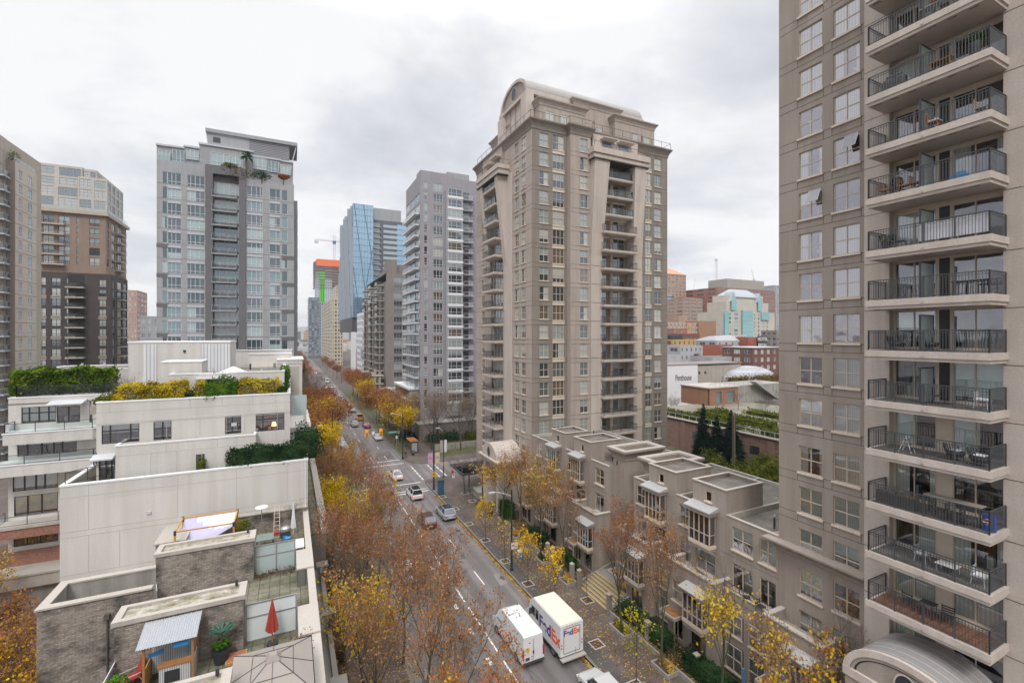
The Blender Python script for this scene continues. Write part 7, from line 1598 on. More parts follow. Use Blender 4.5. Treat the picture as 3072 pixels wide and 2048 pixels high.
# spruces
SPR=leafmat('spruce',[(.006,.018,.014),(.015,.035,.028),(.03,.06,.045)])
def spruce(x,y,z,H,r,lab,group,seed,m=None):
 o=empty('spruce_tree',(x,y,z),lab,'tree',group);rn=random.Random(seed);t=MB();t.tube((0,0,0),(0,0,H*.97),.2,.02,6,BARK);t.build('trunk',o);c=MB();n=int(H*6)
 for i in range(n):
  f=i/n;zc=H*(.06+.92*f);R_=r*(1-f)**.85+.08
  for k in range(int(9+16*(1-f))):
   a=rn.random()*6.28;L_=R_*rn.uniform(.7,1.1);d=Vector((math.cos(a),math.sin(a),0));s=Vector((-d.y,d.x,0));p=Vector((0,0,zc));q=p+d*L_+Vector((0,0,-.28*L_+.1));w=.16*L_+.06
   mid=p.lerp(q,.55);c.face([tuple(p),tuple(mid+s*w),tuple(q),tuple(mid-s*w)],m or SPR)
   for e_ in range(3):leaf_quad(c,p.lerp(q,rn.uniform(.4,1)),.22,m or SPR,rn)
 c.build('crown',o)
for fx,H,r,lab,sd in((2110,12.8,3.0,'tallest dark spruce, leftmost of the three behind the townhouses',1),(2150,10.6,3.0,'shorter dark spruce between two others behind the townhouses',2),(2194,11.6,3.6,'broad dark spruce, rightmost of the three by the brick podium',3)):
 d=86;t=tt(fx);spruce(d*(sT+t*cT),d*(cT-t*sT),.6,H,r,lab,'three courtyard spruces',sd)
spruce(5.2,205,0,15,4.2,'dark conifer far down the left side of the street',None,9,GRND)
m=MB();m.box(-.2,.2,-.2,.2,0,15,flat('pole_wood',(.16,.12,.09),.9));d=80;t=tt(2201);tag(m.build('utility_pole',None,(d*(sT+t*cT),d*(cT-t*sT),-3)),'brown wooden pole in front of the broad dark spruce','pole')
# leaves on the ground
def scatter(name,zones,n,mats,size,label=None):
 m=MB();rn=random.Random(len(name)+n)
 tot=sum(z[6]for z in zones)
 for(x0,x1,y0,y1,z,bias,w)in zones:
  for _ in range(int(n*w/tot)):
   x=x0+(x1-x0)*(rn.random()**bias);y=rn.uniform(y0,y1);s=size*rn.uniform(.6,1.4);a=rn.random()*6.28;c,d=math.cos(a)*s/2,math.sin(a)*s/2;zt=z+rn.random()*.012
   m.face([(x-c,y-d,zt),(x+d*.7,y-c*.7,zt+.008),(x+c,y+d,zt),(x-d*.7,y+c*.7,zt+.012)],rn.choice(mats))
 tag(m.build(name),kind='stuff')
FL1=[leafmat('fallen_orange',[(.25,.09,.02),(.50,.22,.03),(.65,.35,.06)]),leafmat('fallen_yellow',[(.4,.28,.03),(.6,.45,.08),(.75,.6,.2)]),leafmat('fallen_brown',[(.10,.05,.03),(.18,.09,.05),(.26,.14,.08)])]
scatter('fallen_leaves',[(20.95,21.38,18,72,.008,.6,16),(26.3,20.6,18,72,.142,1.0,8),(26.2,22.9,24,60,.142,.7,8),(26.8,28.9,14,34,.46,1,12),(26.8,28.9,40,57,.46,1,8),(21.5,25.5,96,130,.16,1,5),(28,50,92,108,.2,1,6)],16000,FL1,.13)
scatter('fallen_leaves',[(3,8.2,10,78,.142,1,22),(8.3,9.3,10,78,.012,1.6,6),(-30,-12.6,22,60,.16,1,16),(2.9,4,10,78,.17,1,8)],15000,FL1,.16)
scatter('fallen_leaves',[(29.0,29.5,14.5,20.4,7.06,1,1),(29.0,29.4,24.5,29.2,7.06,1,1),(29.0,29.4,31.6,36.2,7.06,1,1),(29,29.4,39.4,44,7.06,1,1),(29,29.4,46.6,57,7.06,1,1.5)],420,FL1,.12)
# hedges
def hedge(x0,x1,y0,y1,z0,z1,label,mat,n=1500,size=.14,rough=.1,cat='hedge',name='hedge',group=None,round_=0.0,core=None):
 o=empty(name,((x0+x1)/2,(y0+y1)/2,z0),label,cat,group);w,d,h=(x1-x0)/2,(y1-y0)/2,z1-z0;rn=random.Random(int(abs(x0*31+y0*7))+n);m=MB()
 k=.86;c=MB();nx,ny,nz=6,6,4
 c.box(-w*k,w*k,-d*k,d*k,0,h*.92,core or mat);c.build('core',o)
 A=[w*h,w*h,d*h,d*h,2*w*d];S=sum(A)
 for _ in range(n):
  u=rn.random()*S;i=0
  while u>A[i]:u-=A[i];i+=1
  a,b=rn.uniform(-1,1),rn.random();o_=rn.gauss(0,rough)
  bul=rough*1.5*math.sin(a*w*2.3+b*3+x0)
  if i==0:p=(a*w,-d+o_+bul,b*h)
  elif i==1:p=(a*w,d+o_,b*h)
  elif i==2:p=(-w+o_+bul,a*d,b*h)
  elif i==3:p=(w+o_,a*d,b*h)
  else:p=(a*w,(b*2-1)*d,h+o_*.8+bul)
  leaf_quad(m,Vector(p),size*rn.uniform(.6,1.4),mat,rn)
 m.build('foliage',o);return o
H1='long clipped dark green hedge '
hedge(27.0,28.3,14.5,19.4,.4,1.75,H1+'before the flat roofed townhouse at the bottom',GRND,2600,.12,.06,group='clipped hedges before the townhouses')
hedge(27.0,28.3,20.4,26.0,.4,1.8,H1+'between the two stone gate piers nearest the truck',GRND,3000,.12,.06,group='clipped hedges before the townhouses')
hedge(27.0,28.2,27.2,33.6,.4,1.7,H1+'just right of the yellow edged steps',GRND,3000,.12,.06,group='clipped hedges before the townhouses')
hedge(27.2,28.2,41.4,44.0,.4,1.7,'short bright green hedge left of the steps',GRN,1300,.12,.08,group='clipped hedges before the townhouses')
hedge(27.0,28.2,47.2,51.0,.4,1.9,H1+'before the far townhouses',GRND,1700,.12,.07,group='clipped hedges before the townhouses')
hedge(26.9,28.2,56.6,59.6,.3,2.6,'tall clipped green hedge block beside the tower entrance porch',GRN,1500,.13,.06,group='clipped hedges before the townhouses')
i=0
for(y0,y1,x)in((15.5,17.5,0),(20,21.5,1),(25.6,27.4,2),(30.6,32.6,0),(44.6,46.2,1),(51.6,53.2,2),(39.6,41.1,2)):
 i+=1;lab='low planter of %s shrubs in the pavement bed, %s from the camera'%(['yellow green','silvery green','golden leaf strewn'][x],ORD[i-1])
 t=empty('planter_bed',(25.9,y0,.13),lab,'planter','pavement planter beds');m=MB();m.box(-.4,.8,0,.12,0,.3,CONC);m.box(-.4,.8,y1-y0-.12,y1-y0,0,.3,CONC);m.box(-.4,-.28,.12,y1-y0-.12,0,.3,CONC);m.box(-.28,.8,.12,y1-y0-.12,0,.24,SOIL);m.build('edging',t)
 m=MB();rn=random.Random(i)
 for k in range(4):leaf_blob(m,(.25+rn.uniform(-.2,.3),(y1-y0)*(k+.5)/4,.45),.36,130,.11,[OLIVE,GRN,FL1[0]][x]if k%2 else[L_YG,OLIVE,FL1[1]][x],rn,(1,1,.8),.2)
 m.build('foliage',t)
# roof hedges on the white building
YH=leafmat('hedge_yellow',[(.22,.17,.01),(.48,.37,.012),(.66,.52,.05)]);HY=47.4
def roofhedge(fa,fb,zh,lab,mat,n=900,sz=.15,d=.9,Y=HY,z0=20.5,rough=.12,nm='hedge',core=None,grp=None):
 a,b=onY(fa,Y)[0],onY(fb,Y)[0];return hedge(a,b,Y-d/2,Y+d/2,z0,z0+zh,lab,mat,n,sz,rough,name=nm,cat='hedge' if nm=='hedge' else 'shrub',group=grp,core=core)
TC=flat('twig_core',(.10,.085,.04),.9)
roofhedge(292,340,.55,'olive ground shrub at the left end of the planted parapet',OLIVE,700,.14,nm='shrub')
roofhedge(338,366,.5,'small bright yellow tuft at the left of the yellow hedge',YEL,350,.14,nm='shrub');roofhedge(340,372,1.0,'brownish heather bush behind the small yellow tuft',leafmat('heather',[(.07,.05,.03),(.16,.10,.05),(.2,.16,.06)]),500,.14,Y=48.2,nm='shrub')
roofhedge(364,436,1.35,'feathery yellow hedge on the white parapet, left section',YH,2300,.15,core=TC,grp='yellow hedges on the white parapet');roofhedge(437,510,1.35,'feathery yellow hedge on the white parapet, middle section',YH,2200,.15,core=TC,grp='yellow hedges on the white parapet');roofhedge(511,560,1.6,'taller yellow hedge block before the long roof window',YH,1700,.15,core=TC,grp='yellow hedges on the white parapet')
roofhedge(556,584,.8,'small dark green bush right of the taller yellow block',GRND,450,.14,nm='shrub');roofhedge(586,614,1.35,'short isolated yellow hedge block',YH,900,.15,core=TC,grp='yellow hedges on the white parapet')
roofhedge(616,716,1.35,'mounded green shrub between two yellow hedges',leafmat('maple_green',[(.03,.07,.012),(.08,.16,.02),(.16,.25,.04)]),2400,.17,rough=.25,nm='shrub');roofhedge(718,836,1.4,'feathery yellow hedge at the right end of the white parapet',YH,2700,.15,core=TC,grp='yellow hedges on the white parapet');roofhedge(834,862,.8,'bright green bush at the right corner of the parapet',GRN,600,.14,nm='shrub')
a,b=onY(842,52)[0],onY(866,52)[0];hedge(a,b,50.6,54,20.3,22.7,'tall bright green clipped bush at the right roof corner',leafmat('box_green',[(.02,.07,.008),(.05,.15,.015),(.10,.22,.02)]),1500,.13,.08)
x0=onY(48,55.2)[0];x1=onY(340,55.2)[0]
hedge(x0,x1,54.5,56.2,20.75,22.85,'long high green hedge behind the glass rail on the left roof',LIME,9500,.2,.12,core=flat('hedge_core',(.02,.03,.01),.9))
hedge(onY(690,44.9)[0],1.3,44.35,45.35,14.9,16.35,'big dark green hedge overhanging the lower white wall',GRND,5200,.15,.12);hedge(.4,2.4,46.4,48.6,14.5,17.0,'dark conifer like bush behind the big dark hedge',GRND,1800,.18,.3,name='shrub',cat='shrub')
hedge(*[onY(f,45.0)[0]for f in(594,617)],44.5,45.1,14.4,15.7,'small variegated shrub before the narrow window',OLIVE,420,.12,.1,name='shrub',cat='shrub')
t=empty('bare_tree',(onY(378,51)[0],51,20),'small pinkish bare tree on the roof terrace beside the long hedge','tree');t.scale=(.25,.25,.25);T_,B_,_l=TV['bare1'];link('trunk',T_,t);link('branches',B_,t)
t=empty('patio_umbrella',(onY(430,49)[0],49,20),'folded white umbrella behind the yellow roof hedge','umbrella');m=MB();m.cyl(0,0,0,2.5,.03,6,WHITEM);m.build('pole',t);m=MB();foldcanopy(m,.2,.03,.6,2.4,WHITEC);m.build('canopy',t)
x=onY(760,40)[0];t=empty('bare_tree',(.35,43.2,FL),'small dry potted tree before the white wall','tree');t.scale=(.2,.2,.22);link('trunk',T_,t);link('branches',B_,t)
# shrubs along the left fronts
for i,(y,k)in enumerate(((14,0),(18,1),(24,2),(31,0),(38,1),(45,2),(52,0),(60,1))):
 hedge(2.9,3.9,y,y+3.2,.15,1.3,'%s hedge at the left building fronts, %s from the camera'%(['dark green','brownish','olive'][k],ORD[i]),[GRND,leafmat('brown_hedge',[(.05,.03,.02),(.12,.07,.04),(.2,.12,.06)]),OLIVE][k],800,.16,.1,group='hedges at the left building fronts')
# garden podium hedges
for i,(a,b,x0,x1,h)in enumerate(((34,60,82,84,1.3),(61,90,82,84,1.2),(60,78,88,92,1.2))):
 hedge(x0,x1,a,b,6.7,6.7+h,'long green hedge on the brick podium garden, %s'%['right part behind the railing','left part behind the railing','beside the pavilion'][i],OLIVE,1800,.4,.25)
hedge(125,160,99,102,10.5,12.5,'brown hedge on top of the terrace above the zigzag stair',leafmat('brown_hedge2',[(.07,.05,.025),(.14,.10,.04),(.2,.15,.06)]),1500,.4,.25)
for(x,y,nm)in((0,0,0),):
 t=empty('planter_tree',(*g(1471,1548),.13),'small clipped conifer in a round black pot by the pavement','plant pot');m=MB();m.lathe(0,0,[(.3,0),(.42,.6),(.4,.65)],12,POT);m.build('pot',t);m=MB();rn=random.Random(3);[leaf_blob(m,(0,0,.75+k*.28),.38-k*.07,130,.12,GRND,rn,(1,1,1),.3)for k in range(5)];m.build('foliage',t)
for i,(x,y)in enumerate([(88,104),(97,100),(106,103),(92,96),(84,98),(112,100),(100,112),(86,74)]):plant_tree('bare1' if i%2 else 'bare2',x,y,'small bare tree, %s around the parking lot before the mural wall'%ORD[i],'bare trees round the parking lot',.72)
for i,(x0,x1,y0,y1)in enumerate(((88,98,78,80),(100,104,60,76),(86,90,46,56),(108,116,64,67))):hedge(x0,x1,y0,y1,6.7,7.7,'olive planter hedge on the podium garden, %s group'%['pavilion side','middle','near','far right'][i],OLIVE,900,.35,.25,group='podium garden planter hedges')
for i,(x,y)in enumerate([(90,58),(97,68),(104,80),(112,74)]):plant_tree('bare1',x,y,'small bare tree on the podium garden, %s from the railing'%ORD[i],'podium garden trees',.5,z=6.8)
# ============================================================ vehicles
CGL=glossmix('car_glass',(.012,.014,.017),.10);TYRE=flat('tyre',(.02,.02,.02),.9);RIM=flat('rim',(.35,.36,.37),.35,.8)
TAIL=flat('tail_light',(.45,.02,.015),.3,var=.05);TAILON=flat('tail_light_on',(.9,.08,.04),.3,emit=1.2);HEAD=flat('head_light',(.75,.75,.75),.2);PLATE=flat('plate',(.6,.6,.62),.5)
def paint(name,c,rough=.28):
 if name in MC:return MC[name]
 m,t,b=nmat(name);b.inputs['Base Color'].default_value=(*c,1);b.inputs['Roughness'].default_value=rough;b.inputs['Coat Weight'].default_value=.6;b.inputs['Coat Roughness'].default_value=.08;MC[name]=m;return m
def wheel_meshes():
 a=MB();a.tube((-.11,0,0),(.11,0,0),.33,.33,18,TYRE,True);b=MB();b.tube((-.118,0,0),(.118,0,0),.2,.2,14,RIM,True)
 for k in range(5):t=k*1.2566;b.box(-.122,.122,-.02+.11*math.cos(t),.02+.11*math.cos(t),-.02+.11*math.sin(t),.02+.11*math.sin(t),CHAR)
 return a.mesh('tyre'),b.mesh('rim')
WH=wheel_meshes()
def wheels(o,ys,w,r=.33):
 for y in ys:
  for s in(-1,1):
   q=link('wheel',WH[0],o,(s*(w-.09),y,r));q.scale=(1,r/.33,r/.33);link('rim',WH[1],q)
KINDS=dict(sedan=(4.7,.91,1.44,.95,(.55,1.35,2.75,3.45),.68),suv=(4.6,.93,1.66,1.05,(.08,.45,2.75,3.4),.72),hatch=(4.5,.92,1.58,1.0,(.1,.62,2.7,3.5),.7),pickup=(5.2,.98,1.85,1.2,(1.75,1.95,3.2,3.8),.75))
def car(kind,x,y,col,label,group=None,rz=0,roof=None,brake=False,z=0):
 L_,w,h,zb,(r0,r1,f1,f0),rw=KINDS[kind];o=empty('car' if kind!='pickup' else 'pickup_truck',(x,y,z),label,{'pickup':'pickup truck'}.get(kind,'car'),group,rz);P_=col
 def ring(yy,ww,z0,z1):return[(-ww*.9,yy,z0),(ww*.9,yy,z0),(ww,yy,z0+.14),(ww,yy,z1-.22),(ww*.955,yy,z1-.06),(ww*.86,yy,z1),(-ww*.86,yy,z1),(-ww*.955,yy,z1-.06),(-ww,yy,z1-.22),(-ww,yy,z0+.14)]
 st=[(0,.86,.42,zb-.16),(.1,.95,.26,zb-.04),(.5,1,.2,zb),(L_*.5,1,.18,zb),(L_*.74,1,.19,zb-.03),(L_*.93,.95,.22,zb-.2),(L_-.03,.86,.3,zb-.34)]
 m=MB();rs=[ring(a,b*w,c,d)for a,b,c,d in st]
 for a,b in zip(rs[:-1],rs[1:]):m.loft(a,b,P_)
 m.face(rs[0],P_);m.face(rs[-1][::-1],P_);m.box(-w*.6,w*.6,-.02,.04,.3,.42,BLACK);m.box(-w*.86,w*.86,L_-.06,L_-.01,.3,.48,BLACK);bd=m.build('body',o);bd.modifiers.new('b','BEVEL').width=.015
 b4=[(-w*.9,r0,zb-.02),(w*.9,r0,zb-.02),(w*.9,f0,zb-.04),(-w*.9,f0,zb-.04)];t4=[(-w*rw,r1,h-.04),(w*rw,r1,h-.04),(w*rw,f1,h-.04),(-w*rw,f1,h-.04)]
 g_=MB();g_.loft(b4,t4,CGL);g_.build('windows',o)
 m=MB();u4=[(-w*rw*.93,r1+.12,h),(w*rw*.93,r1+.12,h),(w*rw*.93,f1-.15,h),(-w*rw*.93,f1-.15,h)];m.loft(t4,u4,P_);m.face(u4,roof or P_)
 for a,b in zip(b4,t4):m.tube(a,b,.045,.04,4,P_)
 for s in(-1,1):m.tube((s*w*.9,(r0+f0)/2,zb-.03),(s*w*rw,(r1+f1)/2,h-.04),.035,.03,4,P_);m.box(s*w-.08+s*.08,s*w+.08+s*.08,f0-.35,f0-.2,zb,zb+.14,P_)
 m.build('roof',o);m=MB();m.box(-.26,.26,-.02,.0,.5 if kind!='suv' else.62,.62 if kind!='suv' else.75,PLATE);m.build('number_plate',o)
 for s in(-1,1):
  m=MB();a,b=sorted((s*w*.5,s*w*.9));m.box(a,b,-.012,.12,zb-.34,zb-.17,TAILON if brake else TAIL);m.build('tail_light',o);m=MB();m.box(a,b,L_-.1,L_-.0,zb-.52,zb-.38,HEAD);m.build('headlight',o)
 if kind=='pickup':m=MB();m.box(-w*.8,w*.8,.15,1.65,zb-.1,zb+.004,BLACK);m.build('bed_liner',o)
 wheels(o,(L_*.19,L_*.82),w);return o
W1=paint('car_white',(.62,.62,.63));S1=paint('car_silver',(.36,.37,.39));G1=paint('car_grey',(.13,.135,.14));K1=paint('car_black',(.02,.02,.022));R1=paint('car_red',(.32,.02,.035));O1=paint('car_orange',(.65,.30,.02));O2=paint('taxi_orange',(.70,.17,.06));BR1=paint('car_maroon',(.055,.03,.028));SB=paint('car_silver_blue',(.33,.36,.41))
def put(kind,fx,fy,col,lab,group='cars on the street',**k):
 x,y=g(fx,fy);return car(kind,x,y,col,lab,group,**k)
put('sedan',1195,1443,W1,'white sedan driving through the junction with brake lights on',brake=True)
put('suv',1254,1502,W1,'white crossover with a black glass roof just before the junction',roof=CGL,brake=True)
put('hatch',1352,1563,SB,'silver blue hatchback parked at the right kerb before the kiosk',roof=CGL)
put('hatch',1293,1589,BR1,'dark maroon hatchback behind the bare twigs in the middle lane')
put('suv',1166,1492,BR1,'dark wagon half hidden by maple twigs at the left of the road')
put('sedan',1138,1322,W1,'white sedan parked at the right kerb beyond the signal arm')
put('sedan',1103,1284,R1,'dark red coupe parked at the right kerb behind the white sedan');put('pickup',1083,1262,O1,'yellow orange pickup truck parked at the right kerb')
put('suv',1066,1281,S1,'grey crossover driving away in the middle lane');put('sedan',1060,1238,G1,'grey sedan parked at the right kerb beyond the orange pickup')
put('sedan',1048,1222,R1,'red sedan parked at the right kerb, smaller one further off');put('sedan',1033,1205,K1,'black sedan parked at the right kerb beyond the further red one');put('sedan',1024,1192,S1,'silver sedan farthest of the parked row on the right kerb')
put('sedan',983,1175,O2,'small orange taxi driving far down the road',brake=True);put('suv',1007,1163,W1,'white car turning sideways across the far junction',rz=R(75))
for i,(fx,fy,c,lab)in enumerate([(970,1138,G1,'grey car beyond the white van in the far queue'),(963,1129,S1,'silver car in the middle of the far queue'),(957,1120,K1,'black car near the end of the far queue'),(950,1112,R1,'red car in the far queue by the left trees'),(940,1108,O2,'red lit car at the head of the far queue'),(947,1122,W1,'white car in the left lane of the far queue')]):put('sedan',fx,fy,c,lab,'cars in the far queue',brake=True)
for x,y,k,c,lab in[(10.9,104.2,'suv',S1,'silver car parked at the left kerb nearest the junction'),(10.9,110.2,'sedan',W1,'white car parked second beyond the junction on the left'),(10.9,116.0,'sedan',S1,'pale silver car parked third beyond the junction on the left'),(10.9,122.5,'suv',BR1,'brown wagon parked fourth beyond the junction on the left'),(10.9,135,'sedan',W1,'white car parked under the rusty trees on the left'),(10.9,141,'sedan',K1,'dark car parked under the rusty trees on the left'),(11.4,47,'suv',W1,'pale car hidden behind the left row of maples'),(11.4,62,'sedan',G1,'dark grey car parked behind the left maple twigs')]:car(k,x,y,c,lab,'cars parked on the left side')
car('suv',20.1,23.9,paint('car_pale',(.5,.5,.5)),'pale grey car cut off by the bottom edge of the view','cars on the street')
for i in range(9):x,y=93+(i%5)*3.0,103+(i//5)*7;car('sedan' if i%2 else 'suv',x,y,[G1,W1,S1,K1,R1][(i*2)%5],'%s car of the %s row in the lot before the mural wall'%(ORD[i%5],['near','far'][i//5]),'cars in the parking lot')
def bodybox(o,x0,x1,y0,y1,z0,z1,m,nm='body',bev=.08):
 b=MB();b.box(x0,x1,y0,y1,z0,z1,m);q=b.build(nm,o);bm=q.modifiers.new('b','BEVEL');bm.width=bev;bm.segments=3;return q
# delivery truck
TW=paint('truck_white',(.68,.68,.68),.4);PUR=flat('logo_purple',(.07,.025,.19),.5,var=0);ORG_=flat('logo_orange',(.78,.10,.02),.5,var=0);TR=flat('truck_roof',(.62,.60,.52),.6,var=.06,sc=1)
o=empty('delivery_truck',(20.25,30.6,0),'white parcel truck with purple and orange lettering parked at the kerb','delivery truck');w=1.08
b=MB();pf=[(0,.55),(0,3.0),(4.4,3.0),(5.0,2.65),(5.25,1.75),(5.9,1.35),(6.0,.6)];b.face([(-w,y,z)for y,z in pf][::1],TW);b.face([(w,y,z)for y,z in pf][::-1],TW)
for(a,c)in zip(pf,pf[1:]+pf[:1]):b.face([(-w,a[0],a[1]),(w,a[0],a[1]),(w,c[0],c[1]),(-w,c[0],c[1])][::-1],TW)
q=b.build('body',o);bm=q.modifiers.new('b','BEVEL');bm.width=.05;bm.segments=2;bodybox(o,-w+.04,w-.04,.05,4.45,2.99,3.07,TR,'roof',.03)
m=MB();m.box(-w+.15,w-.15,5.06,5.12,1.8,2.55,CGL);m.build('windscreen',o);m=MB();m.box(-w-.01,-w,4.15,4.75,1.55,2.3,CGL);m.box(-w-.01,-w,3.5,4.05,1.5,2.35,CGL);m.box(-w-.012,-w,3.44,3.5,.7,2.5,LG);m.build('side_window',o);m=MB();m.box(-w-.3,-w-.08,4.6,4.7,1.6,2.1,CHAR);m.build('mirror',o)
m=MB();m.box(-w-.05,w+.05,-.42,.02,.42,.52,CONCL);m.box(-w,w,-.02,.05,.52,.58,CHAR);m.build('bumper_step',o);m=MB();[m.box(-w-.014,-w,.1,4.3,z,z+.025,LG)for z in(.75,2.93)];[m.box(-w-.012,-w,y,y+.02,.8,2.9,LG)for y in(1.2,2.3,3.38)];[m.box(-.5+k*.25,-.42+k*.25,-.02,0,2.88,2.93,TAIL)for k in range(5)];m.box(-w-.012,-w,.3,5.2,.55,.68,CHAR);m.build('trim',o);m=MB()
for(a,b_,c,d)in((-.78,-.74,.75,2.75),(.74,.78,.75,2.75),(-.74,.74,2.71,2.75),(-.74,.74,.75,.79),(.35,.38,.6,1.0)):m.box(a,b_,-.012,0,c,d,CHAR)
m.build('rear_door',o)
for s in(-1,1):
 for z in(1.2,1.45):m=MB();m.box(s*.95-.05,s*.95+.05,-.02,0,z,z+.1,TAIL);m.build('tail_light',o)
wheels(o,(1.15,4.9),1.05,.42)
text('Fed',1.36,(-w-.012,3.4,1.72),(R(90),0,R(-90)),PUR,o,align='LEFT',bold=.035,ext=.004);text('Ex',1.36,(-w-.012,1.4,1.72),(R(90),0,R(-90)),ORG_,o,align='LEFT',bold=.035,ext=.004)
text('Fed',.62,(-.8,-.016,2.35),(R(90),0,0),PUR,o,align='LEFT',bold=.018,ext=.004);text('Ex',.62,(.12,-.016,2.35),(R(90),0,0),ORG_,o,align='LEFT',bold=.018,ext=.004)
# cargo van
o=empty('cargo_van',(17.2,31.4,0),'plain white cargo van driving beside the parcel truck','van');w=.98;b=MB();pf=[(0,.4),(.08,2.4),(.25,2.5),(4.1,2.5),(4.7,2.2),(5.15,1.35),(5.75,1.1),(5.85,.4)]
def vr(y,z,k):return[(-w*k,y,z),(w*k,y,z)]
for a,c in zip(pf,pf[1:]+pf[:1]):b.face([(-w*.86 if a[1]>2 else-w,a[0],a[1]),(w*.86 if a[1]>2 else w,a[0],a[1]),(w*.86 if c[1]>2 else w,c[0],c[1]),(-w*.86 if c[1]>2 else-w,c[0],c[1])][::-1],TW)
for s in(-1,1):b.face([(s*(w*.86 if z>2 else w),y,z)for y,z in pf][::s],TW)
q=b.build('body',o);bm=q.modifiers.new('b','BEVEL');bm.width=.05;bm.segments=2
m=MB();m.face([(-w*.8,4.74,2.13),(w*.8,4.74,2.13),(w*.85,5.13,1.42),(-w*.85,5.13,1.42)],CGL);m.build('windscreen',o);m=MB();m.face([(-w*1.0-.004,4.9,1.4),(-w*.89,4.6,2.0),(-w*.89,3.9,2.0),(-w-.004,3.9,1.4)],CGL);m.build('side_window',o)
m=MB();m.box(-w*.98,w*.98,-.06,.03,.32,.5,CHAR);m.build('bumper',o);m=MB();m.box(-.008,.008,-.012,.02,.55,2.2,CHAR);m.box(-.06,.06,-.02,0,1.05,1.3,CHAR);m.box(-.72,-.35,-.015,0,.62,.85,CHAR);m.build('rear_door',o)
for s in(-1,1):m=MB();m.box(s*.9-.06,s*.9+.06,-.03,.05,.75,1.5,TAIL);m.build('tail_light',o)
m=MB();m.box(-.62,-.38,-.014,.04,1.25,1.6,YPAINT);m.build('sticker',o);wheels(o,(1.1,4.9),.96,.36)
o=empty('white_van',(*g(982,1148),0),'small white box van seen from behind far down the road','van');bodybox(o,-1,1,0,4.8,.4,2.5,W1);m=MB();m.box(-.8,.8,-.02,0,1.6,2.1,CGL);m.build('rear_window',o);wheels(o,(1,3.8),.98)
# ============================================================ street furniture
PB=flat('pole_blue_black',(.018,.028,.045),.45);SIGY=flat('signal_yellow',(.70,.38,.01),.45);SIGB=flat('deep_blue_pole',(.03,.09,.17),.4);SG=flat('street_sign_green',(.01,.22,.14),.5);REDLT=flat('red_lamp',(1,.05,.02),.4,emit=3);AMB=flat('orange_hand',(1,.25,.03),.4,emit=3)
def pole(x,y,h,lab,cat='lamp post',nm='street_lamp',r=.1,m_=None,arm=None,group=None):
 o=empty(nm,(x,y,.1),lab,cat,group);m=MB();m.cyl(0,0,0,.25,r*1.7,10,m_ or PB);m.tube((0,0,.2),(0,0,h),r,r*.65,8,m_ or PB,True);m.build('post',o)
 if arm:
  m=MB();p=Vector((0,0,h-.7))
  for i in range(1,6):t=i/5;q=Vector((arm[0]*t,arm[1]*t,h-.7+.75*math.sin(t*1.57)));m.tube(p,q,.045,.04,5,LG);p=q
  m.build('arm',o);m=MB();m.box(p.x-.35,p.x+.35,p.y-.13,p.y+.13,p.z-.08,p.z+.05,LG);m.build('lamp_head',o)
 return o
def signal(o,x,y,z,face=-1,lit=True):
 m=MB();m.box(x-.36,x+.36,y-.02,y+.03,z-.75,z+.75,SIGY);m.box(x-.19,x+.19,y-.16,y-.02,z-.6,z+.6,SIGY);m.build('signal_head',o)
 for k,mt in((.38,REDLT if lit else BLACK),(0,BLACK),(-.38,BLACK)):m=MB();m.tube((x,y-.24,z+k),(x,y-.161,z+k),.13,.13,10,mt,True);m.build('signal_lens',o)
o=pole(21.3,96.1,9.6,'dark signal mast with two yellow heads over the road beyond the junction','traffic light','traffic_signal',.14,arm=(-2.2,0));m=MB();m.tube((0,0,5.7),(-7.8,0,6.2),.09,.05,6,PB);m.build('mast_arm',o);signal(o,-4.5,-.1,6.0);signal(o,-7.3,-.1,6.0)
m=MB();m.box(-3.2,-1.0,-.14,-.1,5.55,6.05,SG);so=m.build('street_name_sign',o);text('Nelson St',.36,(-2.1,-.15,5.8),(R(90),0,0),WHITEM,so);m=MB();m.box(-6.3,-5.8,-.14,-.1,5.7,6.3,WHITEM);m.build('turn_sign',o);m=MB();m.box(-.2,.2,-.3,-.1,5,6.4,BLACK);m.build('signal_back',o)
o=pole(21.75,74.6,12,'tall dark pole with pink and beige banners and a yellow diamond sign','pole','banner_pole',.15);m=MB()
for s,c in((-1,flat('banner_pink',(.55,.33,.45),.8)),(1,flat('banner_beige',(.60,.50,.36),.8))):m=MB();a,b=sorted((s*.2,s*.98));m.box(a,b,-.02,.02,4.3,6.2,c);m.box(a+.15,b-.15,-.024,-.02,5.2,5.5,flat('banner_print',(.35,.25,.32),.8));m.build('banner',o)
m=MB();c=.52;m.face([(0,-.16,2.6-c),(c,-.16,2.6),(0,-.16,2.6+c),(-c,-.16,2.6)],SIGY);[m.box(x-.04,x+.04,-.165,-.161,2.4,2.8,BLACK)for x in(-.1,.1)];m.build('diamond_sign',o)
o=pole(25.2,80.2,9.0,'slim dark lamp pole with white banners at the near crosswalk end',arm=(-1.0,.3));[(lambda m:(m.box(*sorted((s*.12,s*.62)),-.02,.02,4.6,6.8,WHITEC if s>0 else CONCL),m.build('banner',o)))(MB())for s in(-1,1)];m=MB();m.box(-.05,.3,-.3,-.12,2.2,2.7,SIGY);m.build('pedestrian_signal',o)
o=pole(21.95,45.1,8.9,'dark lamp post with two white signs beside the young yellow maples',arm=(-2.4,0),r=.12);[(lambda m:(m.box(a,a+.38,-.14,-.12,2.4,3.1,WHITEM),m.build('parking_sign',o)))(MB())for a in(-.1,.35)];m=MB();m.box(.0,.2,-.145,-.14,2.7,2.9,REDF);m.build('sign_symbol',o)
pole(22.9,17.3,7.2,'short deep blue lamp post at the bottom edge among yellow leaves',r=.13,m_=SIGB)
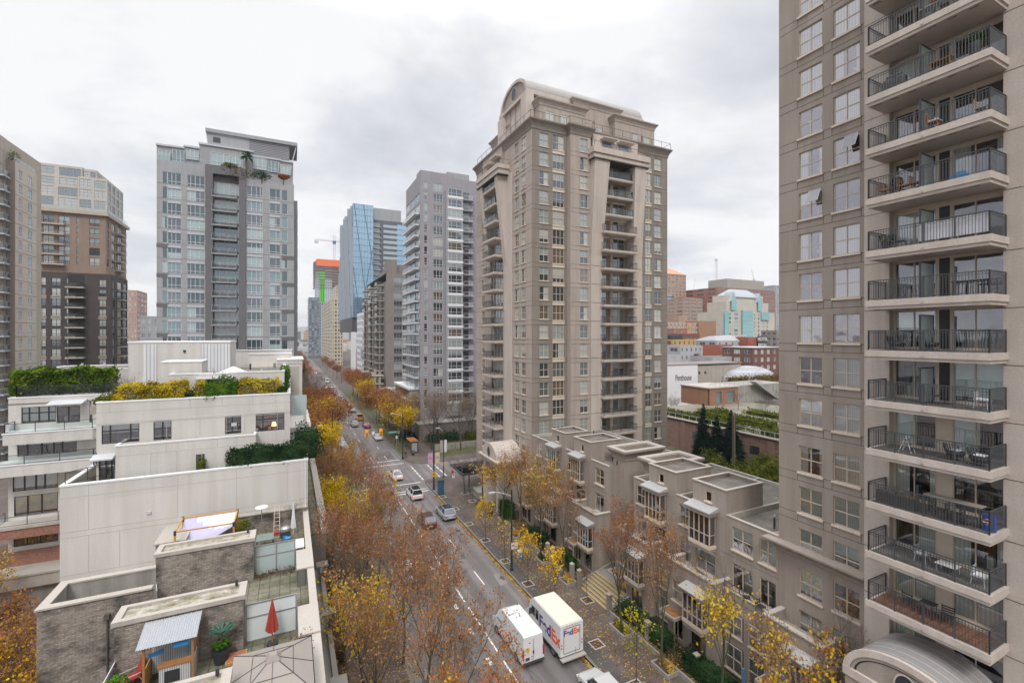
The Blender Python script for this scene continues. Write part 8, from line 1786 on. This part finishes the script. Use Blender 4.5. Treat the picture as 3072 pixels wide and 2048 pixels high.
o=pole(7.6,97.3,11,'brown pole with white signs and an amber hand beyond the left corner','traffic light','traffic_signal',.12,TYRE);signal(o,.5,-.2,4.2,lit=False);m=MB();m.box(-.6,-.2,-.3,-.1,2.4,2.9,BLACK);m.build('pedestrian_signal',o);m=MB();m.box(-.5,-.3,-.31,-.3,2.5,2.8,AMB);m.build('hand_symbol',o);[(lambda m:(m.box(.1,.7,-.14,-.1,z,z+.8,WHITEM),m.build('turn_sign',o)))(MB())for z in(5.2,2.6)]
o=pole(6.5,79.3,6.0,'left corner signal pole with stacked yellow heads beside the white building','traffic light','traffic_signal',.1);signal(o,-.5,0,5.2,lit=False);signal(o,-1.3,0,3.2,lit=False)
pole(3.6,90,9.5,'thin dark lamp post among the rusty trees left of the junction',arm=(1.2,0),r=.08)
for fx,fy,lab in((1134,1270,'first'),(1180,1330,'second')):
 x,y=g(fx,fy);pole(22.8,y,9,'grey lamp post in the right tree row beyond the junction, %s from afar'%lab,arm=(-1.6,0),r=.08)
for i,(fx,fy,k)in enumerate(((1185,1348,'white and red bus stop sign on a thin post beyond the junction'),(1357+3,1478,'white parking sign on a thin post before the entrance'),(1196,1330,'small white sign on a thin post by the bus shelter'))):
 x,y=g(fx,fy);o=empty('sign_post',(max(x,21.8),y,.13),k,'sign','thin sign posts');m=MB();m.cyl(0,0,0,3.2,.035,6,STEEL);m.build('post',o);m=MB();m.box(-.22,.22,-.06,-.04,2.4,3.1,WHITEM);m.box(-.1,.1,-.065,-.06,2.8,3.0,REDF);m.build('panel',o)
x,y=g(1322,1483);o=empty('kiosk',(x,y,.13),'dark blue box kiosk on the corner by the banner pole','kiosk');m=MB();m.box(-.48,.48,-.38,.38,.08,2.15,SIGB);m.build('cabinet',o).modifiers.new('b','BEVEL').width=.05;m=MB();m.box(-.52,.52,-.42,.42,0,.08,CHAR);m.build('base',o);m=MB();m.box(-.52,.52,-.42,.42,2.15,2.25,PB);m.build('roof',o)
x,y=g(1357,1423);o=empty('fire_hydrant',(x,y,.13),'red fire hydrant by the near crosswalk end','hydrant');m=MB();m.lathe(0,0,[(.2,0),(.16,.06),(.14,.55),(.19,.58),(.19,.64),(.12,.78),(.03,.86)],12,flat('hydrant_red',(.35,.03,.02),.5));m.tube((-.24,0,.48),(.24,0,.48),.07,.07,8,MC['hydrant_red'],True);m.build('barrel',o)
x,y=g(1226,1350);o=empty('bus_shelter',(24.6,101.5,.13),'glass bus shelter with leaf covered orange roof beyond the junction','bus shelter');m=MB();m.box(-.9,.9,-2.2,2.2,2.5,2.62,leafmat('shelter_leaves',[(.30,.12,.05),(.50,.22,.10),(.6,.34,.2)]));m.build('roof',o)
for a,b in((-.8,-2.1),(.8,-2.1),(-.8,2.1),(.8,2.1)):m=MB();m.box(a-.04,a+.04,b-.04,b+.04,0,2.5,CHAR);m.build('post',o)
m=MB();m.box(.76,.79,-2,2,.3,2.3,GLRAIL);m.box(-.6,.7,2.05,2.08,.3,2.3,GLRAIL);m.build('pane',o);m=MB();m.box(.2,.6,-1.4,1.4,.42,.48,LG);m.build('bench',o);m=MB();m.box(-.6,.6,-2.13,-2.05,.3,2.2,GREYC);m.build('advert_panel',o)
x,y=g(1239,1366);o=empty('litter_bin',(x,y,.13),'black litter bin beside the bus shelter','bin');m=MB();m.lathe(0,0,[(.3,0),(.36,.8),(.34,.95),(.2,1.1)],12,BLACK);m.build('body',o);m=MB();m.box(-.15,.15,-.37,-.33,.7,.9,STEEL);m.build('opening',o)
x,y=g(1560,1680);o=empty('litter_bin',(x,y,.13),'rounded blue and white litter bin behind the young yellow maple','bin');m=MB();m.lathe(0,0,[(.28,0),(.34,.1),(.34,.7),(.3,.9)],14,BLUEP);m.build('body',o);m=MB();m.lathe(0,0,[(.31,.9),(.28,1.1),(.12,1.22)],14,WHITEM);m.build('lid',o)
x,y=g(1437,1520);o=empty('bench',(x,y,.13),'dark metal bench by the concrete ledge near the entrance','bench');m=MB();m.box(-.25,.25,-.9,.9,.42,.47,CHAR);m.build('seat',o);m=MB();m.box(.22,.27,-.9,.9,.5,.9,CHAR);m.build('backrest',o)
for s in(-.8,.8):m=MB();m.box(-.22,.24,s-.03,s+.03,0,.42,CHAR);m.build('leg',o)
x,y=g(1443,1492);o=empty('ledge',(x,y,.13),'long beige concrete ledge before the tower entrance','wall');m=MB();m.box(-.7,1.2,-.6,2.4,0,.95,CONC);m.build('base',o);m=MB();m.box(-.75,1.25,-.65,2.45,.95,1.02,CONCL);m.build('coping',o)
for i,(fx,fy,lab)in enumerate([(1716,1742,'left of the steps beside the hedge'),(1738,1763,'at the bottom left corner of the steps'),(1828,1840,'at the bottom right corner of the steps'),(1944,1929,'between the two long hedges'),(2090,2034,'near the short blue lamp post'),(1643,1676,'in the far garden fence, farther one'),(1659,1690,'in the far garden fence, nearer one')]):
 x,y=g(fx,fy);o=empty('gate_pier',(x,y,.13),'beige stone gate pier with pyramid cap '+lab,'gate pier','gate piers');m=MB();m.box(-.19,.19,-.19,.19,0,1.75,CONC);m.build('shaft',o);m=MB();m.loft([(-.22,-.22,1.75),(.22,-.22,1.75),(.22,.22,1.75),(-.22,.22,1.75)],[(-.02,-.02,1.95),(.02,-.02,1.95),(.02,.02,1.95),(-.02,.02,1.95)],CONCL);m.build('cap',o)
for a,b,lab in((19.5,20.3,'near the bottom edge'),(26.1,27.1,'between the two long hedges'),(41.0,44.5,'left of the steps'),(46.3,50,'before the far townhouses')):
 m=MB();railing_mb(m,[(26.85,b,.15),(26.85,a,.15)],1.25,BLACK,step=.12,post=1.2);tag(m.build('garden_fence'),'black iron garden fence '+lab,'fence','iron garden fences')
m=MB();m.box(29,52,99.3,99.6,.1,1.5,CONC);tag(m.build('retaining_wall'),'low concrete retaining wall on the lawn before the violet tower','wall')
for i,(x0,x1,y0,y1,h)in enumerate(((30,38,106.5,110,1.7),(39,47,105,109,1.5),(25.6,28,111,118,1.3),(33,44,100,102,1.0))):hedge(x0,x1,y0,y1,.2,h,'dark shrub bed %s before the violet tower'%['at the left corner','at the right side','by the bus stop','on the retaining wall'][i],[GRND,OLIVE][i%2],900,.3,.3,name='shrub',cat='shrub')
# ============================================================ people
def person(x,y,z,rz,pts,edges,rad,label,ramp,s=1.0):
 me=bpy.data.meshes.new('person');me.from_pydata(pts,edges,[]);o=link('person',me,None,(x,y,z),rz);o.scale=(s,s,s);tag(o,label,'person')
 sk_=o.modifiers.new('s','SKIN');
 for i,r in enumerate(rad):v=me.skin_vertices[0].data[i];v.radius=(r[0],r[1])if isinstance(r,tuple)else(r,r);v.use_root=(i==0)
 o.modifiers.new('d','SUBSURF').levels=1;o.modifiers['d'].render_levels=2
 m,t,b=nmat('clothes');tc_=t.nodes.new('ShaderNodeTexCoord');sp=t.nodes.new('ShaderNodeSeparateXYZ');t.links.new(tc_.outputs['Object'],sp.inputs[0]);mr=t.nodes.new('ShaderNodeMath');mr.operation='DIVIDE';mr.inputs[1].default_value=2;t.links.new(sp.outputs['Z'],mr.inputs[0]);cr=t.nodes.new('ShaderNodeValToRGB');cr.color_ramp.interpolation='CONSTANT';t.links.new(mr.outputs[0],cr.inputs[0])
 cr.color_ramp.elements[0].color=(*ramp[0][1],1);cr.color_ramp.elements[1].position=ramp[1][0]/2;cr.color_ramp.elements[1].color=(*ramp[1][1],1)
 for zz_,c in ramp[2:]:q=cr.color_ramp.elements.new(zz_/2);q.color=(*c,1)
 t.links.new(cr.outputs[0],b.inputs['Base Color']);b.inputs['Roughness'].default_value=.8;me.materials.append(m);return o
WP=[(0,0,.95),(0,.0,1.2),(0,.01,1.42),(0,.02,1.52),(0,.04,1.66),(-.1,.05,.9),(-.11,.22,.5),(-.11,.1,.08),(-.11,.24,.04),(.1,-.02,.9),(.11,-.1,.5),(.12,-.28,.1),(.12,-.16,.05),(-.19,0,1.4),(-.25,-.1,1.12),(-.24,.05,.86),(.19,0,1.4),(.25,.1,1.12),(.23,.28,.9)]
WE=[(0,1),(1,2),(2,3),(3,4),(0,5),(5,6),(6,7),(7,8),(0,9),(9,10),(10,11),(11,12),(2,13),(13,14),(14,15),(2,16),(16,17),(17,18)]
WR=[(.15,.11),(.15,.11),(.15,.1),.055,(.085,.1),.085,.06,.045,.04,.085,.06,.045,.04,.06,.045,.035,.06,.045,.035]
def ramp(tr,top,hair,skin=(.45,.28,.2)):return[(0,(.02,.02,.02)),(.1,tr),(.95,top),(1.5,skin),(1.68,hair)]
x,y=g(1210,1376);person(max(x,21.9),y,.13,R(180),WP,WE,WR,'person in dark jacket and jeans waiting at the signal mast',ramp((.05,.07,.12),(.02,.022,.03),(.02,.015,.01)))
person(9.6,108.5,.0,R(20),WP,WE,WR,'person in red jacket by the parked cars on the left',ramp((.02,.02,.03),(.55,.05,.02),(.03,.02,.01)))
x,y=g(982,1158);person(x-.5,y,.0,R(90),WP,WE,WR,'person in dark clothes crossing far down the road',ramp((.02,.02,.02),(.03,.03,.04),(.02,.015,.01)))
SPT=[(0,0,.5),(0,-.05,.78),(0,-.02,1.02),(0,.03,1.13),(0,.08,1.26),(-.1,.2,.5),(-.11,.45,.46),(-.11,.42,.06),(-.11,.55,.03),(.1,.2,.5),(.11,.45,.46),(.11,.42,.06),(.11,.55,.03),(-.19,0,1.0),(-.24,.1,.75),(-.12,.32,.72),(.19,0,1.0),(.24,.1,.75),(.12,.32,.72)]
person(29.55,13.0,33.47,R(-60),SPT,WE,WR,'person in black cap and coat seated on the balcony with wooden chairs',[(0,(.02,.02,.02)),(.08,(.03,.03,.04)),(.55,(.02,.02,.022)),(1.1,(.45,.28,.2)),(1.27,(.01,.01,.01))])
# ============================================================ things on the near tower balconies
def chair(y,k,label,mat,x=29.5,rz=0,cush=None,z=None,kind='std',grp='balcony chairs'):
 BZ=[11.05,13.74,16.45,19.35,22.0,24.7,27.4,30.1,32.95,35.7,38.5,41.3];o=empty('chair',(x,y,BZ[k]+.525 if z is None else z),label,'chair',grp,R(rz));s=.25
 if kind=='round':m=MB();m.lathe(0,0,[(.3,.18),(.38,.35),(.36,.42)],14,mat);m.build('seat',o);m=MB();[m.tube((.36*math.cos(a),.36*math.sin(a),.4),(.4*math.cos(a),.4*math.sin(a)+.05,.78-.1*abs(math.cos(a))),.02,.02,4,mat)for a in[i*.262 for i in range(13)]];m.build('backrest',o)
 else:
  m=MB();m.box(-s,s,-s,s,.41,.45,mat);m.build('seat',o);m=MB();[m.box(-s,s,s-.03,s,.52+i*.12,.58+i*.12,mat)for i in range(3)];m.box(-s,-s+.03,s-.03,s,.45,.88,mat);m.box(s-.03,s,s-.03,s,.45,.88,mat);m.build('backrest',o)
 for a in(-1,1):
  for b in(-1,1):m=MB();m.tube((a*s*.8,b*s*.8,.41 if kind=='std' else.2),(a*s,b*s,0),.018,.015,4,mat);m.build('leg',o)
 if cush:m=MB();m.box(-s+.02,s-.02,-s+.02,s-.05,.45,.53,cush);m.build('cushion',o).modifiers.new('b','BEVEL').width=.03
 return o
BZ=[11.05,13.74,16.45,19.35,22.0,24.7,27.4,30.1,32.95,35.7,38.5,41.3];Wd=WOOD;WC=WHITEC
chair(12.4,0,'black folding chair left of the table on the red tiled balcony',BLACK,rz=80);chair(10.9,0,'black folding chair right of the table on the red tiled balcony',BLACK,rz=-80);table((29.5,11.65,BZ[0]+.525),.6,.6,.7,'small black folding table on the red tiled balcony',BLACK,BLACK)
chair(11.9,1,'white cushioned armchair left of the low white table, second balcony',LG,rz=0,cush=WC);chair(9.6,1,'white cushioned armchair at the right end, second balcony',LG,rz=0,cush=WC,x=29.2);table((29.3,10.8,BZ[1]+.525),.6,.8,.42,'low white table between cushioned chairs on the second balcony',WHITEM,LG)
table((29.35,10.6,BZ[2]+.53),.55,2.2,.95,'long high grey table on the third balcony from the bottom',CONC,BLACK);[chair(9.9+.55*i,2,'black stool %s at the long high table'%q_,BLACK,x=28.95)for i,q_ in enumerate(('nearest the cooler','in the middle','furthest from the cooler'))]
for i,y in enumerate((13.2,12.3)):tag((lambda m:(m.box(-.25,.25,-.42,.42,0,.62,CHAR),m.box(-.2,.2,-.38,.38,.62,.66,SOIL),m.build('planter_box',None,(28.95,y,BZ[2]+.52)))[2])(MB()),'black ribbed planter box on the third balcony, %s'%['left one','right one'][i],'planter')
o=empty('drinks_cooler',(29.1,9.25,BZ[2]+.52),'blue round cooler with red white emblem at the third balcony corner','cooler');m=MB();m.cyl(0,0,0,.75,.24,14,flat('cooler_blue',(.02,.06,.3),.4));m.build('body',o);m=MB();m.tube((-.245,0,.45),(-.25,0,.45),.14,.14,14,WHITEM,True);m.box(-.256,-.25,-.12,.12,.45,.56,REDF);m.box(-.256,-.25,-.12,.12,.34,.4,MC['cooler_blue']);m.build('emblem',o)
o=empty('step_ladder',(29.2,12.4,BZ[3]+.52),'small chrome step ladder on the fourth balcony','ladder')
for s in(-1,1):m=MB();m.tube((s*.2,-.25,0),(s*.14,0,.85),.018,.018,4,WHITEM);m.tube((s*.2,.3,0),(s*.14,0,.85),.018,.018,4,WHITEM);m.build('rail',o)
for k in range(3):m=MB();m.box(-.17,.17,-.22+k*.08,-.08+k*.08,.2+k*.22,.23+k*.22,BLACK);m.build('tread',o)
chair(10.6,3,'round black wicker chair with white cushion, left one on the fourth balcony',BLACK,kind='round',cush=WC);chair(9.6,3,'round black wicker chair with white cushion, right one on the fourth balcony',BLACK,kind='round',cush=WC,x=29.2)
chair(11.2,4,'black metal chair on the fifth balcony',BLACK,rz=30);chair(9.5,4,'pale quilted lounge chair at the right end of the fifth balcony',LG,cush=WC,x=29.2);chair(13.0,5,'black wire lounge chair at the left end of the sixth balcony',BLACK,kind='round');chair(11.6,5,'black wire lounge chair near the screen on the sixth balcony',BLACK,kind='round')
table((29.4,10.0,BZ[6]+.52),.7,1.2,.72,'black table with pots on the seventh balcony',BLACK,BLACK);chair(12.9,7,'black curled iron chair on the balcony with the white cloth',BLACK)
pot((29.3,13.4,BZ[7]+.52),.2,.5,'trailing fern pot at the left end of the cloth hung balcony',POT,GRN,.35,160,.09)
m=MB();[m.face([(28.60-.02*(i%2),11.7-i*.2,30.75),(28.60-.02*((i+1)%2),11.5-i*.2,30.75),(28.60-.02*((i+1)%2),11.5-i*.2,31.6),(28.60-.02*(i%2),11.7-i*.2,31.6)],WC)for i in range(13)];tag(m.build('cloth'),'long white cloth hung inside the balcony railing','cloth')
for y,q_ in((13.4,'far left'),(12.5,'beside the seated person'),(12.0,'near the screen')):chair(y,8,'light wooden chair on the ninth balcony, '+q_,Wd,x=29.2)
tag((lambda m:(m.box(-.2,.2,-.3,.3,0,.35,BLUEP),m.box(-.15,.2,-.2,.2,.35,.5,flat('bag_blue',(.08,.25,.45),.8)),m.build('storage_bag',None,(29.4,10.4,BZ[8]+.52)))[2])(MB()),'bright blue bags piled on the ninth balcony','bags')
chair(11.2,9,'wooden armchair with white cushion on the tenth balcony',Wd,x=29.0,cush=WC);chair(9.5,9,'pale folding deck chair at the right end of the tenth balcony',CONCL,x=29.2)
o=empty('barbecue',(29.1,12.9,BZ[10]+.52),'covered dark barbecue on the eleventh balcony','barbecue');bodybox(o,-.3,.3,-.5,.5,0,.75,CHAR,'cover',.15);bodybox(o,-.2,.2,-.35,.35,.7,.95,CHAR,'hood',.12)
table((29.0,10.9,BZ[10]+.52),.6,.9,.55,'wooden slatted table on the eleventh balcony',Wd,Wd);pot((29.3,9.8,BZ[10]+.52),.22,.9,'tall pot plant at the right of the eleventh balcony',LG,GRN,.35,200,.09)
tag((lambda m:(m.box(-.22,.22,-.3,.3,0,.3,REDF),m.box(-.24,.24,-.32,.32,.3,.36,WHITEM),m.build('cool_box',None,(28.8,10.9,BZ[11]+1.2)))[2])(MB()),'red cool box with white lid high on the topmost visible balcony','cool box');table((28.9,11.0,BZ[11]+.52),.5,1.4,.66,'table carrying the red cool box on the topmost balcony',WC,BLACK)
for i,(x,y)in enumerate(((30.2,21.4),(30.3,22.6),(29.9,26.5),(30.2,33.4))):chair(y,0,'dark patio chair on the townhouse terrace, %s from the near tower'%ORD[i],BLACK,x=x,z=6.27,rz=40*i,grp='chairs on the townhouse terraces')
# ============================================================ thin air over the distance
m=MB();m.box(-1500,1500,-60,5300,-1.2,190,None);
hz,t,b_=nmat('haze_air');t.nodes.remove(b_);pv=t.nodes.new('ShaderNodeVolumePrincipled');pv.inputs['Density'].default_value=0.00016;pv.inputs['Color'].default_value=(.9,.93,.97,1);pv.inputs['Anisotropy'].default_value=.2;t.links.new(pv.outputs[0],t.nodes['Material Output'].inputs['Volume'])
m.mats=[hz];hb=m.build('haze');tag(hb,kind='stuff')
